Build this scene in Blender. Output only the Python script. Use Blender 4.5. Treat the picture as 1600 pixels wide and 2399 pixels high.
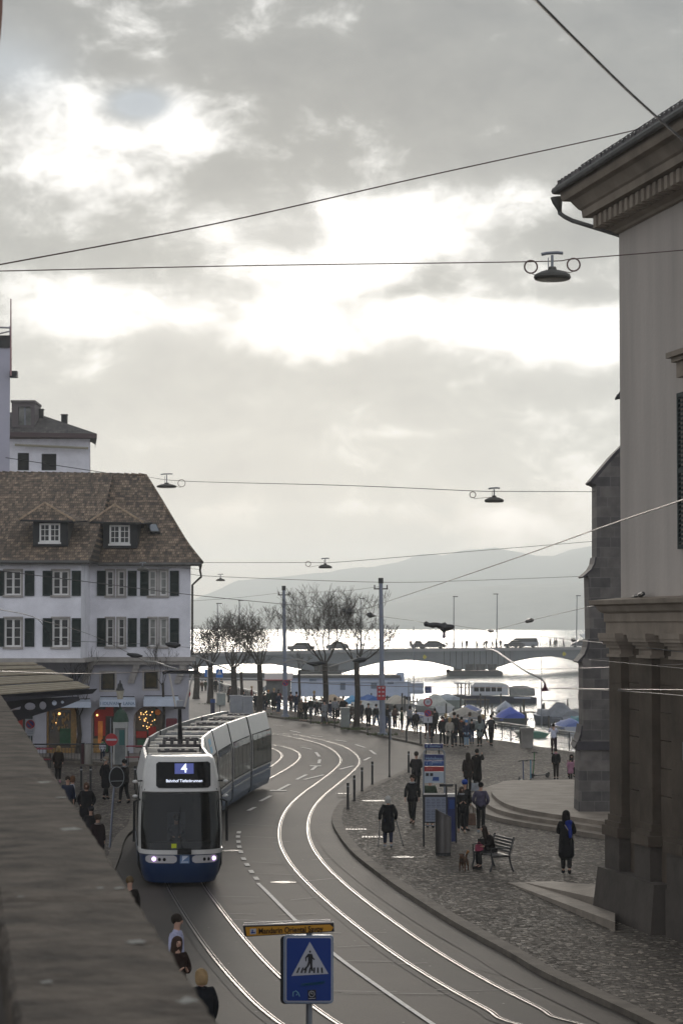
import bpy, bmesh, math, random
from mathutils import Vector, Matrix, noise
R=math.radians; PI=math.pi
for o in list(bpy.data.objects): bpy.data.objects.remove(o)
SC=bpy.context.scene; COL=SC.collection
rnd=random.Random(7)
# ---------------------------------------------------------------- camera
FPX=5665.0; CAMZ=7.2; HORY=1462.0
PITCH=math.atan((HORY-1199.5)/FPX)
cam=bpy.data.cameras.new('camera'); cam.sensor_fit='VERTICAL'; cam.sensor_height=36; cam.lens=FPX/2399*36
cam.clip_start=0.3; cam.clip_end=40000
cam.dof.use_dof=True; cam.dof.focus_distance=85; cam.dof.aperture_fstop=7.0
camo=bpy.data.objects.new('camera',cam); COL.objects.link(camo)
camo.location=(0,0,CAMZ); camo.rotation_euler=(PI/2+PITCH,0,0); SC.camera=camo
FW=Vector((0,math.cos(PITCH),math.sin(PITCH))); UPV=Vector((0,-math.sin(PITCH),math.cos(PITCH)))
def ray(px,py): return FW+Vector((1,0,0))*((px-800)/FPX)+UPV*((1199.5-py)/FPX)
def G(px,py,z=0.0):
    d=ray(px,py); t=(z-CAMZ)/d.z
    return Vector((d.x*t,d.y*t,z))
def P(px,py,D):
    d=ray(px,py); t=D/d.y
    return Vector((d.x*t,D,CAMZ+d.z*t))
# ---------------------------------------------------------------- world
wd=bpy.data.worlds.new("World"); SC.world=wd; wd.use_nodes=True
nt=wd.node_tree; nt.nodes.clear()
def N(t,**k):
    n=nt.nodes.new(t)
    for a,b in k.items(): setattr(n,a,b)
    return n
def M(op,a,b=None,c=None,cl=False):
    n=nt.nodes.new('ShaderNodeMath'); n.operation=op; n.use_clamp=cl
    for i,v in enumerate((a,b,c)):
        if v is None: continue
        if isinstance(v,(int,float)): n.inputs[i].default_value=v
        else: nt.links.new(v,n.inputs[i])
    return n.outputs[0]
def sstep(x,a,b):
    n=nt.nodes.new('ShaderNodeMapRange'); n.interpolation_type='SMOOTHSTEP'
    nt.links.new(x,n.inputs['Value']); n.inputs['From Min'].default_value=a; n.inputs['From Max'].default_value=b
    return n.outputs['Result']
def mixc(f,a,b):
    n=nt.nodes.new('ShaderNodeMix'); n.data_type='RGBA'
    if isinstance(f,(int,float)): n.inputs[0].default_value=f
    else: nt.links.new(f,n.inputs[0])
    for v,s in ((a,n.inputs[6]),(b,n.inputs[7])):
        if isinstance(v,tuple): s.default_value=v+(1,)
        else: nt.links.new(v,s)
    return n.outputs[2]
SUN_EL=R(6); SUN_AZ=R(-2)
sky=N('ShaderNodeTexSky',sky_type='NISHITA',sun_disc=False,sun_elevation=SUN_EL,sun_rotation=SUN_AZ)
tc=N('ShaderNodeTexCoord'); sp=N('ShaderNodeSeparateXYZ'); nt.links.new(tc.outputs['Generated'],sp.inputs[0])
X,Y,Z=sp.outputs
az=M('ARCTAN2',X,Y); el=M('ARCSINE',Z)
def skynoise(sc,zs,det,rough,off,dist=0.0):
    mp=N('ShaderNodeMapping'); nt.links.new(tc.outputs['Generated'],mp.inputs['Vector'])
    mp.inputs['Scale'].default_value=(sc,sc,sc*zs); mp.inputs['Location'].default_value=off
    n=N('ShaderNodeTexNoise'); n.inputs['Scale'].default_value=1; n.inputs['Detail'].default_value=det
    n.inputs['Roughness'].default_value=rough; n.inputs['Distortion'].default_value=dist
    nt.links.new(mp.outputs[0],n.inputs['Vector']); return n.outputs['Fac']
def blob(px,py,wx,wy,amp,tilt=0.0):
    a0=(px-800)/FPX; e0=(HORY-py)/FPX
    da=M('SUBTRACT',az,a0); de=M('SUBTRACT',el,e0)
    if tilt: de=M('SUBTRACT',de,M('MULTIPLY',da,tilt))
    q=M('ADD',M('POWER',M('ABSOLUTE',M('MULTIPLY',da,FPX/wx)),2),M('POWER',M('ABSOLUTE',M('MULTIPLY',de,FPX/wy)),2))
    return M('MULTIPLY',M('EXPONENT',M('MULTIPLY',q,-1)),amp)
fld=None
for b in [ # where the cloud deck thins to white (+) or thickens (-)
  (900,520,420,75,1.0,0.05),(760,640,520,60,.9,.03),(850,760,700,75,1.05,0),(150,740,260,50,.5,0),(1330,800,220,80,.95,0),
  (120,350,230,130,.85,0),(400,260,60,80,.55,-.8),(330,330,150,40,.5,0),(60,210,80,80,.3,0),
  (330,255,75,30,-.9,0),(200,610,330,40,-.75,-.05),(1340,560,130,55,-.8,0),(1000,650,130,40,-.75,.1),(1330,690,150,25,-.5,0),(930,690,120,20,-.4,.15),
  (960,1015,110,14,.45,0),(1300,1240,200,22,.35,-.3),(760,1190,200,16,.3,0),(120,860,260,30,.2,0)]:
    v=blob(*b); fld=v if fld is None else M('ADD',fld,v)
nA=skynoise(13,1.9,7,.58,(3.1,1.7,4.4),.4); nB=skynoise(34,1.5,6,.6,(7.3,2.2,.6),.3); nC=skynoise(4.5,2.6,5,.5,(1.3,8.2,2.5),.2)
fl=M('ADD',fld,M('MULTIPLY',M('SUBTRACT',nA,.5),3.0)); fl=M('ADD',fl,M('MULTIPLY',M('SUBTRACT',nB,.5),2.2))
mask=sstep(fl,.12,1.3)
soft=sstep(fl,-1.2,.8)
glow=sstep(fld,-.3,1.3)
# grey deck: brighter towards the horizon, where it is seen edge-on against the light
hz=sstep(el,.225,.05)
deck=mixc(hz,(.255,.275,.29),(.50,.54,.56))
lo=mixc(soft,(.76,.78,.82),(1.25,1.23,1.18))
mx=N('ShaderNodeMix',data_type='RGBA',blend_type='MULTIPLY'); mx.inputs[0].default_value=1
nt.links.new(deck,mx.inputs[6]); nt.links.new(lo,mx.inputs[7])
gl=mixc(M('MULTIPLY',glow,.42),mx.outputs[2],(1.0,1.0,.99))
white=mixc(mask,gl,(1.55,1.54,1.52))
# warm tint low over the lake
lowb=M('MULTIPLY',sstep(el,.075,.03),sstep(nA,.48,.66))
white2=mixc(M('MULTIPLY',lowb,.35),white,(1.25,1.08,.98))
# thin spot where the blue sky shows through
hole=M('ADD',blob(325,258,70,34,1.6),M('ADD',blob(60,190,110,70,.55),blob(-80,160,120,90,.6)),cl=True)
skc=N('ShaderNodeMix',data_type='RGBA',blend_type='MULTIPLY'); skc.inputs[0].default_value=1; nt.links.new(sky.outputs[0],skc.inputs[6]); skc.inputs[7].default_value=(.07,.07,.07,1)
cloudy=mixc(M('MULTIPLY',hole,.6),white2,(.56,.66,.78))
# the half of the sky away from the sun: dimmer, cooler
bk=sstep(Y,.35,-.55)
ovh=sstep(Z,.3,.85)
backc=mixc(M('MULTIPLY',nC,1.0),(.78,.82,.93),(.98,1.02,1.10))
back2=mixc(ovh,backc,(.52,.55,.60))
c1=mixc(ovh,cloudy,(.42,.44,.46)); c2=mixc(bk,c1,back2)
c3=mixc(.06,c2,skc.outputs[2])
bg=N('ShaderNodeBackground'); nt.links.new(c3,bg.inputs[0]); bg.inputs[1].default_value=1.0
wo=N('ShaderNodeOutputWorld'); nt.links.new(bg.outputs[0],wo.inputs[0])
sl=bpy.data.lights.new('sun','SUN'); sl.energy=1.15; sl.angle=R(14); sl.color=(1,.91,.80)
so=bpy.data.objects.new('sun',sl); COL.objects.link(so)
sd=Vector((math.sin(SUN_AZ)*math.cos(SUN_EL),math.cos(SUN_AZ)*math.cos(SUN_EL),math.sin(SUN_EL)))
so.rotation_euler=sd.to_track_quat('Z','Y').to_euler(); so.location=(0,20,60)
SC.view_settings.view_transform='Standard'; SC.view_settings.look='None'; SC.view_settings.exposure=0.0; SC.view_settings.gamma=1
SC.cycles.volume_bounces=1
# ---------------------------------------------------------------- materials
def mat(name,col,rough=.75,metal=0,var=.0,vs=3.0,bump=0.0,bs=20.0,emis=0,ecol=None,spec=None,col2=None,streak=False,det=6):
    m=bpy.data.materials.new(name); m.use_nodes=True; t=m.node_tree; b=t.nodes['Principled BSDF']; b.inputs['Specular IOR Level'].default_value=.5 if (rough<.5 or metal) else .25
    b.inputs['Base Color'].default_value=tuple(col)+(1,); b.inputs['Roughness'].default_value=rough; b.inputs['Metallic'].default_value=metal
    if spec is not None: b.inputs['Specular IOR Level'].default_value=spec
    if emis: b.inputs['Emission Color'].default_value=tuple(ecol or col)+(1,); b.inputs['Emission Strength'].default_value=emis
    tcn=t.nodes.new('ShaderNodeTexCoord'); src=tcn.outputs['Object']
    if streak:
        mp=t.nodes.new('ShaderNodeMapping'); mp.inputs['Scale'].default_value=(1,1,.12); t.links.new(src,mp.inputs[0]); src=mp.outputs[0]
    if var or col2:
        n=t.nodes.new('ShaderNodeTexNoise'); n.inputs['Scale'].default_value=vs; n.inputs['Detail'].default_value=det; n.inputs['Roughness'].default_value=.62
        t.links.new(src,n.inputs['Vector'])
        r=t.nodes.new('ShaderNodeValToRGB'); r.color_ramp.elements[0].position=.32; r.color_ramp.elements[1].position=.68
        c2=col2 or tuple(min(1,c*(1+var)) for c in col); c1=col if col2 else tuple(c*(1-var) for c in col)
        r.color_ramp.elements[0].color=tuple(c1)+(1,); r.color_ramp.elements[1].color=tuple(c2)+(1,)
        t.links.new(n.outputs['Fac'],r.inputs[0]); t.links.new(r.outputs[0],b.inputs['Base Color'])
    if bump:
        n2=t.nodes.new('ShaderNodeTexNoise'); n2.inputs['Scale'].default_value=bs; n2.inputs['Detail'].default_value=5
        t.links.new(tcn.outputs['Object'],n2.inputs['Vector'])
        bp=t.nodes.new('ShaderNodeBump'); bp.inputs['Strength'].default_value=bump; bp.inputs['Distance'].default_value=.03
        t.links.new(n2.outputs['Fac'],bp.inputs['Height']); t.links.new(bp.outputs[0],b.inputs['Normal'])
    return m
# ---------------------------------------------------------------- objects
def tag(o,label=None,cat=None,group=None,kind=None):
    if label: o['label']=label
    if cat: o['category']=cat
    if group: o['group']=group
    if kind: o['kind']=kind
    return o
def thing(name,label,cat,loc=(0,0,0),rz=0.0,group=None):
    o=bpy.data.objects.new(name,None); COL.objects.link(o); o.location=loc; o.rotation_euler=(0,0,rz); o.empty_display_size=.2
    return tag(o,label,cat,group)
def wm(o):
    m=Matrix.Translation(o.location)@o.rotation_euler.to_matrix().to_4x4()
    return (wm(o.parent)@m) if o.parent else m
class MB:
    def __init__(s): s.v=[]; s.f=[]; s.fm=[]; s.m=0; s.mats=[]
    def mt(s,m):
        if m not in s.mats: s.mats.append(m)
        s.m=s.mats.index(m); return s
    def add(s,vs,fs):
        k=len(s.v); s.v+= [Vector(v) for v in vs]
        for f in fs: s.f.append([i+k for i in f]); s.fm.append(s.m)
        return s
    def box(s,c,d,rz=0,taper=1.0,M4=None):
        hx,hy,hz=d[0]/2,d[1]/2,d[2]/2; vs=[]
        for z,k in ((-hz,1),(hz,taper)):
            for x,y in ((-hx,-hy),(hx,-hy),(hx,hy),(-hx,hy)): vs.append(Vector((x*k,y*k,z)))
        q=M4 if M4 is not None else Matrix.Translation(Vector(c))@Matrix.Rotation(rz,4,'Z')
        return s.add([q@v for v in vs],[(0,3,2,1),(4,5,6,7),(0,1,5,4),(1,2,6,5),(2,3,7,6),(3,0,4,7)])
    def bx(s,a,b):
        return s.box([(a[i]+b[i])/2 for i in range(3)],[abs(b[i]-a[i]) for i in range(3)])
    def prism(s,pts,off):
        n=len(pts); off=Vector(off); a=[Vector(p) for p in pts]
        return s.add(a+[p+off for p in a],[tuple(range(n))[::-1],tuple(range(n,2*n))]+[(i,(i+1)%n,n+(i+1)%n,n+i) for i in range(n)])
    def tube(s,pts,r,n=6,cap=True,sq=None):
        pts=[Vector(p) for p in pts]; rs=r if isinstance(r,(list,tuple)) else [r]*len(pts)
        vs=[]; fs=[]; prev=None
        for i,p in enumerate(pts):
            t=(pts[min(i+1,len(pts)-1)]-pts[max(i-1,0)])
            if t.length<1e-9: t=Vector((0,0,1))
            t.normalize()
            if prev is None:
                u=t.cross(Vector((0,0,1)))
                if u.length<.05: u=t.cross(Vector((0,1,0)))
            else: u=prev-t*prev.dot(t)
            if u.length<1e-6: u=t.orthogonal()
            u.normalize(); prev=u; w=t.cross(u)
            k=sq or (1,1)
            for j in range(n):
                a=2*PI*j/n; vs.append(p+u*(math.cos(a)*rs[i]*k[0])+w*(math.sin(a)*rs[i]*k[1]))
        m=len(pts)
        for i in range(m-1):
            for j in range(n): fs.append((i*n+j,i*n+(j+1)%n,(i+1)*n+(j+1)%n,(i+1)*n+j))
        if cap: fs.append(tuple(range(n))[::-1]); fs.append(tuple(range((m-1)*n,m*n)))
        return s.add(vs,fs)
    def cyl(s,c,r,h,n=16,r2=None):
        c=Vector(c); return s.tube([c,c+Vector((0,0,h))],[r,r if r2 is None else r2],n)
    def lathe(s,c,prof,n=20):
        c=Vector(c); vs=[]; fs=[]
        for r,z in prof:
            for j in range(n): vs.append(c+Vector((r*math.cos(2*PI*j/n),r*math.sin(2*PI*j/n),z)))
        for i in range(len(prof)-1):
            for j in range(n): fs.append((i*n+j,i*n+(j+1)%n,(i+1)*n+(j+1)%n,(i+1)*n+j))
        fs.append(tuple(range(n))[::-1]); fs.append(tuple(range((len(prof)-1)*n,len(prof)*n)))
        return s.add(vs,fs)
    def sph(s,c,r,n=10,m=7,sc=(1,1,1)):
        c=Vector(c); vs=[c+Vector((0,0,-r*sc[2]))]; fs=[]
        for i in range(1,m):
            a=-PI/2+PI*i/m
            for j in range(n):
                b=2*PI*j/n; vs.append(c+Vector((r*sc[0]*math.cos(a)*math.cos(b),r*sc[1]*math.cos(a)*math.sin(b),r*sc[2]*math.sin(a))))
        vs.append(c+Vector((0,0,r*sc[2]))); L=len(vs)-1
        for j in range(n):
            fs.append((0,1+(j+1)%n,1+j)); fs.append((L,L-n+j,L-n+(j+1)%n))
        for i in range(m-2):
            for j in range(n): fs.append((1+i*n+j,1+i*n+(j+1)%n,1+(i+1)*n+(j+1)%n,1+(i+1)*n+j))
        return s.add(vs,fs)
    def rings(s,rg,cap=True,closed=True):
        n=len(rg[0]); vs=[p for r in rg for p in r]; fs=[]
        for i in range(len(rg)-1):
            for j in range(n if closed else n-1): fs.append((i*n+j,i*n+(j+1)%n,(i+1)*n+(j+1)%n,(i+1)*n+j))
        if cap: fs.append(tuple(range(n))[::-1]); fs.append(tuple(range((len(rg)-1)*n,len(rg)*n)))
        return s.add(vs,fs)
    def torus(s,c,R1,r,ax='Y',n=20,m=6):
        c=Vector(c); pts=[]
        for i in range(n+1):
            a=2*PI*i/n
            d={'Y':(math.cos(a),0,math.sin(a)),'X':(0,math.cos(a),math.sin(a)),'Z':(math.cos(a),math.sin(a),0)}[ax]
            pts.append(c+Vector(d)*R1)
        return s.tube(pts,r,m,False)
    def build(s,name,m=None,parent=None,smooth=False,world=False,flat=None):
        me=bpy.data.meshes.new(name)
        vs=s.v
        if parent is not None and world:
            q=wm(parent).inverted(); vs=[q@v for v in s.v]
        me.from_pydata([tuple(v) for v in vs],[],s.f)
        if s.mats:
            for x in s.mats: me.materials.append(x)
            for p,i in zip(me.polygons,s.fm): p.material_index=i
        elif m: me.materials.append(m)
        if smooth:
            me.shade_smooth()
            try: me.set_sharp_from_angle(angle=R(42))
            except Exception: pass
        me.update()
        o=bpy.data.objects.new(name,me); COL.objects.link(o)
        if parent is not None: o.parent=parent
        return o
def struct(o): o['kind']='structure'; return o
def kids(o): return [c for c in bpy.data.objects if c.parent==o]
def copy_tree(o,loc=None,rz=None,label=None,group=None,parent=None,ch=None):
    c=o.copy(); COL.objects.link(c)
    if parent: c.parent=parent
    for k in list(o.children): copy_tree(k,parent=c)
    if loc is not None: c.location=loc
    if rz is not None: c.rotation_euler=(0,0,rz)
    if label: c['label']=label
    if group: c['group']=group
    return c
def catmull(pts,k=8):
    pts=[Vector(p) for p in pts]; P_=[pts[0]*2-pts[1]]+pts+[pts[-1]*2-pts[-2]]; out=[]
    for i in range(1,len(P_)-2):
        a,b,c,d=P_[i-1:i+3]
        for j in range(k):
            t=j/k; out.append(.5*((2*b)+(c-a)*t+(2*a-5*b+4*c-d)*t*t+(3*b-a-3*c+d)*t**3))
    out.append(pts[-1]); return out
def smooth_path(pts,it=3):
    pts=[p.copy() for p in pts]
    for _ in range(it):
        q=[pts[0]]+[(pts[i-1]+pts[i]*2+pts[i+1])/4 for i in range(1,len(pts)-1)]+[pts[-1]]; pts=q
    return pts
def offs(pts,d):
    out=[]
    for i,p in enumerate(pts):
        t=pts[min(i+1,len(pts)-1)]-pts[max(i-1,0)]; t.z=0; t.normalize(); out.append(p+Vector((t.y,-t.x,0))*d)
    return out
def ribbon(mb,pts,a,b,z,z2=None):
    A=offs(pts,a); B=offs(pts,b); vs=[]; n=len(pts)
    for p in A: vs.append(Vector((p.x,p.y,z)))
    for p in B: vs.append(Vector((p.x,p.y,z if z2 is None else z2)))
    mb.add(vs,[(i,i+n,i+1+n,i+1) for i in range(n-1)])
def flatpoly(mb,pts,z):
    vs=[Vector((p[0],p[1],z)) for p in pts]; ar=sum(vs[i].x*vs[(i+1)%len(vs)].y-vs[(i+1)%len(vs)].x*vs[i].y for i in range(len(vs)))
    if ar<0: vs=vs[::-1]
    mb.add(vs,[tuple(range(len(vs)))])
def text_mesh(s,size,m,name,parent,loc,rot,align='CENTER',ext=.002,bold=0.0,xs=1.0):
    cu=bpy.data.curves.new(name,'FONT'); cu.body=s; cu.size=size; cu.align_x=align; cu.align_y='CENTER'; cu.extrude=ext; cu.offset=bold
    to=bpy.data.objects.new(name,cu); COL.objects.link(to)
    dg=bpy.context.evaluated_depsgraph_get(); me=bpy.data.meshes.new_from_object(to.evaluated_get(dg)); bpy.data.objects.remove(to)
    me.materials.clear(); me.materials.append(m); o=bpy.data.objects.new(name,me); COL.objects.link(o); o.parent=parent
    o.location=loc; o.rotation_euler=rot; o.scale=(xs,1,1); return o
# ---------------------------------------------------------------- ground materials
def node_mat(name):
    m=bpy.data.materials.new(name); m.use_nodes=True; return m,m.node_tree,m.node_tree.nodes['Principled BSDF']
def cobble_mat(name,c1,c2,sc=9.5,rough=.8,shine=.2):
    m,t,b=node_mat(name); L=t.links.new; n=t.nodes.new
    tcn=n('ShaderNodeTexCoord'); nz=n('ShaderNodeTexNoise'); nz.inputs['Scale'].default_value=.8; nz.inputs['Detail'].default_value=3
    ad=n('ShaderNodeVectorMath'); ad.operation='MULTIPLY_ADD'; L(nz.outputs['Color'],ad.inputs[0]); ad.inputs[1].default_value=(.25,.25,0); L(tcn.outputs['Object'],ad.inputs[2]); L(tcn.outputs['Object'],nz.inputs['Vector'])
    v=n('ShaderNodeTexVoronoi'); v.inputs['Scale'].default_value=sc; v.feature='F1'; v.inputs['Randomness'].default_value=.75
    ve=n('ShaderNodeTexVoronoi'); ve.inputs['Scale'].default_value=sc; ve.feature='DISTANCE_TO_EDGE'; ve.inputs['Randomness'].default_value=.75
    L(ad.outputs[0],v.inputs['Vector']); L(ad.outputs[0],ve.inputs['Vector'])
    sx=n('ShaderNodeSeparateXYZ'); L(v.outputs['Color'],sx.inputs[0])
    r=n('ShaderNodeValToRGB'); r.color_ramp.elements[0].position=.0; r.color_ramp.elements[0].color=c1+(1,); r.color_ramp.elements[1].position=.8; r.color_ramp.elements[1].color=c2+(1,)
    e=r.color_ramp.elements.new(.97); e.color=tuple(min(.6,x*2.8) for x in c2)+(1,); L(sx.outputs[0],r.inputs[0])
    n2=n('ShaderNodeTexNoise'); n2.inputs['Scale'].default_value=.35; n2.inputs['Detail'].default_value=5; L(tcn.outputs['Object'],n2.inputs['Vector'])
    mr=n('ShaderNodeMapRange'); mr.inputs['From Min'].default_value=.3; mr.inputs['From Max'].default_value=.7; mr.inputs['To Min'].default_value=.7; mr.inputs['To Max'].default_value=1.25; L(n2.outputs['Fac'],mr.inputs[0])
    mu=n('ShaderNodeMix'); mu.data_type='RGBA'; mu.blend_type='MULTIPLY'; mu.inputs[0].default_value=1; L(r.outputs[0],mu.inputs[6]); L(mr.outputs[0],mu.inputs[7])
    er=n('ShaderNodeMapRange'); er.inputs['From Min'].default_value=.0; er.inputs['From Max'].default_value=.09; L(ve.outputs['Distance'],er.inputs[0])
    mj=n('ShaderNodeMix'); mj.data_type='RGBA'; L(er.outputs[0],mj.inputs[0]); mj.inputs[6].default_value=tuple(x*.35 for x in c1)+(1,); L(mu.outputs[2],mj.inputs[7])
    L(mj.outputs[2],b.inputs['Base Color'])
    rr=n('ShaderNodeMapRange'); L(sx.outputs[1],rr.inputs[0]); rr.inputs['To Min'].default_value=rough-shine; rr.inputs['To Max'].default_value=rough+.2; L(rr.outputs[0],b.inputs['Roughness']); b.inputs['Specular IOR Level'].default_value=.168
    bp=n('ShaderNodeBump'); bp.inputs['Strength'].default_value=.55; bp.inputs['Distance'].default_value=.02; 
    hh=n('ShaderNodeMath'); hh.operation='ADD'; L(er.outputs[0],hh.inputs[0]); L(sx.outputs[2],hh.inputs[1]); L(hh.outputs[0],bp.inputs['Height']); L(bp.outputs[0],b.inputs['Normal'])
    return m
def asphalt_mat(name,c,lanes=False):
    m,t,b=node_mat(name); L=t.links.new; n=t.nodes.new
    tcn=n('ShaderNodeTexCoord')
    a=n('ShaderNodeTexNoise'); a.inputs['Scale'].default_value=.22; a.inputs['Detail'].default_value=6; a.inputs['Roughness'].default_value=.65; L(tcn.outputs['Object'],a.inputs['Vector'])
    f=n('ShaderNodeTexNoise'); f.inputs['Scale'].default_value=14; f.inputs['Detail'].default_value=5; f.inputs['Roughness'].default_value=.75; L(tcn.outputs['Object'],f.inputs['Vector'])
    r1=n('ShaderNodeMapRange'); r1.inputs['From Min'].default_value=.3; r1.inputs['From Max'].default_value=.7; r1.inputs['To Min'].default_value=.72; r1.inputs['To Max'].default_value=1.25; L(a.outputs['Fac'],r1.inputs[0])
    r2=n('ShaderNodeMapRange'); r2.inputs['From Min'].default_value=.3; r2.inputs['From Max'].default_value=.75; r2.inputs['To Min'].default_value=.75; r2.inputs['To Max'].default_value=1.4; L(f.outputs['Fac'],r2.inputs[0])
    mu=n('ShaderNodeMath'); mu.operation='MULTIPLY'; L(r1.outputs[0],mu.inputs[0]); L(r2.outputs[0],mu.inputs[1])
    # small pale spots (chewing gum, chippings)
    v=n('ShaderNodeTexVoronoi'); v.inputs['Scale'].default_value=2.6; L(tcn.outputs['Object'],v.inputs['Vector'])
    sx=n('ShaderNodeSeparateXYZ'); L(v.outputs['Color'],sx.inputs[0])
    th=n('ShaderNodeMath'); th.operation='MULTIPLY'; L(sx.outputs[0],th.inputs[0]); th.inputs[1].default_value=.07
    lt=n('ShaderNodeMath'); lt.operation='LESS_THAN'; L(v.outputs['Distance'],lt.inputs[0]); L(th.outputs[0],lt.inputs[1])
    mc=n('ShaderNodeMix'); mc.data_type='RGBA'; mc.blend_type='MULTIPLY'; mc.inputs[0].default_value=1; mc.inputs[6].default_value=c+(1,); L(mu.outputs[0],mc.inputs[7])
    ms=n('ShaderNodeMix'); ms.data_type='RGBA'; L(lt.outputs[0],ms.inputs[0]); L(mc.outputs[2],ms.inputs[6]); ms.inputs[7].default_value=(.26,.25,.23,1)
    L(ms.outputs[2],b.inputs['Base Color']); b.inputs['Roughness'].default_value=.66; b.inputs['Specular IOR Level'].default_value=.3
    bp=n('ShaderNodeBump'); bp.inputs['Strength'].default_value=.35; bp.inputs['Distance'].default_value=.01; L(f.outputs['Fac'],bp.inputs['Height']); L(bp.outputs[0],b.inputs['Normal'])
    return m
M_ASPH=asphalt_mat('asphalt',(.046,.036,.028)); M_COB=cobble_mat('cobblestones',(.062,.051,.041),(.125,.106,.086))
M_BED=asphalt_mat('track_asphalt',(.036,.030,.025)); M_GUT=asphalt_mat('gutter_asphalt',(.040,.031,.024)); M_COBL=cobble_mat('cobblestones_left',(.055,.045,.036),(.115,.096,.08),sc=8)
M_KERB=mat('granite_kerb',(.13,.108,.085),.75,var=.3,vs=1.6,bump=.2,bs=30)
M_STEP=mat('step_stone',(.24,.20,.16),.7,var=.25,vs=1.2,bump=.2,bs=25)
M_PAINT=mat('road_paint',(.62,.59,.54),.6,var=.22,vs=6)
M_STEEL=mat('polished_rail',(.30,.27,.25),.4,1.0,var=.08,vs=2)
M_GROOVE=mat('rail_groove',(.012,.011,.01),.8)
M_IRON=mat('cast_iron_cover',(.22,.20,.18),.42,.8,var=.2,vs=14,bump=.3,bs=60)
M_JOINT=mat('joint_filler',(.17,.16,.15),.6,var=.3,vs=3)
# water
def water_mat():
    m,t,b=node_mat('lake_water'); L=t.links.new; n=t.nodes.new
    b.inputs['Base Color'].default_value=(.05,.065,.06,1); b.inputs['Roughness'].default_value=.16; b.inputs['IOR'].default_value=1.33
    tcn=n('ShaderNodeTexCoord'); mp=n('ShaderNodeMapping'); mp.inputs['Scale'].default_value=(.9,1.6,1); L(tcn.outputs['Object'],mp.inputs[0])
    a=n('ShaderNodeTexNoise'); a.inputs['Scale'].default_value=1.3; a.inputs['Detail'].default_value=5; a.inputs['Roughness'].default_value=.6; L(mp.outputs[0],a.inputs['Vector'])
    c=n('ShaderNodeTexNoise'); c.inputs['Scale'].default_value=.035; c.inputs['Detail'].default_value=4; L(mp.outputs[0],c.inputs['Vector'])
    ra=n('ShaderNodeMapRange'); ra.inputs['From Min'].default_value=.35; ra.inputs['From Max'].default_value=.7; ra.inputs['To Min'].default_value=.25; ra.inputs['To Max'].default_value=1; L(c.outputs['Fac'],ra.inputs[0])
    mu=n('ShaderNodeMath'); mu.operation='MULTIPLY'; L(a.outputs['Fac'],mu.inputs[0]); L(ra.outputs[0],mu.inputs[1])
    bp=n('ShaderNodeBump'); bp.inputs['Strength'].default_value=1.0; bp.inputs['Distance'].default_value=.5; L(mu.outputs[0],bp.inputs['Height']); L(bp.outputs[0],b.inputs['Normal'])
    return m
M_WATER=water_mat()
# ---------------------------------------------------------------- ground sheets
quay=[Vector(p+(0,)) for p in [(70,88),(13.2,133),(9.8,147.5),(5,160),(3.4,165),(1.6,174),(-2.7,191),(-7,212),(-14,260),(-25,330),(-46,402)]]
mb=MB(); pts=[(-900,-400),(70,-400)]+[(p.x,p.y) for p in quay]+[(-60,520),(-900,900)]
flatpoly(mb,pts,0); mb.build('ground',M_ASPH); o=bpy.data.objects['ground']; struct(o)
mb=MB(); flatpoly(mb,[(-3400,60),(3400,60),(3400,6600),(-3400,6600)],-2.0); struct(mb.build('lake',M_WATER))
M_QUAY=mat('quay_wall_stone',(.2,.185,.165),.8,var=.3,vs=.8,bump=.3,bs=6)
mb=MB()
for a,b in zip(quay[:-1],quay[1:]):
    mb.add([a+Vector((0,0,.11)),b+Vector((0,0,.11)),b+Vector((0,0,-4)),a+Vector((0,0,-4))],[(0,1,2,3)])
struct(mb.build('quay_wall',M_QUAY))
PZ=.12
kerbR_px=[(1600,2452),(1504,2399),(1274,2292),(1198,2246),(1055,2167),(931,2087),(870,2042),(821,2001),(791,1960),(778,1932),(782,1905),(801,1883),(830,1866),(870,1845),(911,1826),(950,1808),(978,1785),(990,1765),(989,1748),(940,1737),(882,1725),(820,1710),(764,1698),(700,1689),(640,1682),(560,1669),(500,1658),(440,1644)]
kerbR=[G(x,y,0) for x,y in kerbR_px]; 
kr_near=smooth_path(catmull(kerbR[:18],6),4); kr_far=smooth_path(catmull(kerbR[18:],5),2)
kr_near=[p for p in kr_near]+[]
kR=[Vector((14.5,18,0))]+kr_near+kr_far
kR=[Vector((16,-5,0))]+kR[1:] if False else kR
far_left=[Vector((-22,262,0)),Vector((-33,330,0)),Vector((-60,402,0))]
poly=[(p.x,p.y) for p in kR+far_left]+[(p.x,p.y) for p in reversed(quay)]+[(70,18)]
mb=MB(); flatpoly(mb,poly,PZ); struct(mb.build('plaza_pavement',M_COB))
def kerb(name,path,side,w=.32,m=M_KERB,h=PZ):
    mb=MB(); A=offs(path,0); B=offs(path,side*w); n=len(path)
    vs=[Vector((p.x,p.y,-.02)) for p in A]+[Vector((p.x,p.y,h+.006)) for p in A]+[Vector((p.x,p.y,h+.006)) for p in B]
    mb.add(vs,[(i,i+1,n+i+1,n+i) for i in range(n-1)]+[(n+i,n+i+1,2*n+i+1,2*n+i) for i in range(n-1)])
    return struct(mb.build(name,m))
kerb('kerb_plaza',kR[:len(kr_near)-12],1,.34); kerb('kerb_promenade',kr_far,1,.22)
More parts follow.
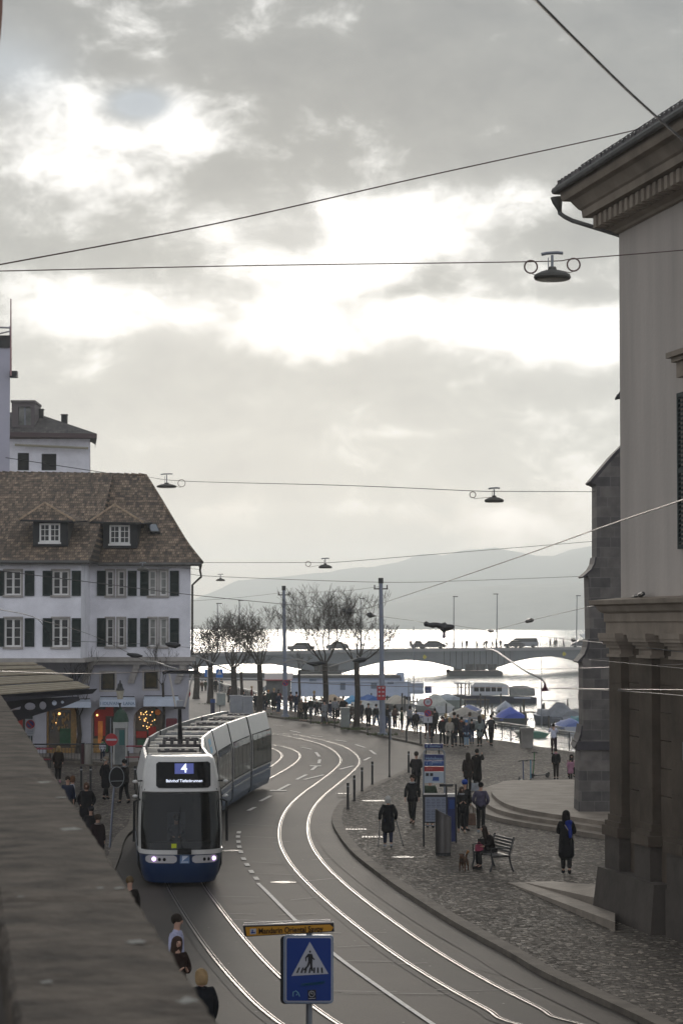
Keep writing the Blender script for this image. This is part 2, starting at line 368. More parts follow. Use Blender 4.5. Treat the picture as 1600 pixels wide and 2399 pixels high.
# darker gutter strip between the kerb and the tram track
# left pavement
kl=[Vector(p+(0,)) for p in [(-2.0,40),(-2.7,44),(-4.0,50),(-5.2,57),(-5.9,62),(-6.35,67)]]+[G(283,2010),G(290,1980),G(303,1958),G(325,1939)]+[Vector(p+(0,)) for p in [(-7.55,92),(-7.3,99),(-6.6,106),(-6.6,114)]]
kL=smooth_path(catmull(kl,6),3)
poly=[(p.x,p.y) for p in kL]+[(-7.2,118),(-12,121.5),(-100,121.5),(-100,-300),(-2,-300)]
mb=MB(); flatpoly(mb,poly,.1); struct(mb.build('square_pavement',M_COBL)); kerb('kerb_square',kL,-1,.36,h=.1)
# pavement in front of the white house
mb=MB(); fp=[G(-40,1788),G(100,1783),G(175,1788),G(230,1797),G(290,1798),G(345,1792),G(360,1780)]; fp=[p for p in fp]
top=[(p.x,p.y) for p in fp]+[(-8.6,131.5),(-8.6,300),(-100,300),(-100,122)]
flatpoly(mb,top,.22); struct(mb.build('house_pavement',mat('pavement_slabs',(.19,.17,.15),.7,var=.2,vs=1.5))); kerb('kerb_house',smooth_path(catmull(fp,5),1),-1,.3,h=.22)
# ---------------------------------------------------------------- tracks
tr=[(1345,2440),(1270,2399),(1163,2347),(1035,2275),(928,2204),(820,2122),(740,2051),(701,2000),(686,1960),(690,1920),(704,1893),(726,1868),(762,1840),(800,1811),(818,1792),(820,1777),(803,1758.5),(772,1744),(733,1734),(692,1725.5),(639,1718.5)]
TR=smooth_path(catmull([G(*p) for p in tr]+[Vector((-11,160,0)),Vector((-22,167,0))],6),10)
TR=[Vector((10.6,34,0)),Vector((7.6,39,0))]+TR[4:]; TR=smooth_path(catmull(TR[::3]+[TR[-1]],4),6)
tl=[Vector((5.5,30,0)),Vector((1.6,37,0)),G(714,2398),G(607,2301),G(546,2235),G(489,2160),G(441,2089)]+[Vector(p+(0,)) for p in [(-4.42,68),(-5.05,74),(-5.5,80),(-5.7,88),(-5.55,95),(-5.0,102),(-4.3,108.5),(-3.4,118),(-2.75,128),(-2.9,136),(-4.1,143),(-6.5,148),(-11,153),(-22,159)]]
TL=smooth_path(catmull(tl,6),8)
for nm_,pth in (('track_bed',TR),('track_bed',TL)):
    tb_=MB(); ribbon(tb_,pth,-.72,.72,.008); struct(tb_.build(nm_,M_BED))
gt=MB(); gp_=[p.copy() for p in kR[4:len(kr_near)-30]]; ribbon(gt,gp_,-.75,-.02,.012); struct(gt.build('gutter_strip',M_GUT))
pt_=MB()
for cx,cy,w_,h_,a_ in ((-2.6,66,.5,3.4,.1),(-2.2,92,1.4,6,-.1),(3.2,120,2.0,7,.2),(-1.6,75,.7,2.2,.0),(4.4,50,1.1,4,.5)):
    c_,s_=math.cos(a_),math.sin(a_); pt_.add([(cx+c_*x-s_*y,cy+s_*x+c_*y,.004) for x,y in ((-w_,-h_),(w_,-h_*.9),(w_*.95,h_),(-w_*.9,h_*.95))],[(0,1,2,3)])
struct(pt_.build('road_patches',asphalt_mat('asphalt_patch',(.046,.038,.032))))
rails=MB()
for path in (TR,TL):
    for s in (-.5,.5):
        rails.mt(M_STEEL); ribbon(rails,path,s-.032,s+.012,.027); ribbon(rails,path,s+.05,s+.066,.027)
        rails.mt(M_GROOVE); ribbon(rails,path,s+.012,s+.052,.023)
struct(rails.build('tram_track'))
# ---------------------------------------------------------------- painted markings, joints, covers
mk=MB()
def strip(a,b,w,z=.020,m=mk):
    a=Vector((a[0],a[1],0)); b=Vector((b[0],b[1],0)); t=(b-a).normalized(); n_=Vector((t.y,-t.x,0))*w/2
    m.add([Vector((p.x,p.y,z)) for p in (a+n_,b+n_,b-n_,a-n_)],[(0,1,2,3)])
sq=[(560,1951),(558,1961),(559,1973),(561,1985),(564.5,1997),(571,2013),(579,2027),(589,2043),(600.5,2059)]
sqw=[G(*p) for p in sq]
for i,p in enumerate(sqw):
    t=(sqw[min(i+1,8)]-sqw[max(i-1,0)]).normalized(); strip(p-t*.42,p+t*.42,.14)
for a,b in [((610,1878),(635,1865)),((582,1900),(598,1892)),((652,1852),(679,1838)),((695,1827),(718,1815.5)),((713,1827),(758,1816)),((730,1805),(741,1796)),((747,1789),(749,1780)),((740,1763),(748,1773)),((705,1751),(730,1756)),((680,1712),(703,1717)),((728,1724),(756,1727)),((786,1734),(812,1738)),((833,1745),(855,1752)),((867,1758),(880,1768)),((853,1782),(867,1775)),((796,1803),(826,1795)),((640,1699),(664,1700))]:
    strip(G(*a),G(*b),.16)
strip(G(633,1853),G(672,1853),.6); strip(G(726,1795),G(753,1795),.6); 
ln=smooth_path(catmull([G(604,2070),G(628,2093),G(694,2160),G(786,2240),G(900,2323),G(1010,2399),G(1120,2470)],6),3)
ribbon(mk,ln,-.05,.05,.020); struct(mk.build('road_markings',M_PAINT))
jt=MB()
for a,b in [((760,2323),(930,2325)),((740,2184),(800,2187)),((800,2252),(925,2254)),((790,2220),(870,2216)),((650,2145),(740,2141)),((530,2141),(600,2143)),((480,2100),(610,2103)),((900,2066),(960,2062)),((680,2110),(745,2103)),((580,2047),(690,2050)),((720,2065),(790,2058)),((640,1975),(680,1972)),((590,2020),(660,2024)),((800,2328),(1050,2330)),((1080,2323),(1270,2318)),((1020,2320),(1060,2320)),((930,2260),(1000,2257)),((540,2155),(640,2160)),((860,2185),(905,2186)),((540,1930),(655,1937)),((560,1990),(640,1990)),((565,1960),(650,1964)),((730,2015),(780,2012))]:
    strip(G(*a),G(*b),.045,.016,jt)
struct(jt.build('road_joints',M_JOINT))
def cover(px,py,r,z,label):
    p=G(px,py,z); mb=MB(); mb.lathe((0,0,0),[(r,-.01),(r,.008),(r*.93,.012),(r*.9,.006),(r*.5,.009),(r*.1,.01)],24)
    o=mb.build('manhole_cover',M_IRON,smooth=False); o.location=p; tag(o,label,'manhole cover',group='manhole covers')
cover(664,2067,.36,0,'round iron manhole cover in the road just right of the painted centre line')
cover(541,1993,.32,0,'round iron manhole cover in the road beside the tram nose and the dashed line')
cover(943,2008,.36,PZ,'round iron manhole cover in the cobbles below the walker with crutches')
cover(877,1876,.5,PZ,'round iron manhole cover in the pavement above the walker with crutches')
cover(804,1859,.3,PZ,'small iron cover beside the nearest black bollard')
for (px,py,w,lb) in [(834,1943,.62,'slotted rectangular drain grate near the kerb, the upper of two'),(872,1961,.62,'rectangular drain grate near the kerb, the lower of two')]:
    mb=MB(); mb.mt(M_IRON); 
    for k in range(7): mb.box((-w/2+w*k/6,0,.004),(.06,.5,.014))
    mb.box((0,.27,.004),(w+.1,.05,.012)); mb.box((0,-.27,.004),(w+.1,.05,.012))
    o=mb.build('drain_grate'); o.location=G(px,py,PZ+.006); tag(o,lb,'drain grate',group='drain grates by the kerb')
# ---------------------------------------------------------------- round platform with steps, steps by the plinth
pl=[(1440,1826),(1352,1826),(1200,1828),(1172,1833),(1155,1842),(1150,1852),(1156,1863),(1175,1878),(1209,1891),(1270,1903),(1352,1915),(1430,1927),(1500,1937)]
plw=smooth_path(catmull([G(x,y,.57) for x,y in pl],6),2)
mb=MB()
for k,(z0,z1) in enumerate([(.1,.27),(.26,.42),(.41,.57)]):
    ring=offs(plw,(2-k)*.45); n=len(ring)
    vs=[Vector((p.x,p.y,z0)) for p in ring]+[Vector((p.x,p.y,z1)) for p in ring]; mb.add(vs,[(i,i+1,n+i+1,n+i) for i in range(n-1)])
    ctr=[(p.x,p.y) for p in ring]; flatpoly(mb,ctr,z1)
struct(mb.build('round_steps',M_STEP))
mb=MB()
for k,(pp,h) in enumerate([([(1188,2069),(1413,2170),(1440,2182),(1440,2160),(1240,2069)],(.0,.28)),([(1224,2068),(1413,2140),(1440,2150),(1440,2110),(1290,2066)],(.0,.5))]):
    a,b,c,d,e=[G(x,y,PZ) for x,y in pp]
    def up(p,h): return Vector((p.x,p.y,PZ+h))
    vs=[up(a,-.1),up(c,-.1),up(d,-.1),up(e,-.1),up(a,.02),up(c,h[1]*.75),up(d,h[1]*.75),up(e,.02)]
    mb.add(vs,[(4,5,6,7),(0,1,5,4),(1,2,6,5),(2,3,7,6),(3,0,4,7)])
struct(mb.build('wedge_steps',M_STEP))
# ---------------------------------------------------------------- far hills
def ridge(name,prof,D,depth,m,seed,rough,px0=250,px1=1500,shore=None):
    mb=MB(); nx,ny=150,9; vs=[]
    def h(px):
        for (a,ya),(b,yb) in zip(prof[:-1],prof[1:]):
            if a<=px<=b: t=(px-a)/(b-a); return ya+(yb-ya)*t
        return prof[-1][1] if px>prof[-1][0] else prof[0][1]
    for j in range(ny):
        t=j/(ny-1)
        for i in range(nx):
            px=px0+(px1-px0)*i/(nx-1); y=D+depth*(t-.55); Xx=(px-800)/FPX*D
            top=CAMZ+(HORY-h(px))*D/FPX
            k=math.sin(min(1,t/.6)*PI/2) if t<.6 else 1-(t-.6)*.5
            nz=noise.fractal(Vector((Xx*.004,y*.004,seed)),1,2,5)*rough*(.3+k)
            z=-4+(top+4)*max(0,k)+nz*(1 if t>0.05 else 0)
            vs.append((Xx,y,z))
    mb.add(vs,[(j*nx+i,j*nx+i+1,(j+1)*nx+i+1,(j+1)*nx+i) for j in range(ny-1) for i in range(nx-1)])
    return struct(mb.build(name,m,smooth=True))
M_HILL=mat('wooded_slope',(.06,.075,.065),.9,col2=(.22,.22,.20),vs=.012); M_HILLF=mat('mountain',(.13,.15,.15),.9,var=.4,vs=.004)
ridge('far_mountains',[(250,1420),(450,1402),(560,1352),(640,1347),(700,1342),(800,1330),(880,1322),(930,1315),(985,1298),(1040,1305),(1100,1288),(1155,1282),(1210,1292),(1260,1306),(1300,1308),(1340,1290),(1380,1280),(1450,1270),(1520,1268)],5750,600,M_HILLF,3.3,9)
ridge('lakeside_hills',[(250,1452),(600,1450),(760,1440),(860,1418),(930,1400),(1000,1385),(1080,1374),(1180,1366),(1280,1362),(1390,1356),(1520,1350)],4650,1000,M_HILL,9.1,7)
# ---------------------------------------------------------------- building materials
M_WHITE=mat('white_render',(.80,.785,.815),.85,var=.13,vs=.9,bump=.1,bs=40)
M_WHITED=mat('shaded_render_lower',(.40,.39,.42),.85,var=.14,vs=.8,bump=.15,bs=30)  # same white render, with the shade on the lower storey mixed into its colour
M_TRIM=mat('stone_trim',(.36,.33,.30),.75,var=.2,vs=2)
M_FRAME=mat('window_frame_white',(.72,.70,.66),.5,var=.05,vs=5)
M_SHUT=mat('dark_green_shutter',(.018,.028,.026),.55,var=.25,vs=6)
def shut_mat(): return M_SHUT
M_GLASS=mat('dark_pane',(.010,.011,.012),.08,spec=.3,col2=(.035,.033,.03),vs=.6)
M_GLASSC=mat('pane_with_curtain',(.10,.10,.09),.2,col2=(.30,.30,.27),vs=1.1)
M_DARK=mat('dark_metal',(.02,.02,.022),.5,var=.2,vs=5)
M_BLACK=mat('black_paint',(.012,.012,.014),.45,var=.2,vs=5)
M_GREY=mat('grey_metal',(.22,.23,.25),.45,.3,var=.15,vs=3)
M_PIPE=mat('copper_pipe',(.06,.05,.045),.5,.4,var=.3,vs=3)
M_ZINC=mat('weathered_zinc',(.10,.095,.09),.5,.5,var=.3,vs=3)
def tile_mat(name,c1,c2,c3,sx=5.5,sz=5.5):
    m,t,b=node_mat(name); L=t.links.new; n=t.nodes.new
    tcn=n('ShaderNodeTexCoord'); mp=n('ShaderNodeMapping'); mp.inputs['Scale'].default_value=(sx,.001,sz); L(tcn.outputs['Object'],mp.inputs[0])
    br=n('ShaderNodeTexBrick'); br.inputs['Scale'].default_value=1; br.inputs['Mortar Size'].default_value=.06; br.inputs['Brick Width'].default_value=.9; br.inputs['Row Height'].default_value=1.0; br.inputs['Color1'].default_value=(0,0,0,1); br.inputs['Color2'].default_value=(1,1,1,1)
    rt=n('ShaderNodeVectorRotate'); rt.rotation_type='X_AXIS'; rt.inputs['Angle'].default_value=-PI/2; L(mp.outputs[0],rt.inputs[0]); L(rt.outputs[0],br.inputs['Vector'])
    w=n('ShaderNodeTexWhiteNoise'); fl_=n('ShaderNodeVectorMath'); fl_.operation='FLOOR'; L(mp.outputs[0],fl_.inputs[0]); L(fl_.outputs[0],w.inputs['Vector'])
    ns=n('ShaderNodeTexNoise'); ns.inputs['Scale'].default_value=1.6; ns.inputs['Detail'].default_value=9; ns.inputs['Roughness'].default_value=.72; L(tcn.outputs['Object'],ns.inputs['Vector'])
    ad=n('ShaderNodeMath'); ad.operation='MULTIPLY_ADD'; L(w.outputs['Value'],ad.inputs[0]); ad.inputs[1].default_value=.6; 
    mm=n('ShaderNodeMath'); mm.operation='MULTIPLY_ADD'; L(ns.outputs['Fac'],mm.inputs[0]); mm.inputs[1].default_value=1.9; mm.inputs[2].default_value=-.72; L(mm.outputs[0],ad.inputs[2])
    r=n('ShaderNodeValToRGB'); e=r.color_ramp.elements; e[0].color=c1+(1,); e[0].position=.15; e[1].color=c3+(1,); e[1].position=1; q=e.new(.55); q.color=c2+(1,); L(ad.outputs[0],r.inputs[0])
    mj=n('ShaderNodeMix'); mj.data_type='RGBA'; L(br.outputs['Fac'],mj.inputs[0]); L(r.outputs[0],mj.inputs[6]); mj.inputs[7].default_value=tuple(x*.4 for x in c1)+(1,)
    L(mj.outputs[2],b.inputs['Base Color']); b.inputs['Roughness'].default_value=.8
    bp=n('ShaderNodeBump'); bp.inputs['Strength'].default_value=.7; bp.inputs['Distance'].default_value=.05; L(ad.outputs[0],bp.inputs['Height']); L(bp.outputs[0],b.inputs['Normal'])
    return m
M_TILE=tile_mat('brown_clay_tiles',(.055,.04,.028),(.15,.105,.072),(.36,.26,.18),7.5,6.5)
M_TILE2=tile_mat('dark_roof_tiles',(.05,.045,.045),(.09,.08,.075),(.16,.14,.13))
def XZ(px,py,D):
    p=P(px,py,D); return p.x,p.z
# ---------------------------------------------------------------- white house on the left
HD1,HD2=126.5,131.0
hs=thing('white_house','white old town house with brown tiled roof and dark shutters above the shops','house',(-14,129,.22))
def wbox(mb,px0,px1,py0,py1,y0,y1,Dref):
    a=P(px0,py1,Dref); b=P(px1,py0,Dref); mb.bx((a.x,y0,a.z),(b.x,y1,b.z))
def wall_with_holes(mb,x0,x1,z0,z1,holes,y,dep=.25,rev=None):
    # a plane wall at y with real window reveals
    xs=sorted(set([x0,x1]+[h[0] for h in holes]+[h[1] for h in holes])); zs=sorted(set([z0,z1]+[h[2] for h in holes]+[h[3] for h in holes]))
    for i in range(len(xs)-1):
        for j in range(len(zs)-1):
            cx=(xs[i]+xs[i+1])/2; cz=(zs[j]+zs[j+1])/2
            if any(h[0]<cx<h[1] and h[2]<cz<h[3] for h in holes): continue
            mb.add([(xs[i],y,zs[j]),(xs[i+1],y,zs[j]),(xs[i+1],y,zs[j+1]),(xs[i],y,zs[j+1])],[(0,1,2,3)])
    for h in holes:
        a,b,c,d=h
        mb.add([(a,y,c),(b,y,c),(b,y,d),(a,y,d),(a,y+dep,c),(b,y+dep,c),(b,y+dep,d),(a,y+dep,d)],[(0,4,5,1),(1,5,6,2),(2,6,7,3),(3,7,4,0)])
wins=[]
XR=P(447,1500,HD2).x; XC=P(211,1500,HD2).x; XL1=P(190,1500,HD1).x; XLL=-34.0
ZE=P(300,1316,HD2).z; ZC=P(300,1541,HD2).z; ZE1=P(100,1313,HD1).z
def hrect(px0,px1,py0,py1,D):
    a=P(px0,py1,D); b=P(px1,py0,D); return (a.x,b.x,a.z,b.z)
rowsR=[(1337,1395),(1449,1514)]; 
HR=[]; 
for (y0,y1) in rowsR:
    for (a,b) in [(250,267),(277,293),(349.5,366.5),(375.5,392)]: HR.append(hrect(a,b,y0,y1,HD2)+(('c' if a>340 else 'g'),))
HL=[]
for (y0,y1) in [(1337,1394),(1449,1515)]:
    for (a,b) in [(12,51),(124,162),(-100,-62),(-212,-174)]: HL.append(hrect(a,b,y0,y1,HD1)+('w',))
SM=[hrect(236,268.5,1576,1617,HD2)+('s',),hrect(337,369.5,1573,1614,HD2)+('s',)]
mb=MB(); mb.mt(M_WHITE)
zt=14.0
wall_with_holes(mb,XC,XR,ZC,ZE,[h[:4] for h in HR],HD2); wall_with_holes(mb,XLL,XL1,ZC,ZE1+.1,[h[:4] for h in HL],HD1)
mb.add([(XL1,HD1,ZC),(XL1,HD2,ZC),(XL1,HD2,ZE),(XL1,HD1,ZE)],[(0,1,2,3)])     # return wall
mb.add([(XL1,HD2,ZC),(XC,HD2,ZC),(XC,HD2,ZE),(XL1,HD2,ZE)],[(0,1,2,3)])
XRB=(445-800)*(HD2+14)/FPX; mb.add([(XR,HD2,ZC),(XRB,HD2+14,ZC),(XRB,HD2+14,ZE),(XR,HD2,ZE)],[(0,1,2,3)])
mb.bx((XLL,HD2+13,ZC),(XRB,HD2+14,ZE))
# lower storey, set back
LB=HD2+.35
arch=[hrect(109,181,1659,1768,LB),hrect(214,298,1652,1768,LB),hrect(313,387,1654,1768,LB),hrect(28,78,1662,1768,LB)]
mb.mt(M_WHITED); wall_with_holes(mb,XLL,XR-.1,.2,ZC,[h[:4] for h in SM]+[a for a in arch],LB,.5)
mb.add([(XR-.1,LB,.2),(XRB-.1,LB+13,.2),(XRB-.1,LB+13,ZC),(XR-.1,LB,ZC)],[(0,1,2,3)])
mb.mt(M_WHITE); mb.bx((XLL,HD1-.02,ZC-.003),(XL1+.0,LB+.3,ZC-.12)); 
mb.build('wall',None,hs,world=True)
mb=MB(); mb.mt(M_TRIM); mb.bx((XLL,HD1-.25,ZC-.18),(XL1+.25,HD1+.1,ZC+.04)); mb.bx((XL1+.25,HD1+1,ZC-.18),(XL1+.02,HD2,ZC+.04)); mb.bx((XL1+.26,HD2-.25,ZC-.18),(XR+.25,LB+.02,ZC+.045)); mb.bx((XL1+.26,HD2-.12,ZC-.36),(XR+.1,LB+.01,ZC-.181))
mb.build('cornice',None,hs,world=True)
for cx in (215,323,432):   # stepped corbels under the jetty
    mb=MB(); mb.mt(M_TRIM)
    for k in range(6):
        c=P(cx-k*3.2,1550+k*8.5,HD2); mb.bx((c.x-.17,LB+.02,c.z-.2),(c.x+.17,HD2-.1+.06*k-.0,c.z+.0))
    mb.build('corbel',None,hs,world=True)
def window(par,h,y,style,frame=M_FRAME,glass=None,fd=.12):
    x0,x1,z0,z1,_=h if len(h)==5 else h+('g',)
    mb=MB(); mb.mt(frame); w=.075; yy=y+fd
    mb.bx((x0,yy,z0),(x0+w,yy+.06,z1)); mb.bx((x1-w,yy,z0),(x1,yy+.06,z1)); mb.bx((x0+w,yy,z0),(x1-w,yy+.06,z0+w)); mb.bx((x0+w,yy,z1-w),(x1-w,yy+.06,z1))
    if style=='w': xm=(x0+x1)/2; mb.bx((xm-.06,yy-.01,z0+w),(xm+.06,yy+.05,z1-w))
    nb=3
    if style in 'wcgd':
        for k in range(1,nb):
            zz=z0+(z1-z0)*k/nb; mb.bx((x0+w,yy+.01,zz-.018),(x1-w,yy+.04,zz+.018))
    if style=='w' or style=='d':
        pass
    if style!='s': mb.mt(M_TRIM); mb.bx((x0-.1,y-.09,z0-.12),(x1+.1,y+fd,z0-.005))
    w_=mb.build('window',None,par,world=True)
    g=MB(); g.add([(x0,yy+.07,z0),(x1,yy+.07,z0),(x1,yy+.07,z1),(x0,yy+.07,z1)],[(0,1,2,3)]); g.build('pane',glass or (M_GLASSC if style=='c' else M_GLASS),w_,world=False) if False else None
    go=g.build('pane',glass or (M_GLASSC if style=='c' else M_GLASS)); go.data.transform(wm(par).inverted()); go.parent=w_
    return w_
for h in HR: window(hs,h,HD2,h[4])
for h in HL: window(hs,h,HD1,h[4])
M_WARM=mat('dim_shop_interior',(.03,.02,.012),.3,col2=(.16,.09,.03),vs=.9,emis=.0)
for h in SM: window(hs,h,LB,'s',frame=M_DARK,glass=mat('dim_window_glow',(.02,.018,.012),.12,col2=(.10,.075,.03),vs=1.5))
# window surrounds and shutters
def shutter(par,px0,px1,py0,py1,D,y):
    x0,x1,z0,z1=hrect(px0,px1,py0,py1,D); mb=MB(); mb.mt(M_SHUT)
    mb.bx((x0,y-.07,z0),(x0+.06,y-.02,z1)); mb.bx((x1-.06,y-.07,z0),(x1,y-.02,z1)); mb.bx((x0+.06,y-.07,z0),(x1-.06,y-.02,z0+.09)); mb.bx((x0+.06,y-.07,z1-.09),(x1-.06,y-.02,z1)); zm=(z0+z1)/2; mb.bx((x0+.06,y-.07,zm-.04),(x1-.06,y-.02,zm+.04))
    n=int((z1-z0)/.075)
    for k in range(n):
        z=z0+.1+k*(z1-z0-.2)/n; mb.add([(x0+.05,y-.065,z),(x1-.05,y-.065,z),(x1-.05,y-.03,z+.06),(x0+.05,y-.03,z+.06)],[(0,1,2,3)])
    mb.add([(x0+.05,y-.025,z0),(x1-.05,y-.025,z0),(x1-.05,y-.025,z1),(x0+.05,y-.025,z1)],[(0,1,2,3)])
    mb.build('shutter',None,par,world=True)
for (y0,y1) in [(1337,1396),(1448,1515)]:
    for a,b in [(228,249),(300,321.5),(329,349),(398.5,420)]: shutter(hs,a,b,y0,y1,HD2,HD2)
    for a,b in [(-11,11),(59,82),(101,123.5),(169,191),(-123,-101),(-52,-30)]: shutter(hs,a,b,y0,y1,HD1,HD1)
for h in HR+HL:
    mb=MB(); mb.mt(M_TRIM); x0,x1,z0,z1,_=h; y=HD2 if h in HR else HD1
    mb.bx((x0-.09,y-.03,z1),(x1+.09,y+.02,z1+.1)); mb.bx((x0-.09,y-.03,z0),(x0,y+.02,z1)); mb.bx((x1,y-.03,z0),(x1+.09,y+.02,z1)); mb.build('window_surround',None,hs,world=True)
for h in SM: mb=MB(); mb.mt(M_TRIM); x0,x1,z0,z1,_=h; mb.bx((x0-.1,LB-.03,z0-.1),(x1+.1,LB+.02,z0)); mb.bx((x0-.1,LB-.03,z1),(x1+.1,LB+.02,z1+.1)); mb.bx((x0-.1,LB-.03,z0),(x0,LB+.02,z1)); mb.bx((x1,LB-.03,z0),(x1+.1,LB+.02,z1)); mb.build('window_surround',None,hs,world=True)
# roof (tiles), dormers
e0=P(474,1318,HD2-.5); 
RDG=139.0; r1=P(342,1114,RDG); r0=Vector((-36,RDG,P(0,1098,RDG).z)); 
eR=Vector((e0.x,HD2-.55,e0.z)); eL=Vector((-36,HD1-.55,P(0,1312,HD1-.55).z)); eM1=Vector((XL1+.5,HD1-.55,P(200,1313,HD1-.55).z)); eM2=Vector((XL1+.5,HD2-.55,eR.z))
eB=Vector(((470-800)*(RDG+8)/FPX,RDG+8,eR.z))
# the roof plane flares a little near the eaves
mb=MB(); mb.mt(M_TILE)
m1=(eR*.72+r1*.28); m1.z-=.35
def lerp(a,b,t): return a+(b-a)*t
rows=[]
for t,dz in ((0,0),(.12,-.12),(.28,-.22),(.5,-.15),(.75,-.05),(1,0)):
    A=lerp(eL,r0,t); B=lerp(eM1,Vector((eM1.x,RDG,r1.z+(r0.z-r1.z)*.4)),t); C_=lerp(eR,r1,t)
    d=Vector((0,0,dz)); B2=lerp(eM2,Vector((eM1.x,RDG,r1.z+(r0.z-r1.z)*.4)),t); rows.append((A+d,B+d,C_+d,B2+d))
E2=lerp(eM2,rows[0][2],0)
for i in range(5):
    a,b,c,b_r=rows[i]; a2,b2,c2,b2_r=rows[i+1]; 
    mb.add([a,b,b2,a2],[(0,1,2,3)]); 
    mb.add([b_r,c,c2,b2_r],[(0,1,2,3)]); mb.add([b,b_r,b2_r,b2],[(0,1,2,3)])
mb.add([eR,eB,Vector((r1.x,RDG+.1,r1.z))]+[r[2] for r in rows[::-1][1:-1]],[tuple(range(3+4))])
mb.add([r0,Vector((r1.x,RDG,r1.z)),Vector((r1.x,RDG+8,eR.z)),Vector((r0.x,RDG+8,eL.z))],[(0,1,2,3)])
# tile thickness at the eaves and verge
mb.mt(M_DARK)
for a,b in ((eL,eM1),(eM1,eM2),(eM2,eR),(eR,eB)):
    mb.add([a,b,b-Vector((0,0,.14)),a-Vector((0,0,.14))],[(0,1,2,3)])
mb.mt(M_TRIM); 
for a,b,yy in ((eL,eM1,HD1),(eM2,eR,HD2)):
    mb.add([a-Vector((0,0,.15)),b-Vector((0,0,.15)),Vector((b.x,yy+.1,b.z-.15)),Vector((a.x,yy+.1,a.z-.15))],[(0,1,2,3)])
roof=mb.build('roof',None,hs,world=True)
rt=MB(); rt.mt(M_TILE)
rg=[r0+(Vector((r1.x,RDG,r1.z))-r0)*k/60 for k in range(61)]
for i,p in enumerate(rg[:-1]): rt.tube([p+Vector((0,0,.03)),rg[i+1]+Vector((0,0,.0))],[.13,.10],6,False)
hp=[lerp(rows[0][2],rows[5][2],0)]
cr=[r[2] for r in rows]; cc=catmull(cr,8)
for i in range(len(cc)-1): rt.tube([cc[i],cc[i+1]+Vector((0,0,.03))],[.10,.08],6,False)
o=rt.build('ridge_tiles'); o.data.transform(wm(hs).inverted()); o.parent=roof
g=MB(); g.mt(M_ZINC); 
for a,b in ((eL,eM1),(eM2,eR)): g.tube([a-Vector((0,.12,.1)),b-Vector((0,.12,.1))],.09,8)
o=g.build('gutter'); o.data.transform(wm(hs).inverted()); o.parent=roof
g=MB(); g.mt(M_PIPE); zb=.3; q=Vector((XR+.08,HD2+.15,0))
g.tube([eR-Vector((.05,0,.12)),eR-Vector((.12,-.1,.4)),Vector((q.x+.5,q.y-.3,eR.z-.75)),Vector((q.x,q.y,eR.z-1.2)),Vector((q.x,q.y,ZC+.1))],.06,8)
g.build('drainpipe',None,hs,world=True)
g=MB(); g.mt(M_PIPE); g.tube([Vector((XL1+.35,HD1+.6,ZE-.1)),Vector((XL1+.1,HD1+.8,ZE-.9)),Vector((XL1+.1,HD1+.8,ZC+.1))],.05,8); 
from mathutils.bvhtree import BVHTree
BV=BVHTree.FromPolygons([wm(hs)@v.co for v in roof.data.vertices],[tuple(p.vertices) for p in roof.data.polygons])
def roofpt(px,py):
    hit=BV.ray_cast(Vector((0,0,CAMZ)),ray(px,py).normalized())[0]
    if hit is not None: return hit
    return roofplane(px,py)
def roofplane(px,py):
    # hit the main roof plane (eR,eM2,r1) along the view ray
    nrm=(Vector((r1.x,RDG,r1.z))-eR); nrm=Vector((0,nrm.y,nrm.z)).cross(Vector((-1,0,0))); d=ray(px,py); o_=Vector((0,0,CAMZ)); t=(eR-o_).dot(nrm)/d.dot(nrm); return o_+d*t
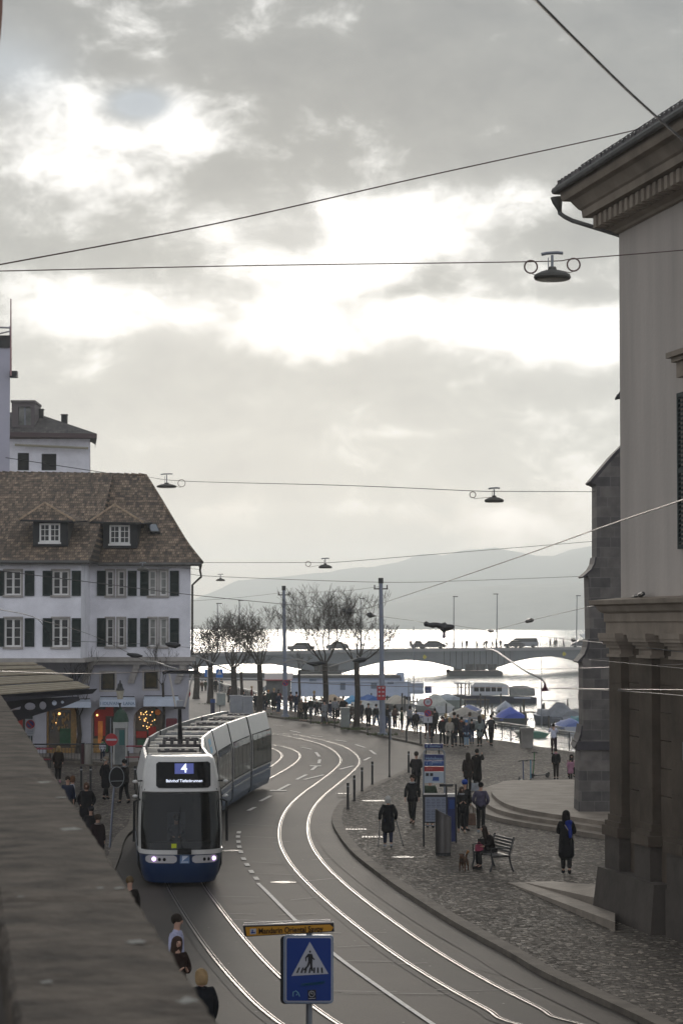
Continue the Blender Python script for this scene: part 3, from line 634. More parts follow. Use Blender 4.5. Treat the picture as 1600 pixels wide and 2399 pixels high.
def dormer(cx,w0,w1,yt,yb,el_,er_,eyl,ax,ay):
    # window w0..w1 x yt..yb, roof eaves el_..er_ at eyl, apex ax,ay
    base=roofpt(cx,yb+11); yf=base.y-.12
    mb=MB(); mb.mt(M_DARK); a=P(w0-15,yb+10,yf); b=P(w1+18,eyl+1,yf); wx0,wx1,wz0,wz1=hrect(w0,w1,yt,yb,yf)
    wall_with_holes(mb,a.x,b.x,a.z,b.z,[(wx0,wx1,wz0,wz1)],yf,.15)
    bd=3.2
    mb.add([(a.x,yf,a.z),(a.x,yf,b.z),(a.x,yf+bd,b.z),(a.x,yf+.2,a.z)],[(0,1,2,3)]); mb.add([(b.x,yf,a.z),(b.x,yf,b.z),(b.x,yf+bd,b.z),(b.x,yf+.2,a.z)],[(0,1,2,3)])
    d=mb.build('dormer',None,hs,world=True)
    A=P(el_,eyl,yf-.35); B=P(er_,eyl+3,yf-.35); T=P(ax,ay,yf+1.2); 
    T2=Vector((T.x,yf+3.6,T.z+.05)); A2=Vector((A.x-.3,yf+3.0,A.z+.15)); B2=Vector((B.x+.3,yf+3.0,B.z+.15))
    mb=MB(); mb.mt(M_TILE); mb.add([A,B,T],[(0,1,2)]); mb.add([A,T,T2,A2],[(0,1,2,3)]); mb.add([B,B2,T2,T],[(0,1,2,3)])
    mb.mt(M_DARK); dz=Vector((0,0,-.1)); mb.add([A,B,B+dz,A+dz],[(0,1,2,3)]); mb.add([A+dz,B+dz,B2+dz,A2+dz],[(0,1,2,3)]); mb.add([B,B2,B2+dz,B+dz],[(0,1,2,3)]); mb.add([A,A2,A2+dz,A+dz],[(0,1,2,3)])
    mb.mt(mat('hip_tiles',(.34,.25,.17),.8,var=.35,vs=5)); mb.tube([A,T],.07,5); mb.tube([B,T],.07,5)
    r_=mb.build('dormer_roof'); r_.data.transform(wm(hs).inverted()); r_.parent=d
    mb=MB(); mb.mt(M_FRAME); w=.09; y0=yf+.04
    mb.bx((wx0,y0,wz0),(wx0+w,y0+.06,wz1)); mb.bx((wx1-w,y0,wz0),(wx1,y0+.06,wz1)); mb.bx((wx0+w,y0,wz0),(wx1-w,y0+.06,wz0+w)); mb.bx((wx0+w,y0,wz1-w),(wx1-w,y0+.06,wz1)); xm=(wx0+wx1)/2; mb.bx((xm-.06,y0-.01,wz0+w),(xm+.06,y0+.05,wz1-w)); mb.bx((wx0-.05,yf-.1,wz0-.1),(wx1+.05,yf+.03,wz0-.003))
    for s in (-1,1):
        xc=xm+s*(wx1-wx0)*.24; mb.bx((xc-.016,y0+.01,wz0+w),(xc+.016,y0+.04,wz1-w))
    for k in (1,2): zz=wz0+(wz1-wz0)*k/3; mb.bx((wx0+w,y0+.012,zz-.016),(xm-.06,y0+.042,zz+.016)); mb.bx((xm+.06,y0+.012,zz-.016),(wx1-w,y0+.042,zz+.016))
    f=mb.build('dormer_window'); f.data.transform(wm(hs).inverted()); f.parent=d
    mb=MB(); mb.add([(wx0,y0+.08,wz0),(wx1,y0+.08,wz0),(wx1,y0+.08,wz1),(wx0,y0+.08,wz1)],[(0,1,2,3)]); p_=mb.build('pane',M_GLASS); p_.data.transform(wm(hs).inverted()); p_.parent=d
dormer(118,93,142,1226,1270,47,176,1217,106,1178); dormer(282,257,305,1230,1274,211,336,1221,269,1182)
a=roofpt(346,1233); b=roofpt(368,1233); c=roofpt(376,1252); d=roofpt(354,1252); up=Vector((0,-.12,.12))
mb=MB(); mb.mt(M_DARK); mb.prism([a+up*.2,b+up*.2,c+up*.2,d+up*.2],up); mb.mt(mat('skylight_glass',(.25,.27,.3),.05,.6)); k=.18; cen=(a+b+c+d)/4
mb.add([lerp(v,cen,k)+up*1.25 for v in (d,c,b,a)],[(0,1,2,3)]); mb.build('skylight',None,hs,world=True)
# shop fronts
def emat(name,c,s): return mat(name,c,.6,emis=s)
E_WARM=emat('warm_lamp',(1,.55,.18),2.5); E_RED=emat('lit_red_display',(.22,.015,.01),.12); 
M_SHOPD=mat('shop_interior',(.012,.010,.008),.25,col2=(.10,.065,.03),vs=.8,spec=.7)
M_GREEN=mat('green_display',(.02,.08,.035),.5,var=.3,vs=3); M_ORAN=mat('orange_display',(.5,.16,.03),.5,var=.3,vs=3,emis=.12)
M_FLOR=mat('shop_gold',(.22,.12,.025),.4,var=.4,vs=6,emis=.05)
for i,(ar,kind) in enumerate(zip(arch,['display','door','display2','door2'])):
    x0,x1,z0,z1=ar; y=LB+.3
    mb=MB(); mb.mt(M_SHOPD); mb.add([(x0,y+.1,z0),(x1,y+.1,z0),(x1,y+.1,z1),(x0,y+.1,z1)],[(0,1,2,3)])
    mb.mt(M_TRIM if kind!='display' else M_FLOR); w=.09
    mb.bx((x0,y-.03,z0),(x0+w,y+.06,z1)); mb.bx((x1-w,y-.03,z0),(x1,y+.06,z1)); mb.bx((x0+w,y-.03,z1-w),(x1-w,y+.06,z1)); mb.bx((x0+w,y-.03,z0),(x1-w,y+.06,z0+.35 if 'display' in kind else z0+.05))
    sf=mb.build('shop_front',None,hs,world=True)
    mb=MB()
    if kind=='display':
        mb.mt(M_FLOR)
        for k in range(34):
            xx=x0+.25+rnd.random()*(x1-x0-.6); zz=z1-.3-rnd.random()*.9; mb.sph((xx,y+.02,zz),.03+.03*rnd.random(),6,4,(1,.4,2.2))
        mb.mt(M_GREEN); mb.bx((x0+.7,y-.02,z0+.5),(x1-.35,y+.04,z0+1.4)); mb.mt(M_FLOR); mb.bx((x1-.35,y-.02,z0+.36),(x1-.1,y+.04,z1-.1))
        mb.mt(E_WARM); mb.sph(P(140,1672,y-.02),.07,8,6); mb.sph((x0+.5,y-.03,z1-.8),.03,6,4)
    if kind=='door':
        mb.mt(E_RED); mb.bx((x0+.15,y-.03,z0+1.0),(x0+.75,y+.04,z1-.25)); mb.bx((x0+.75,y-.03,z1-.6),(x1-.75,y+.04,z1-.12)); mb.mt(M_ORAN); mb.bx((x0+.35,y-.05,z0+.6),(x0+.6,y-.031,z0+1.8)); mb.mt(M_FLOR); mb.bx((x0+.1,y-.04,z0+.1),(x0+.5,y+.02,z0+.85))
        mb.mt(M_GLASS); mb.bx((x0+.85,y-.03,z0+.1),(x1-.8,y+.03,z1-.75)); mb.mt(M_GREY); mb.bx((x0+1.0,y-.06,z0+.1),(x0+1.06,y-.031,z1-.7)); mb.mt(M_GREEN); mb.bx((x0+.5,y-.05,z0+.15),(x0+.9,y-.032,z0+.7)); mb.mt(E_WARM); mb.sph((x0+.3,y-.06,z1-.55),.06,6,5)
    if kind=='display2':
        mb.mt(E_WARM)
        for k in range(26):
            a_=rnd.random()*6.28; q=rnd.random()**.5*.52; mb.sph((x0+.65+q*math.cos(a_),y-.04,z1-.7+q*1.1*math.sin(a_)),.022+.012*rnd.random(),6,4)
        mb.mt(E_RED); mb.bx((x0+.12,y-.01,z0+.9),(x0+.7,y+.03,z0+1.25)); mb.bx((x0+.8,y-.01,z0+1.0),(x0+1.2,y+.03,z0+1.5)); mb.mt(M_GREEN); mb.bx((x0+1.05,y-.03,z1-1.0),(x0+1.15,y+.01,z1-.1)); mb.bx((x0+.2,y-.02,z0+.4),(x1-.2,y+.02,z0+.8)); mb.mt(M_ORAN); mb.sph((x0+1.3,y-.03,z1-.35),.16,8,6)
    if kind=='door2':
        mb.mt(E_RED); mb.bx((x0+.1,y-.02,z0+.9),(x0+.55,y+.03,z1-.2)); mb.mt(E_WARM); mb.sph(P(36,1676,y-.2),.07,8,6); mb.mt(M_SHUT); mb.bx((x1-.35,y-.1,z0),(x1-.05,y+.0,z1-.3))
    o=mb.build('window_display'); o.data.transform(wm(hs).inverted()); o.parent=sf
    if kind in('door','display2'):
        # pale masonry spandrels turn the square opening into an arch
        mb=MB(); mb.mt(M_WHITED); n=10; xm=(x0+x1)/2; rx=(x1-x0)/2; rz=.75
        for s in (-1,1):
            pts=[Vector((xm+s*rx,LB+.02,z1)),Vector((xm+s*rx,LB+.02,z1-rz))]
            arc=[Vector((xm+s*rx*math.cos(PI/2*k/n),LB+.02,z1-rz+rz*math.sin(PI/2*k/n))) for k in range(n+1)]
            poly_=[Vector((xm+s*rx,LB+.02,z1))]+arc[:-1]+[Vector((xm,LB+.02,z1))]
            mb.add(poly_,[tuple(range(len(poly_)))])
            for k in range(n): mb.add([arc[k],arc[k+1],arc[k+1]+Vector((0,.3,0)),arc[k]+Vector((0,.3,0))],[(0,1,2,3)])
        o=mb.build('arch_head'); o.data.transform(wm(hs).inverted()); o.parent=sf
# awnings over the shops, folded out
M_AWN=mat('white_awning',(.55,.60,.68),.8,var=.08,vs=2); M_AWNS=mat('awning_side',(.10,.07,.055),.8,var=.2,vs=2)
def awning(px0,px1,ptop,pfr,pbot,lab,txt=None):
    yf=LB-1.3; a=P(px0+2,ptop,LB-.02); b=P(px1-2,ptop,LB-.02); c=P(px1,pfr,yf); d=P(px0,pfr,yf); e=P(px0,pbot,yf); f=P(px1,pbot,yf)
    mb=MB(); mb.mt(M_AWN); mb.add([a,b,c,d],[(0,1,2,3)]); mb.add([d,c,f,e],[(0,1,2,3)]); t_=Vector((0,.03,-.03)); mb.add([a+t_,b+t_,c+t_,d+t_],[(3,2,1,0)])
    mb.mt(M_AWNS); mb.add([a,d,e,Vector((a.x,a.y,e.z))],[(0,1,2,3)]); mb.add([b,c,f,Vector((b.x,b.y,f.z))],[(0,1,2,3)])
    mb.mt(M_DARK); mb.tube([a,b],.05,6); aw=mb.build('awning',None,hs,world=True)
    if txt:
        tm=text_mesh(txt,.24,mat('faded_blue_lettering',(.20,.28,.38),.8),'awning_lettering',hs,(0,0,0),(PI/2,0,0),ext=.004,bold=.004)
        c_=(d+f)/2; tm.location=wm(hs).inverted()@Vector((c_.x,yf-.02,c_.z)); tm.parent=aw; tm.matrix_parent_inverse=Matrix()
awning(234,318,1633,1641,1656,'a','I IDUVAN   LANA'); awning(337,420,1631,1640,1655,'b','  '); awning(120,214,1638,1645,1658,'c',None)
# ---------------------------------------------------------------- taller buildings behind
bb=thing('rear_building','white upper storeys of a building with hipped dark roof behind the tiled roof','building',(-17,165,0))
D=165; mb=MB(); x0,x1,z0,z1=hrect(-60,212,1013,1110,D); wr=[hrect(42,69,1061,1102,D),hrect(98,133,1063,1102,D)]
mb.mt(M_WHITE); wall_with_holes(mb,x0,x1,z0-3,z1,wr,D,.3); x1b=(210-800)*(D+8)/FPX; mb.add([(x1,D,z0-3),(x1b,D+8,z0-3),(x1b,D+8,z1),(x1,D,z1)],[(0,1,2,3)]); mb.add([(x0,D,z0-3),(x0,D+8,z0-3),(x0,D+8,z1),(x0,D,z1)],[(3,2,1,0)])
mb.build('wall',None,bb,world=True)
for w in wr: window(bb,w+('s',),D,'s',frame=M_DARK)
mb=MB(); mb.mt(M_TILE2); a=P(10,1010,D-.8); b=P(228,1016,D-.8); t1=P(80,966,D+4.5); t0=P(-60,966,D+4.5); bb2=Vector(((222-800)*(D+9)/FPX,D+9,b.z)); 
mb.add([Vector((a.x-3,a.y,a.z)),b,t1,Vector((t0.x-1,t0.y,t0.z))],[(0,1,2,3)]); mb.add([b,bb2,t1],[(0,1,2)])
mb.mt(mat('eaves_board',(.10,.07,.07),.7)); mb.add([Vector((a.x-3,a.y,a.z)),b,b-Vector((0,0,.3)),Vector((a.x-3,a.y,a.z-.3))],[(0,1,2,3)]); mb.add([b,bb2,bb2-Vector((0,0,.3)),b-Vector((0,0,.3))],[(0,1,2,3)]); mb.add([Vector((a.x-3,a.y,a.z-.3)),b-Vector((0,0,.3)),Vector((x1,D,b.z-.3)),Vector((x0,D,b.z-.3))],[(0,1,2,3)])
rf=mb.build('roof',None,bb,world=True)
for cx,cy,w_,h_ in ((151,980,14,16),(94,962,16,8)):
    mb=MB(); mb.mt(M_DARK); c=P(cx,cy+3,D+3); mb.bx((c.x-w_*.0145,c.y,c.z-.6),(c.x+w_*.0145,c.y+.5,c.z+h_*.02)); mb.bx((c.x-w_*.017,c.y-.05,c.z+h_*.02),(c.x+w_*.017,c.y+.55,c.z+h_*.02+.06)); o=mb.build('chimney'); o.data.transform(wm(bb).inverted()); o.parent=rf
mb=MB(); mb.mt(mat('roof_box_cladding',(.13,.11,.11),.7)); q=hrect(28,82,943,1004,D+.5); wh=hrect(44,74,953,996,D+.5); wall_with_holes(mb,q[0],q[1],q[2],q[3],[wh],D+.5,.2); mb.bx((q[0]-.05,D+.35,q[3]),(q[1]+.05,D+4,q[3]+.15)); mb.add([(q[1],D+.5,q[2]),(q[1],D+4,q[2]),(q[1],D+4,q[3]),(q[1],D+.5,q[3])],[(0,1,2,3)])
dm=mb.build('roof_dormer',None,bb,world=True); mb=MB(); mb.mt(M_GLASSC); mb.add([(wh[0],D+.7,wh[2]),(wh[1],D+.7,wh[2]),(wh[1],D+.7,wh[3]),(wh[0],D+.7,wh[3])],[(0,1,2,3)]); mb.mt(M_GREY); xm=(wh[0]+wh[1])/2; mb.bx((xm-.05,D+.6,wh[2]),(xm+.05,D+.69,wh[3])); o=mb.build('dormer_window'); o.data.transform(wm(bb).inverted()); o.parent=dm
mb=MB(); mb.mt(mat('awning_rail',(.35,.32,.24),.6)); mb.tube([P(36,1042,D-.4),P(208,1050,D-.4)],.09,6); mb.build('awning_box',None,bb,world=True)
mb=MB(); mb.mt(M_PIPE); mb.tube([P(226,1020,D-.7),P(216,1028,D-.4),P(211,1036,D+.2),P(211,1110,D+.2)],.05,6); mb.build('drainpipe',None,bb,world=True)
tw=thing('pale_tower','tall pale grey building edge with dark flat top at the left border','tower',(-24,150,0))
D=150; mb=MB(); mb.mt(mat('grey_render',(.42,.41,.47),.85,var=.06,vs=.6)); q=hrect(-160,25,815,1110,D); xb_=(22-800)*(D+7)/FPX; mb.prism([(q[0],D,q[2]-8),(q[1],D,q[2]-8),(xb_,D+7,q[2]-8),(q[0],D+7,q[2]-8)],(0,0,q[3]-q[2]+8)); mb.build('wall',None,tw,world=True)
mb=MB(); mb.mt(M_DARK); q=hrect(-160,26,786,815,D); mb.prism([(q[0],D-.1,q[2]),(q[1],D-.1,q[2]),(xb_+.1,D+7.1,q[2]),(q[0],D+7.1,q[2])],(0,0,q[3]-q[2])); q=hrect(24,41,869,884,D-.3); mb.bx((q[0],D-.4,q[2]),(q[1],D+.2,q[3])); mb.build('roof',None,tw,world=True)
mb=MB(); mb.mt(mat('roof_railing',(.35,.33,.35),.5,.4)); mb.tube([P(-60,765,D),P(26,768,D)],.06,6); mb.tube([P(-60,795,D),P(25,776,D)],.05,6); mb.tube([P(24,764,D),P(24,792,D)],.04,5); mb.build('railing',None,tw,world=True)
mb=MB(); mb.mt(mat('reddish_mast',(.35,.2,.2),.5)); mb.tube([P(26.5,700,149),P(26.5,880,149)],[.035,.06],6); mb.mt(M_DARK); mb.tube([P(14,1072,140),P(250,1108,138)],.02,4); mb.build('mast',None,tw,world=True)
mb=MB(); mb.mt(mat('terracotta_edge',(.30,.15,.11),.8,var=.3,vs=3)); a=P(-60,-60,14); mb.prism([P(-80,-80,14),P(9,-80,14),P(7,30,14),P(3,80,14),P(-1,118,14),P(-80,118,14)],(0,-.5,0)); o=mb.build('roof_corner'); tag(o,'reddish blurred roof corner at the top left border','roof')
# ---------------------------------------------------------------- big stone building on the right
FC=Vector((P(1454,1462,59.5).x,59.5,0)); E1=Vector((.19,-.98,0)).normalized(); NO=Vector((-.98,-.19,0)).normalized(); E2=-E1   # facade axis towards the camera, outward normal
rb=thing('stone_guild_building','large plastered building with stone pilasters and heavy cornice on the right','building',FC)
def FP(u,w,z): return FC+E1*u+NO*w+Vector((0,0,z))
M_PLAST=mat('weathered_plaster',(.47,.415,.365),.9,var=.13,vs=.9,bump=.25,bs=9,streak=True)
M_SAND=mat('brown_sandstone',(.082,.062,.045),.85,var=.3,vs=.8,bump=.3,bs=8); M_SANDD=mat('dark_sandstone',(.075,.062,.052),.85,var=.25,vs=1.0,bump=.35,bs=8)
M_CORN=mat('cornice_stone',(.27,.22,.17),.85,var=.22,vs=.9,bump=.3,bs=10)
def fbox(mb,u0,u1,w0,w1,z0,z1,tz=None):
    vs=[FP(u,w,z) for z in (z0,z1) for (u,w) in ((u0,w0),(u1,w0),(u1,w1),(u0,w1))]
    mb.add(vs,[(0,3,2,1),(4,5,6,7),(0,1,5,4),(1,2,6,5),(2,3,7,6),(3,0,4,7)])
ZT=P(1452,545,59.5).z; U=13
mb=MB(); mb.mt(M_PLAST)
# facade with a tall window opening
uw0,uw1,zw0,zw1=5.45,7.2,8.9,12.45
def fquad(mb,u0,u1,z0,z1,w=0): mb.add([FP(u0,w,z0),FP(u1,w,z0),FP(u1,w,z1),FP(u0,w,z1)],[(0,1,2,3)])
for a,b,c,d in ((0,uw0,7.7,ZT),(uw1,U,7.7,ZT),(uw0,uw1,7.7,zw0),(uw0,uw1,zw1,ZT)): fquad(mb,a,b,c,d)
mb.add([FP(0,0,0),FP(0,-9,0),FP(0,-9,ZT),FP(0,0,ZT)],[(0,1,2,3)]); mb.add([FP(U,0,0),FP(U,-9,0),FP(U,-9,ZT),FP(U,0,ZT)],[(3,2,1,0)]); mb.add([FP(0,-9,0),FP(U,-9,0),FP(U,-9,ZT),FP(0,-9,ZT)],[(0,1,2,3)])
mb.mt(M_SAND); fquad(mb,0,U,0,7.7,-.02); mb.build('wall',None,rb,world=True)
# cornice: a moulded profile run round the corner
prof=[(0,-.02),(.08,0),(.12,.06),(.2,.1),(.26,.13),(.28,.42),(.34,.46),(.72,.48),(.74,.66),(.80,.70),(.86,.78),(.92,.86),(.96,.92),(1.12,.95),(1.15,1.02),(1.18,1.28),(1.0,1.34)]
def run(mb,prof,zb,u_end,v_end,u_start=0):
    A=[FP(u_end,w,zb+z) for w,z in prof]; B=[FP(u_start-w,w,zb+z) for w,z in prof]; Cc=[FP(u_start-w,-v_end,zb+z) for w,z in prof]
    n=len(prof); mb.add(A+B+Cc,[(i,i+1,n+i+1,n+i) for i in range(n-1)]+[(n+i,n+i+1,2*n+i+1,2*n+i) for i in range(n-1)])
mb=MB(); mb.mt(M_CORN); run(mb,prof,ZT-.02,U,9)
co=mb.build('cornice',None,rb,world=True)
mb=MB(); mb.mt(M_CORN); u=-.2
while u<U-1: fbox(mb,u,u+.22,.27,.6,ZT+.12,ZT+.42); u+=.42
v=0
mb2=MB()
o=mb.build('dentils'); o.data.transform(wm(rb).inverted()); o.parent=co
mb=MB(); mb.mt(M_TILE2); run(mb,[(1.25,1.28),(1.27,1.34),(1.2,1.42),(-3,2.0)],ZT,U,9)
k=0; u=-1.0
while u<U: mb.tube([FP(u,1.26,ZT+1.36),FP(u,.0,ZT+1.60)],.09,6); u+=.3
rf=mb.build('roof',None,rb,world=True)
g=MB(); g.mt(M_ZINC); g.tube([FP(U,1.28,ZT+1.22),FP(-1.28,1.28,ZT+1.22),FP(-1.28,-8,ZT+1.22)],.09,8); 
o=g.build('gutter'); o.data.transform(wm(rb).inverted()); o.parent=rf
g=MB(); g.mt(M_DARK); 
for zz in (.16,.26): g.tube([FP(U,.85,ZT+1.46+zz),FP(-.4,.85,ZT+1.46+zz)],.012,5)
for k in range(22): g.tube([FP(-.3+k*.62,.85,ZT+1.4),FP(-.3+k*.62,.85,ZT+1.74)],.016,5)
o=g.build('snow_guard'); o.data.transform(wm(rb).inverted()); o.parent=rf
g=MB(); g.mt(M_ZINC); h0=FP(-1.45,1.38,ZT+1.2)
q0=P(1306,470,61); q1=P(1310,492,61); q2=P(1322,508,60.8); q3=P(1340,517,60.6); q4=P(1453,552,59.6)
g.tube([P(1304,462,61),P(1305,474,61),q1],[.17,.13,.06],8); g.tube([q1,P(1311,500,61),q2,q3,q4,q4+Vector((.3,0,-.6))],.058,8); g.build('drainpipe',None,rb,world=True)
# window with hood and louvred shutter
mb=MB(); mb.mt(M_GLASS); fquad(mb,uw0,uw1,zw0,zw1,-.25); mb.mt(M_FRAME); fbox(mb,uw0,uw0+.09,-.24,-.17,zw0,zw1); fbox(mb,(uw0+uw1)/2-.05,(uw0+uw1)/2+.05,-.24,-.17,zw0,zw1); wn=mb.build('window',None,rb,world=True)
mb=MB(); mb.mt(M_CORN)
for a,b,c,d in ((-.3,.5,.0,.12),(-.22,.4,-.1,-.0),(-.15,.3,-.45,-.1)): fbox(mb,uw0+a-.15,uw1+.6,.0,b,zw1+.75+c,zw1+.75+d)
o=mb.build('window_hood'); o.data.transform(wm(rb).inverted()); o.parent=wn
mb=MB(); mb.mt(M_SHUT); s0,s1=4.62,5.42
fbox(mb,s0,s0+.09,.05,.12,zw0,zw1); fbox(mb,s1-.09,s1,.05,.12,zw0,zw1)
for zz in (zw0,(zw0+zw1)/2-.05,zw1-.1): fbox(mb,s0+.09,s1-.09,.05,.12,zz,zz+.1)
z=zw0+.14
while z<zw1-.14:
    mb.add([FP(s0+.08,.055,z+.07),FP(s1-.08,.055,z+.07),FP(s1-.08,.125,z),FP(s0+.08,.125,z)],[(0,1,2,3)]); z+=.105
o=mb.build('shutter'); o.data.transform(wm(rb).inverted()); o.parent=wn
# ground storey: plinth, pilasters, entablature
mb=MB(); mb.mt(M_CORN); ent=[(.0,-.75),(.42,-.72),(.42,-.42),(.46,-.4),(.46,-.2),(.55,-.15),(.62,-.02),(.74,.02),(.76,.12),(.0,.2)]
run(mb,[(w-.12,z) for w,z in ent],7.66,U,9); mb.build('entablature',None,rb,world=True)
def pil(u0,u1,w1,name='pilaster'):
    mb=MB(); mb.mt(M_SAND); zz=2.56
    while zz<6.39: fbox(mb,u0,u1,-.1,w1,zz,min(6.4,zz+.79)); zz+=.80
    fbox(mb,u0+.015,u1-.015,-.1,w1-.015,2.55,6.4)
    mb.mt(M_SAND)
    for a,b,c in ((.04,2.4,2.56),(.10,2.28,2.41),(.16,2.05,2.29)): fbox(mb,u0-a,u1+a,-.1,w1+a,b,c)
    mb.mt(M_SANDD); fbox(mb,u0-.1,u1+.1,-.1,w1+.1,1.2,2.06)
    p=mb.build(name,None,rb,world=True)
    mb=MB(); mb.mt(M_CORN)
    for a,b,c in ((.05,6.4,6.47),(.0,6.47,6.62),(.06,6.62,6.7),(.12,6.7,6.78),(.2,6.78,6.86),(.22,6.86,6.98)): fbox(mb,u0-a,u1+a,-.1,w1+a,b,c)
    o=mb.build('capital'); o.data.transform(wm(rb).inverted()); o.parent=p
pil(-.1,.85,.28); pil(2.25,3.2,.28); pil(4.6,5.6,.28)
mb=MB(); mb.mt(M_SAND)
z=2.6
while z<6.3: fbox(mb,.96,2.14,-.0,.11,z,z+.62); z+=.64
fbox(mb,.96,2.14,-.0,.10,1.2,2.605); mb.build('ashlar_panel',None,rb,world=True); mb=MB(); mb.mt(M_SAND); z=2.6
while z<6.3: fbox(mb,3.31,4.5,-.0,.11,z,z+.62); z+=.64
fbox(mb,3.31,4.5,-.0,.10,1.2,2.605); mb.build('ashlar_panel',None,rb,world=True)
mb=MB(); mb.mt(M_SANDD)
vs=[FP(-.55,.62,0),FP(4.0,.62,0),FP(4.0,-.3,0),FP(-.55,-.3,0),FP(-.42,.5,1.25),FP(3.95,.5,1.25),FP(3.95,-.3,1.25),FP(-.42,-.3,1.25)]
mb.add(vs,[(0,3,2,1),(4,5,6,7),(0,1,5,4),(1,2,6,5),(2,3,7,6),(3,0,4,7)]); fbox(mb,4.3,U,.0,.35,0,1.2); fbox(mb,3.96,4.3,-.1,.02,0,1.2)
mb.build('plinth',None,rb,world=True)
mb=MB(); mb.mt(M_GREY); c=P(1590,1694,52); fbox(mb,6.0,7.2,.1,.5,4.2,4.6); mb.build('wall_box',None,rb,world=True)
# ---------------------------------------------------------------- grey church with swept buttress
ch=thing('church_buttress','grey stone church buttress with swept coping standing on the round steps','buttress',(9.2,86,.57))
def block_mat():
    m,t,b=node_mat('grey_stone_blocks'); L=t.links.new; n=t.nodes.new
    tcn=n('ShaderNodeTexCoord'); rt=n('ShaderNodeVectorRotate'); rt.rotation_type='X_AXIS'; rt.inputs['Angle'].default_value=-PI/2; L(tcn.outputs['Object'],rt.inputs[0])
    br=n('ShaderNodeTexBrick'); br.inputs['Scale'].default_value=1; br.inputs['Brick Width'].default_value=.72; br.inputs['Row Height'].default_value=.36; br.inputs['Mortar Size'].default_value=.012; br.inputs['Color1'].default_value=(.07,.063,.06,1); br.inputs['Color2'].default_value=(.15,.132,.118,1); br.inputs['Mortar'].default_value=(.13,.12,.11,1); br.inputs['Bias'].default_value=-.1; br.offset_frequency=2; br.squash=.7; br.squash_frequency=3
    L(rt.outputs[0],br.inputs['Vector']); ns=n('ShaderNodeTexNoise'); ns.inputs['Scale'].default_value=2.2; ns.inputs['Detail'].default_value=8; L(tcn.outputs['Object'],ns.inputs['Vector'])
    r=n('ShaderNodeMapRange'); L(ns.outputs['Fac'],r.inputs[0]); r.inputs['From Min'].default_value=.3; r.inputs['From Max'].default_value=.7; r.inputs['To Min'].default_value=.7; r.inputs['To Max'].default_value=1.3
    mu=n('ShaderNodeMix'); mu.data_type='RGBA'; mu.blend_type='MULTIPLY'; mu.inputs[0].default_value=1; L(br.outputs['Color'],mu.inputs[6]); L(r.outputs[0],mu.inputs[7]); L(mu.outputs[2],b.inputs['Base Color']); b.inputs['Roughness'].default_value=.85
    bp=n('ShaderNodeBump'); bp.inputs['Strength'].default_value=.4; bp.inputs['Distance'].default_value=.03; L(ns.outputs['Fac'],bp.inputs['Height']); L(bp.outputs[0],b.inputs['Normal']); return m
M_BLOCK=block_mat()
mb=MB(); mb.mt(M_BLOCK)
pr=[(1470,1038),(1440,1068),(1388,1131),(1397,1136),(1397,1308),(1394,1322),(1386,1336),(1374,1347),(1378,1352),(1381,1500),(1378,1518),(1371,1535),(1362,1549),(1365,1560),(1366,1700),(1364,1715),(1360,1735),(1358,1755),(1354,1905),(1443,1905),(1447,1800),(1470,1790)]
prw=[P(x,y,86) for x,y in pr]; mb.prism(prw,(0,1.7,0)); mb.build('wall',None,ch,world=True,flat=True)
mb=MB(); mb.mt(mat('coping_stone',(.05,.045,.05),.7,var=.2,vs=3))
def coping(pts,w):
    q=[P(x,y,86) for x,y in pts]; 
    for a,b in zip(q[:-1],q[1:]):
        n_=Vector((-(b-a).z,0,(b-a).x)).normalized()*w
        if n_.x>0: n_=-n_
        mb.prism([a-n_*.2,b-n_*.2,b+n_,a+n_],(0,1.8,0))
for v in mb.v: pass
coping([(1476,1032),(1440,1068),(1386,1131)],.09); coping([(1397,1305),(1394,1322),(1386,1336),(1367,1353)],.05); coping([(1381,1498),(1378,1518),(1371,1535),(1355,1553)],.06); coping([(1365,1700),(1362,1720),(1357,1735),(1348,1752)],.05)
a=P(1357,1737,86); b=P(1450,1757,86); mb.bx((a.x-.1,85.9,b.z),(b.x,87.8,a.z)); mb.build('coping',None,ch,world=True)
mb=MB(); mb.mt(M_BLOCK); a=P(1462,1740,88); zt_=P(1460,1000,88).z; mb.prism([(a.x,88,5.0),(a.x+14,88,5.0),(a.x+14,99,5.0),((1480-800)*99/FPX,99,5.0)],(0,0,zt_-5)); mb.build('nave_wall',None,ch,world=True)
mb=MB(); mb.mt(M_DARK); c=P(1450,930,88); mb.tube([P(1462,925,88),P(1446,930,88),P(1440,936,88)],[.2,.1,.03],6); mb.sph(P(1453,921,88),.07,6,5); mb.build('gargoyle',None,ch,world=True)
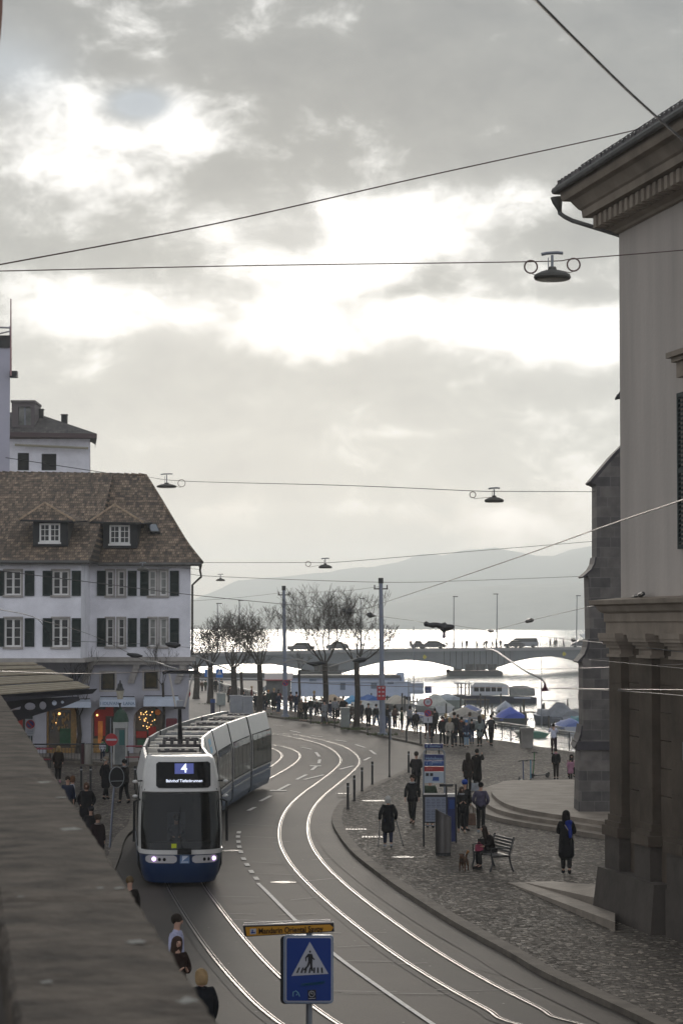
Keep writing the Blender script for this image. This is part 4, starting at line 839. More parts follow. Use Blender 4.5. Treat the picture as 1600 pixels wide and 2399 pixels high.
# ---------------------------------------------------------------- foreground parapet wall
dirp=Vector((-905,5665,0)).normalized(); nrp=Vector((dirp.y,-dirp.x,0))
ZP=CAMZ-.9
p0=G(520,2399,ZP); q0=G(38,2399,ZP); L_=26
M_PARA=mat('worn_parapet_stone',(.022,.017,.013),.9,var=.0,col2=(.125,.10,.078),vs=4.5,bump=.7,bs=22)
def pt(base,s,z): b=base+dirp*s; return Vector((b.x,b.y,z))
segs=[(-4,2.45),(2.462,8.7),(8.715,14),(14.015,19.6),(19.615,L_)]
wl=thing('parapet_wall','blurred worn stone parapet wall running along the left foreground','wall',(p0.x,p0.y,0))
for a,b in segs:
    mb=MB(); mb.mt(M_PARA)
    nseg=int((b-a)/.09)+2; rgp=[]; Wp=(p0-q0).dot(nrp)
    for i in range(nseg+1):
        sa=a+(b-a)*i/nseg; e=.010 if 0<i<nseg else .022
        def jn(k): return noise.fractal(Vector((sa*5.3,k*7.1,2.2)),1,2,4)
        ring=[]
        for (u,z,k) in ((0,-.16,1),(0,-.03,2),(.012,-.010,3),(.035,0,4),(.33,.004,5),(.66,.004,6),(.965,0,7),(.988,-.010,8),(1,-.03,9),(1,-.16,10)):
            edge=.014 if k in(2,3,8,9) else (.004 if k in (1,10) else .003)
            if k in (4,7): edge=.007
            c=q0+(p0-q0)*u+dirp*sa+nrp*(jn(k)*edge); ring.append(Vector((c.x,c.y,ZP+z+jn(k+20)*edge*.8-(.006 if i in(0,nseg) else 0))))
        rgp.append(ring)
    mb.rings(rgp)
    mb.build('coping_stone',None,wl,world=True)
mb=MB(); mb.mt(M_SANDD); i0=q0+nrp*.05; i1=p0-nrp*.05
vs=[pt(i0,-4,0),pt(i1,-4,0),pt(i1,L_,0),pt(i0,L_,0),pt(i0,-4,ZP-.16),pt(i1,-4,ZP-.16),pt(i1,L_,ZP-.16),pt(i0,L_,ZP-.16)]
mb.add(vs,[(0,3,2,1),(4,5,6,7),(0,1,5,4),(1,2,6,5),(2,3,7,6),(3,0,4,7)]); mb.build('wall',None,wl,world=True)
# lichen spots on the coping
mb=MB(); mb.mt(mat('pale_lichen',(.24,.235,.21),.9,var=.3,vs=30))
for px,py,w in ((320,2206,.028),(438,2343,.028),(72,1946,.05),(164,1942,.05),(70,1937,.03),(95,1992,.03),(235,2080,.014),(280,2080,.018),(20,1875,.04),(145,1868,.03),(100,1832,.05),(135,2195,.016),(228,2260,.016),(110,2300,.016),(60,1830,.03),(190,2145,.012),(300,2300,.008),(50,2100,.014)):
    c=G(px,py,ZP+.003); k=14; vs=[c+Vector((w*(1+.3*math.sin(j*2.7+px))*math.cos(2*PI*j/k),w*1.5*(1+.3*math.cos(j*1.9+py))*math.sin(2*PI*j/k),0)) for j in range(k)]; mb.add(vs,[tuple(range(k))])
mb.build('lichen_patches',None,wl,world=True)
mb=MB(); mb.mt(M_SANDD); mb.bx((-3,-3,CAMZ-2.0),(8,1.6,CAMZ-1.6)); o=mb.build('terrace_floor'); struct(o)
# ---------------------------------------------------------------- people
_cm={}
def cm(c,r=.85):
    k=tuple(round(x,3) for x in c)
    if k not in _cm: _cm[k]=mat('cloth_%d'%len(_cm) if False else 'fabric',tuple(x*.8 for x in c),r,var=.3,vs=7,spec=.08,bump=.5,bs=9)
    return _cm[k]
M_SKIN=mat('skin',(.42,.25,.18),.6,var=.08,vs=8); M_EYE=mat('eye_dark',(.02,.015,.012),.3); M_LIP=mat('lips',(.3,.12,.10),.5)
def skin_mesh(name,nodes,edges,m,parent,sub=1,root=0):
    me=bpy.data.meshes.new(name); me.from_pydata([n[0] for n in nodes],edges,[]); o=bpy.data.objects.new(name,me); COL.objects.link(o)
    md=o.modifiers.new('s','SKIN'); md.use_smooth_shade=True; md.branch_smoothing=.3
    for i,n in enumerate(nodes):
        r=n[1]; r=r if isinstance(r,tuple) else (r,r); me.skin_vertices[0].data[i].radius=r; me.skin_vertices[0].data[i].use_root=(i==root)
    if sub: sb=o.modifiers.new('b','SUBSURF'); sb.levels=sub; sb.render_levels=sub
    dg=bpy.context.evaluated_depsgraph_get(); m2=bpy.data.meshes.new_from_object(o.evaluated_get(dg)); bpy.data.objects.remove(o); bpy.data.meshes.remove(me)
    m2.materials.clear(); m2.materials.append(m); m2.name=name; o=bpy.data.objects.new(name,m2); COL.objects.link(o)
    if parent: o.parent=parent
    return o
BLK=(.012,.012,.014); NAVY=(.018,.024,.05); JEAN=(.05,.08,.15); LJEAN=(.22,.32,.42); GREY=(.12,.12,.125); LGREY=(.32,.33,.34); BEIGE=(.30,.24,.17); BROWN=(.07,.045,.03); WHITEC=(.62,.62,.66); RED=(.35,.04,.04); GRN=(.05,.07,.045); PINK=(.45,.22,.30)
HB=(.025,.017,.012); HBL=(.42,.30,.15); HG=(.5,.48,.44); HK=(.01,.009,.009)
def person(loc,label,h=1.72,rz=0,pose='stand',coat=BLK,hem=.82,legs=BLK,hair=HB,hs='short',shoes=BLK,fine=False,bulk=1.0,hat=None,scarf=None,bag=None,group='people on the square',lean=0.0,arms=None,hood=False,look=0.0,tiny=False,step=.22):
    s=h/1.75
    J=dict(pel=(0,0,.95),wai=(0,0,1.09),che=(0,0,1.32),nec=(0,0,1.47),hb=(0,-.012,1.55),hd=(0,-.025,1.645),tp=(0,-.015,1.70))
    for q,sx in (('l',1),('r',-1)):
        J['sh'+q]=(.165*sx,.005,1.415); J['el'+q]=(.215*sx,.03,1.16); J['wr'+q]=(.205*sx,-.05,.93); J['ha'+q]=(.20*sx,-.075,.85)
        J['hi'+q]=(.085*sx,0,.90); J['kn'+q]=(.08*sx,-.015,.50); J['an'+q]=(.08*sx,.03,.09); J['to'+q]=(.10*sx,-.14,.035)
    if pose=='walk':
        J['knl']=(.09,-.16*step/.22,.52); J['anl']=(.09,-.24*step/.22,.10); J['tol']=(.10,-.40*step/.22,.06); J['knr']=(-.09,.04,.49); J['anr']=(-.09,.26*step/.22,.14); J['tor']=(-.10,.12*step/.22,.04)
        J['ell']=(.235,.10,1.17); J['wrl']=(.225,.08,.94); J['hal']=(.22,.06,.86); J['elr']=(-.235,-.02,1.17); J['wrr']=(-.225,-.16,.95); J['har']=(-.22,-.19,.87)
    if pose=='sit':
        for q,sx in (('l',1),('r',-1)):
            J['hi'+q]=(.10*sx,0,.50); J['kn'+q]=(.12*sx,-.44,.50); J['an'+q]=(.12*sx,-.40,.09); J['to'+q]=(.13*sx,-.56,.035); J['el'+q]=(.22*sx,-.08,.74); J['wr'+q]=(.09*sx,-.28,.68); J['ha'+q]=(.05*sx,-.33,.68)
        for k in ('pel','wai','che','nec','hb','hd','tp','shl','shr'):
            p=J[k]; z=p[2]-.43; J[k]=(p[0],p[1]-(z-.5)*.25,z)
        J['hd']=(0,J['hd'][1]-.06,J['hd'][2]-.02); J['tp']=(0,J['tp'][1]-.05,J['tp'][2]-.02)
    if pose=='crouch':
        for k in ('pel','wai','che','nec','hb','hd','tp','shl','shr'):
            p=J[k]; z=p[2]-.62; J[k]=(p[0],p[1]-(z-.33)*.35,z)
        for q,sx in (('l',1),('r',-1)):
            J['hi'+q]=(.10*sx,0,.30); J['kn'+q]=(.16*sx,-.34,.48); J['an'+q]=(.14*sx,-.10,.09); J['to'+q]=(.15*sx,-.26,.035); J['el'+q]=(.22*sx,-.30,.55); J['wr'+q]=(.15*sx,-.50,.56); J['ha'+q]=(.12*sx,-.57,.57)
    a=arms or ('photo' if pose=='photo' else None)
    if a=='photo':
        for q,sx in (('l',1),('r',-1)): J['el'+q]=(.27*sx,-.14,1.25); J['wr'+q]=(.14*sx,-.30,1.50); J['ha'+q]=(.09*sx,-.33,1.57)
    if a=='raise':
        J['elr']=(-.26,-.16,1.30); J['wrr']=(-.20,-.28,1.52); J['har']=(-.19,-.30,1.60)
    if a=='phone':
        for q,sx in (('l',1),('r',-1)): J['el'+q]=(.23*sx,-.02,1.15); J['wr'+q]=(.10*sx,-.24,1.14); J['ha'+q]=(.06*sx,-.29,1.19)
    if a=='pocket':
        for q,sx in (('l',1),('r',-1)): J['el'+q]=(.28*sx,.06,1.15); J['wr'+q]=(.19*sx,-.07,.98); J['ha'+q]=(.15*sx,-.09,.94)
    if a=='rail':
        for q,sx in (('l',1),('r',-1)): J['el'+q]=(.26*sx,-.12,1.16); J['wr'+q]=(.20*sx,-.36,1.10); J['ha'+q]=(.16*sx,-.42,1.10)
    if a=='crutch':
        for q,sx in (('l',1),('r',-1)): J['el'+q]=(.27*sx,.06,1.16); J['wr'+q]=(.27*sx,-.12,.95); J['ha'+q]=(.27*sx,-.17,.93)
    if lean:
        for k,p in list(J.items()):
            if k[:2] in('hi','kn','an','to') : continue
            z=p[2]-.95; J[k]=(p[0],p[1]-math.sin(lean)*max(0,z),.95+z*(math.cos(lean) if z>0 else 1))
    def S(k,d=(0,0,0)): p=J[k]; return Vector((p[0]+d[0],p[1]+d[1],p[2]+d[2]))*s
    e=thing  # noqa
    nodes=[];edges=[];ix={}
    def nd(k,r,par=None,pos=None):
        ix[k]=len(nodes); rr=tuple(x*s for x in r) if isinstance(r,tuple) else r*s; nodes.append((tuple(pos if pos is not None else S(k)),rr))
        if par: edges.append((ix[par],ix[k]))
    nd('pel',(.13,.10)); nd('wai',(.12,.085),'pel'); nd('che',(.135,.09),'wai'); nd('nec',.052,'che'); nd('hb',.062,'nec'); nd('hd',(.082,.096),'hb'); nd('tp',(.066,.076),'hd')
    for q in 'lr':
        nd('sh'+q,.05,'che'); nd('el'+q,.038,'sh'+q); nd('wr'+q,.026,'el'+q); nd('ha'+q,(.036,.022),'wr'+q)
        nd('hi'+q,.075,'pel'); nd('kn'+q,.05,'hi'+q); nd('an'+q,.032,'kn'+q); nd('to'+q,.03,'an'+q)
    if fine:
        hd=S('hd'); nd('nose',.014*1,'hd',hd+Vector((0,-.105,-.01))*s)
        for q,sx in (('l',1),('r',-1)):
            nd('ear'+q,.014,'hd',hd+Vector((.088*sx,.01,-.005))*s)
            d=(S('ha'+q)-S('wr'+q)).normalized(); side=Vector((0,1,0)) if abs(d.z)>.5 else Vector((1,0,0)); hp_=S('ha'+q)
            for k in range(4):
                o_=side*(-.024+.016*k)*s; l=(.05,.06,.057,.045)[k]*s; b0=hp_+o_+d*.022*s; nd('f%d%s'%(k,q),.0085,'ha'+q,b0); nd('g%d%s'%(k,q),.0075,'f%d%s'%(k,q),b0+d*l+Vector((0,-.012,0))*s)
            nd('th'+q,.0095,'ha'+q,hp_-side*.034*s-d*.005*s+Vector((-.01*sx,-.01,0))); 
    body=skin_mesh('person',nodes,edges,M_SKIN,None,1)
    body.location=loc; body.rotation_euler=(0,0,rz); tag(body,label,'person',group)
    B=bulk
    # coat / jacket: one continuous garment
    nodes=[];edges=[];ix={}
    B*=1.08; nd('che',(.18*B,.13*B)); nd('nec',(.075,.07),'che',S('nec',(0,0,-.02))); nd('wai',(.17*B,.13*B),'che')
    if pose in('sit','crouch'): nd('hemS',(.18*B,.15*B),'wai',S('pel',(0,-.02,.0)))
    else:
        nd('hip_',(.18*B,.14*B),'wai',S('pel',(0,0,.02)))
        if hem<.85: nd('hem1',(.19*B,.15*B),'hip_',Vector((0,0,(.93+hem)/2))*s)
        nd('hem2',(.215*B if hem<.7 else .18*B,.175*B if hem<.7 else .14*B),'hem1' if hem<.85 else 'hip_',Vector((0,0,hem+.02))*s)
    for q in 'lr':
        nd('sh'+q,.072*B,'che'); nd('el'+q,.058*B,'sh'+q); nd('wr'+q,.045*B,'el'+q)
    if hood: nd('hoodb',(.10,.06),'nec',S('nec',(0,.07,.0)))
    c=skin_mesh('coat' if hem<.8 else 'jacket',nodes,edges,cm(coat),body,1 if not tiny else 1)
    # trousers
    nodes=[];edges=[];ix={}
    nd('pel',(.14,.11),None,S('pel',(0,0,-.02)))
    for q in 'lr': nd('hi'+q,.10,'pel'); nd('kn'+q,.078,'hi'+q); nd('an'+q,.062,'kn'+q,S('an'+q,(0,0,.03)))
    skin_mesh('trousers',nodes,edges,cm(legs),body,1)
    if not tiny:
        for q in 'lr':
            mb=MB(); mb.mt(cm(shoes,.5)); A=S('an'+q,(0,.03,-.02)); T=S('to'+q,(0,-.01,0)); mb.tube([A,(A+T)/2+Vector((0,0,-.012)),T],[.052*s,.048*s,.036*s],8); mb.build('shoe',None,body,smooth=True)
    hd=S('hd')
    mb=MB()
    if hat is not None:
        mb.mt(cm(hat)); mb.sph(hd+Vector((0,.005,.045))*s,.112*s,12,8,(.98,1.08,.95)); mb.build('hat',None,body,smooth=True); mb=MB()
    mb.mt(cm(hair,.6))
    if hs=='short': mb.sph(hd+Vector((0,.022,.028))*s,.105*s,12,8,(.92,1.02,1.0))
    elif hs=='bob': 
        rg=[]
        for z,r,dy in ((-.13,.085,.035),(-.08,.105,.03),(0,.108,.022),(.06,.098,.018),(.10,.07,.012),(.125,.02,.01)): rg.append([hd+Vector((r*math.cos(k*PI/6)*.98,dy+r*math.sin(k*PI/6),z))*s for k in range(12)])
        mb.rings(rg)
    elif hs=='long':
        rg=[]
        for z,r,dy in ((-.34,.05,.09),(-.26,.10,.085),(-.15,.11,.06),(-.06,.11,.035),(0,.108,.024),(.06,.098,.018),(.10,.07,.012),(.125,.02,.01)): rg.append([hd+Vector((r*math.cos(k*PI/6)*1.02,dy+r*math.sin(k*PI/6)*.85,z))*s for k in range(12)])
        mb.rings(rg)
    elif hs=='bun': mb.sph(hd+Vector((0,.022,.028))*s,.105*s,12,8,(.92,1.02,1.0)); mb.sph(hd+Vector((0,.09,.10))*s,.05*s,8,6)
    if mb.v: mb.build('hair',None,body,smooth=True)
    if fine:
        mb=MB(); mb.mt(M_EYE)
        for sx in (1,-1): mb.sph(hd+Vector((.034*sx,-.088,.012))*s,.011*s,6,5)
        mb.mt(M_LIP); mb.sph(hd+Vector((0,-.088,-.048))*s,.022*s,8,5,(1,.35,.3)); mb.build('face_features',None,body)
    if scarf is not None:
        mb=MB(); mb.mt(cm(scarf)); mb.torus(S('nec',(0,-.01,.01)),.075*s,.035*s,'Z',12,6); mb.build('scarf',None,body,smooth=True)
    if bag=='backpack':
        mb=MB(); c0=S('che',(0,.19,-.03)); mb.mt(cm((.03,.03,.035))); mb.sph(c0,.2*s,10,8,(.8,.5,1.15)); mb.build('backpack',None,body,smooth=True)
    return body
def handbag(loc,label,c,sz=(.3,.12,.34),strap=.35,group='bags carried by walkers',rz=0.2):
    t=thing('bag',label,'bag',loc,rz,group); mb=MB(); mb.mt(cm(c)); mb.box((0,0,sz[2]/2),sz,0,.85); mb.build('bag_body',None,t)
    mb=MB(); mb.mt(cm(tuple(x*.6 for x in c))); mb.tube([(-sz[0]*.25,0,sz[2]),(-sz[0]*.15,0,sz[2]+strap*.5),(0,0,sz[2]+strap*.6),(sz[0]*.15,0,sz[2]+strap*.5),(sz[0]*.25,0,sz[2])],.012,5); mb.build('handle',None,t); return t
def g(px,py,z=PZ): return G(px,py,z)
GS='people on the square'; GW='people by the waterfront railing'; GP='people walking on the tree-lined promenade'; GL='people on the left square'
# --- right square
w=person(g(909,1986),'white-haired woman in a long black coat walking away with two crutches',1.63,PI+.1,'walk',BLK,.46,NAVY,HG,'bob',LGREY,fine=True,bulk=1.22,arms='crutch',group=GS,step=.12)
for sx,(bx_,by_),nm in ((-1,(886,1983),'grey forearm crutch in the left hand of the white-haired woman'),(1,(944,1981),'grey forearm crutch in the right hand of the white-haired woman')):
    b=g(bx_,by_); o_=g(909,1986); top=o_+Vector((sx*.25,.14,.9)); t=thing('crutch',nm,'crutch',b,0,'crutches'); mb=MB(); mb.mt(M_GREY); mb.tube([b,top,top+Vector((sx*-.02,-.06,.24))],.013,6); mb.build('shaft',None,t,world=True)
    mb=MB(); mb.mt(M_BLACK); mb.tube([top+Vector((0,-.06,0)),top+Vector((0,.08,0))],.017,6); mb.build('grip',None,t,world=True)
    mb=MB(); mb.mt(M_BLACK); mb.cyl(b,.02,.05,8); mb.build('rubber_foot',None,t,world=True)
person(g(966,1931),'man in an open dark coat and grey scarf striding past the stop pillar',1.74,-.25,'walk',BLK,.74,BLK,HB,'short',BROWN,fine=True,scarf=LGREY,group=GS,bulk=1.08)
person(g(975,1862),'man in a dark coat seen from behind left of the blue stop sign',1.78,PI,'stand',(.02,.018,.022),.7,BLK,HB,'short',group=GS,bulk=1.12,arms='phone')
person(g(1007,1938),'man in a dark olive jacket behind the timetable board',1.74,.1,'stand',GRN,.85,BLK,HB,'short',group=GS,bulk=1.1,fine=True)
person(g(1088,1946),'person in black with a bright blue beanie beside the stop pillar',1.72,.3,'stand',BLK,.8,BLK,HB,'short',hat=(.02,.06,.30),group=GS)
person(g(1081,1953),'woman in a black coat with pale scarf and fur collar facing the camera',1.58,.15,'walk',BLK,.72,BLK,BROWN,'bob',BEIGE,fine=True,scarf=LGREY,group=GS,step=.1,arms='phone')
person(g(1126,1951),'man in a purple-grey jacket and black trousers with white shoes',1.70,PI-.2,'stand',(.085,.075,.115),.86,BLK,HK,'short',LGREY,fine=True,group=GS,bulk=1.14,arms='pocket')
handbag(g(1104,1933)+Vector((0,0,0)),'tall brown paper bag hanging beside the man in the purple-grey jacket',(.14,.085,.06),(.30,.15,.42),.5)
person(g(1096,1858),'woman in a dark brown coat seen from behind, left of the photographing pair',1.68,PI+.1,'stand',(.03,.02,.018),.62,BLK,HB,'long',group=GS,bulk=1.08)
person(g(1117,1852),'person in a long black coat holding up a phone to take a picture',1.76,PI-.1,'stand',(.012,.01,.01),.32,BLK,HK,'short',group=GS,bulk=1.12,arms='raise',hood=True)
handbag(g(1112,1851)+Vector((0,-.35,0)),'white shopping bag beside the long black coat',(.55,.58,.62),(.5,.15,.32),.25)
pw=person(g(1326,2049),'woman in a long black coat with a blue scarf looking down at her phone',1.80,PI-.15,'walk',(.009,.009,.011),.36,BLK,HK,'long',BLK,fine=True,bulk=1.15,arms='phone',group=GS,step=.1)
mb=MB(); mb.mt(cm((.012,.03,.22))); mb.rings([[Vector((-.05+.12*math.cos(a)*k,.02+.13*math.sin(a)*k,z)) for a in [j*PI/5 for j in range(10)]] for z,k in ((1.54,.8),(1.50,1.1),(1.43,1.15),(1.30,.9))]); mb.tube([(-.10,.135,1.42),(-.12,.165,1.25),(-.13,.17,1.05)],[.05,.06,.05],6); mb.build('scarf',None,pw,smooth=True)
mb=MB(); mb.mt(cm((.30,.26,.2))); mb.tube([(.10,-.1,1.45),(.02,.17,1.40),(-.16,.185,1.12),(-.24,.08,.95)],.014,5); mb.build('bag_strap',None,pw)
sitz=g(1141,2036)
# --- waterfront group
for px,py,tp,lb,kw in [
 (974,1719,1664,'man in a black jacket and backpack left of the round speed limit sign',dict(coat=BLK,hem=.84,bag='backpack',rz=PI)),
 (1001,1731,1676,'person in brown trousers half hidden behind the signs',dict(coat=BLK,legs=(.12,.06,.05),rz=.4,pose='walk')),
 (1018,1719,1660,'bulky dark figure behind the signs by the railing',dict(coat=(.03,.035,.03),hem=.6,rz=PI,bulk=1.2)),
 (1036,1749,1678,'man in black with a red scarf pushing forward in the crowd',dict(coat=BLK,hem=.8,scarf=RED,rz=.1,pose='walk',bulk=1.15)),
 (1053,1751,1681,'person in a light beige coat in the middle of the crowd',dict(coat=(.36,.33,.28),hem=.6,legs=BLK,rz=.2,pose='walk',hair=HBL,hs='bob')),
 (1064,1747,1669,'tall person in a dark coat with blue jeans in the crowd',dict(coat=(.025,.022,.022),hem=.6,legs=NAVY,rz=PI)),
 (1081,1748,1680,'person with black hair and an orange scarf in the crowd',dict(coat=(.02,.012,.016),hem=.5,scarf=(.4,.12,.04),rz=PI+.2,hair=HK)),
 (1092,1751,1688,'person in a navy coat and pale blue jeans at the front of the crowd',dict(coat=NAVY,hem=.62,legs=LJEAN,rz=.1,hair=HG,hat=(.1,.25,.5))),
 (1105,1743,1685,'person in a black jacket and blue jeans right of the pale jeans',dict(coat=BLK,hem=.82,legs=JEAN,rz=PI)),
 (1123,1749,1677,'tall person in a pale grey-green long coat at the end of the crowd',dict(coat=(.20,.23,.22),hem=.5,legs=BLK,rz=PI+.1,hood=True,hs='long')),
 (1150,1748,1675,'person in black with dark backpack walking alone by the railing',dict(coat=BLK,hem=.7,legs=BLK,rz=PI-.3,pose='walk',bag='backpack')),
 (1296,1767,1696,'woman in a white hoodie holding a phone up at the railing',dict(coat=(.55,.56,.66),hem=.86,legs=(.03,.01,.015),rz=PI,pose='photo',hs='bun')),
 (1302,1826,1754,'child in a black jacket standing beside the scooters',dict(coat=BLK,hem=.8,legs=(.03,.02,.018),rz=PI,scarf=PINK)),
 (1336,1829,1777,'small child in a pink coat near the buttress',dict(coat=PINK,hem=.5,legs=BLK,rz=PI+.3,hair=HK,bulk=1.3)),
]:
    f=g(px,py); h=(py-tp)*f.y/FPX; gp=GW
    person(f,lb,h,group=gp,**kw)
person(g(1337,1820),'adult in pale pink crouching behind the small child',1.62,0,'crouch',(.40,.26,.27),.8,BLK,HB,'long',group=GW)
# --- promenade
for px,py,tp,lb,kw in [
 (863,1707,1648,'person in a dark jacket between the tree trunk and the grey pole',dict(coat=(.03,.03,.03),hem=.75,rz=.3,hair=BROWN)),
 (881,1705,1650,'person with a white bag and blue jeans behind the grey pole',dict(coat=BLK,hem=.85,legs=JEAN,rz=.6,pose='walk',scarf=WHITEC)),
 (824,1689,1652,'small person in a brown coat left of the nearest tree trunk',dict(coat=(.09,.055,.04),hem=.6,rz=PI)),
 (804,1691,1632,'man in a black jacket behind the grey utility cabinet',dict(coat=BLK,hem=.85,rz=PI)),
 (785,1690,1634,'person in a light grey jacket left of the utility cabinet',dict(coat=LGREY,hem=.82,legs=BLK,rz=PI,hs='bob',hair=BROWN)),
 (642,1668,1611,'person in a very long black coat near the far grey pole',dict(coat=(.018,.02,.022),hem=.35,rz=PI,bulk=1.25,hair=HBL)),
 (653,1665,1616,'person in a red coat near the far grey pole',dict(coat=(.16,.03,.03),hem=.6,rz=PI)),
 (629,1661,1617,'person in dark green with an orange hat by the thick trunk',dict(coat=(.02,.04,.03),hem=.6,rz=.2,hat=(.6,.25,.04))),
 (682,1669,1621,'person in a dark red jacket and grey trousers right of the far pole',dict(coat=(.05,.015,.018),hem=.85,legs=GREY,rz=PI,pose='walk')),
 (706,1689,1636,'person in a beige-brown coat walking toward the road',dict(coat=(.17,.13,.09),hem=.62,legs=BLK,rz=.1,hair=HG)),
 (728,1683,1634,'person in a black jacket and loose grey trousers in the group',dict(coat=BLK,hem=.85,legs=(.14,.14,.15),rz=PI,bulk=1.1)),
 (742,1682,1638,'person in dark clothes right of the grey trousers',dict(coat=(.03,.03,.035),hem=.7,rz=.3,pose='walk')),
 (753,1676,1633,'person in dark brown behind the left tree of the front pair',dict(coat=(.035,.02,.018),hem=.7,rz=PI)),
 (774,1686,1641,'person in navy with jeans just right of the left front tree',dict(coat=NAVY,hem=.7,legs=JEAN,rz=PI)),
 (536,1649,1606,'person in dark red leaning forward between the far trees',dict(coat=(.05,.02,.02),hem=.8,rz=1.2,lean=.25)),
 (506,1624,1589,'left of two dark figures below the blue crossing sign',dict(coat=BLK,hem=.7,rz=PI)),
 (519,1622,1590,'right of two dark figures below the blue crossing sign',dict(coat=(.03,.035,.03),hem=.7,rz=0,legs=LGREY)),
 (466,1621,1590,'person in a pale pink top among the distant group on the left',dict(coat=(.35,.22,.2),hem=.8,rz=.5)),
 (474,1622,1594,'person in brown among the distant group on the left',dict(coat=(.09,.05,.03),hem=.7,rz=PI)),
 (482,1621,1593,'person in dark olive at the right of the distant group',dict(coat=GRN,hem=.7,rz=PI)),
 (459,1624,1596,'dark figure at the left end of the distant group',dict(coat=BLK,hem=.6,rz=.2)),
 (434,1640,1606,'person in light jeans beside the house corner',dict(coat=(.1,.1,.11),hem=.85,legs=LJEAN,rz=.2,pose='walk')),
 (441,1642,1604,'person in a dark coat right beside the house corner',dict(coat=BLK,hem=.6,rz=PI)),
 (668,1664,1622,'person in teal dark coat seen beside the far grey pole',dict(coat=(.02,.035,.04),hem=.55,rz=PI)),
 (717,1676,1640,'short dark figure behind the beige-brown coat',dict(coat=(.04,.04,.045),hem=.7,rz=0)),
 (765,1678,1637,'dark figure half hidden by the left front tree trunk',dict(coat=BLK,hem=.6,rz=PI)),
 (793,1681,1646,'dark figure sitting low by the railing next to the cabinet',dict(coat=(.03,.03,.03),hem=.7,rz=0)),
 (571,1664,1618,'person in grey beside the metal cabinets',dict(coat=(.09,.09,.10),hem=.7,rz=0)),
 (600,1668,1622,'dark figure left of the thick tree trunk behind the cabinets',dict(coat=(.02,.02,.025),hem=.6,rz=PI,hair=HG)),
]:
    f=g(px,py); h=(py-tp)*f.y/FPX; person(f,lb,min(1.9,max(1.25,h)),group=GP,tiny=True,**kw)
rr_=random.Random(5)
_hc=[(BLK,'black'),((.05,.05,.055),'charcoal'),((.10,.06,.045),'brown'),(NAVY,'navy'),((.16,.13,.10),'tan'),((.12,.02,.02),'dark red'),((.25,.26,.27),'grey'),(GRN,'olive')]
for px,py,ci,ex in [(652,1672,3,'at the kerb edge right of the tram rear'),(716,1690,0,'two steps left of the utility cabinet stake'),(760,1698,6,'touching the left front tree trunk'),(812,1700,4,'partly behind the utility cabinet'),(845,1696,1,'just right of the nearest tree trunk'),(908,1712,0,'right of the near grey pole'),(925,1708,2,'by the railing right of the near grey pole'),(941,1716,7,'alone between the thin post and the backpack man'),(960,1712,6,'next to the man with the backpack'),(1044,1738,1,'behind the red scarf in the crowd'),(1072,1736,2,'behind the tall coat in the crowd'),(1100,1736,6,'at the back of the crowd by the beige canvas boat'),(1132,1741,3,'between the grey-green coat and the lone backpack walker'),(620,1668,0,'right of the thick tree trunk'),(590,1652,5,'far behind the metal cabinets'),(695,1674,3,'right of the dark red jacket'),(736,1672,4,'at the railing behind the grey trousers'),(1012,1730,0,'directly behind the speed limit pole')]:
    c_,nm=_hc[ci]; person(g(px,py),'person in a %s coat %s'%(nm,ex),rr_.uniform(1.6,1.82),rr_.choice((0,PI,.6,PI+.5,PI/2)),rr_.choice(('stand','walk')),c_,rr_.choice((.5,.7,.82)),rr_.choice((BLK,JEAN,NAVY,GREY)),rr_.choice((HB,HK,HBL,BROWN)),rr_.choice(('short','bob','long')),group=GP if px<960 else GW,tiny=True)
# --- left square
person(g(248,1874,.1),'woman in a long black coat with pale hat walking on the left square',1.72,PI/2+.6,'walk',(.014,.013,.016),.42,BLK,HG,'short',BLK,hat=(.34,.27,.2),group=GL,fine=True,step=.12,bulk=1.1)
person(g(292,1883,.1),'man in a black jacket walking behind the back of the round sign',1.74,-PI/2-.6,'walk',(.015,.012,.014),.8,BLK,HK,'short',BLK,scarf=LGREY,group=GL,fine=True,step=.14,bulk=1.18)
person(g(137,1833,.1),'blonde woman bending forward beside the parapet edge',1.68,.2,'stand',(.03,.018,.014),.6,BLK,HBL,'bob',PINK,group=GL,lean=.35,scarf=(.3,.17,.05))
person(g(159,1936,.1),'man with dark hair in a navy and grey jacket behind the parapet',1.74,.2,'stand',NAVY,.85,BLK,HB,'short',group=GL,fine=True,bulk=1.15)
person(g(170,1930,.1),'person with brown hair and white jacket just behind the navy jacket',1.70,PI/2,'stand',(.45,.46,.5),.85,BLK,(.13,.06,.03),'bob',group=GL)
person(g(203,1953,.1),'woman in a black puffer coat with brown hair facing the camera',1.72,.05,'stand',(.010,.009,.012),.5,BLK,(.10,.05,.03),'bob',group=GL,fine=True,bulk=1.3,arms='pocket')
person(g(213,2010,.1),'person in a dark cap with a pale band low behind the parapet',1.55,.4,'stand',(.02,.018,.02),.7,BLK,HB,'short',group=GL,hat=(.02,.02,.025),bulk=1.15)
person(g(229,2042,.1),'person in a patterned dark headscarf behind the parapet',1.62,.6,'stand',(.022,.012,.014),.6,BLK,HB,'short',group=GL,hat=(.05,.035,.025),bulk=1.25,scarf=(.18,.15,.14))
person(g(304,2230,.1),'dark figure with a tan bag barely above the parapet edge',1.62,.3,'stand',(.02,.016,.014),.7,BLK,(.12,.08,.04),'short',group=GL)
person(Vector((-3.02,44.6,.1)),'bearded man in a pale lilac hoodie looking toward the road',1.78,PI/2-.2,'stand',(.42,.42,.56),.88,BLK,HB,'short',group=GL,fine=True,hood=True,bulk=1.2)
person(Vector((-2.86,42.4,.1)),'woman with curly dark hair and brown jacket beside the lilac hoodie',1.66,.5,'stand',(.025,.014,.011),.7,BLK,(.05,.028,.02),'long',group=GL,fine=True,bulk=1.15,arms='phone')
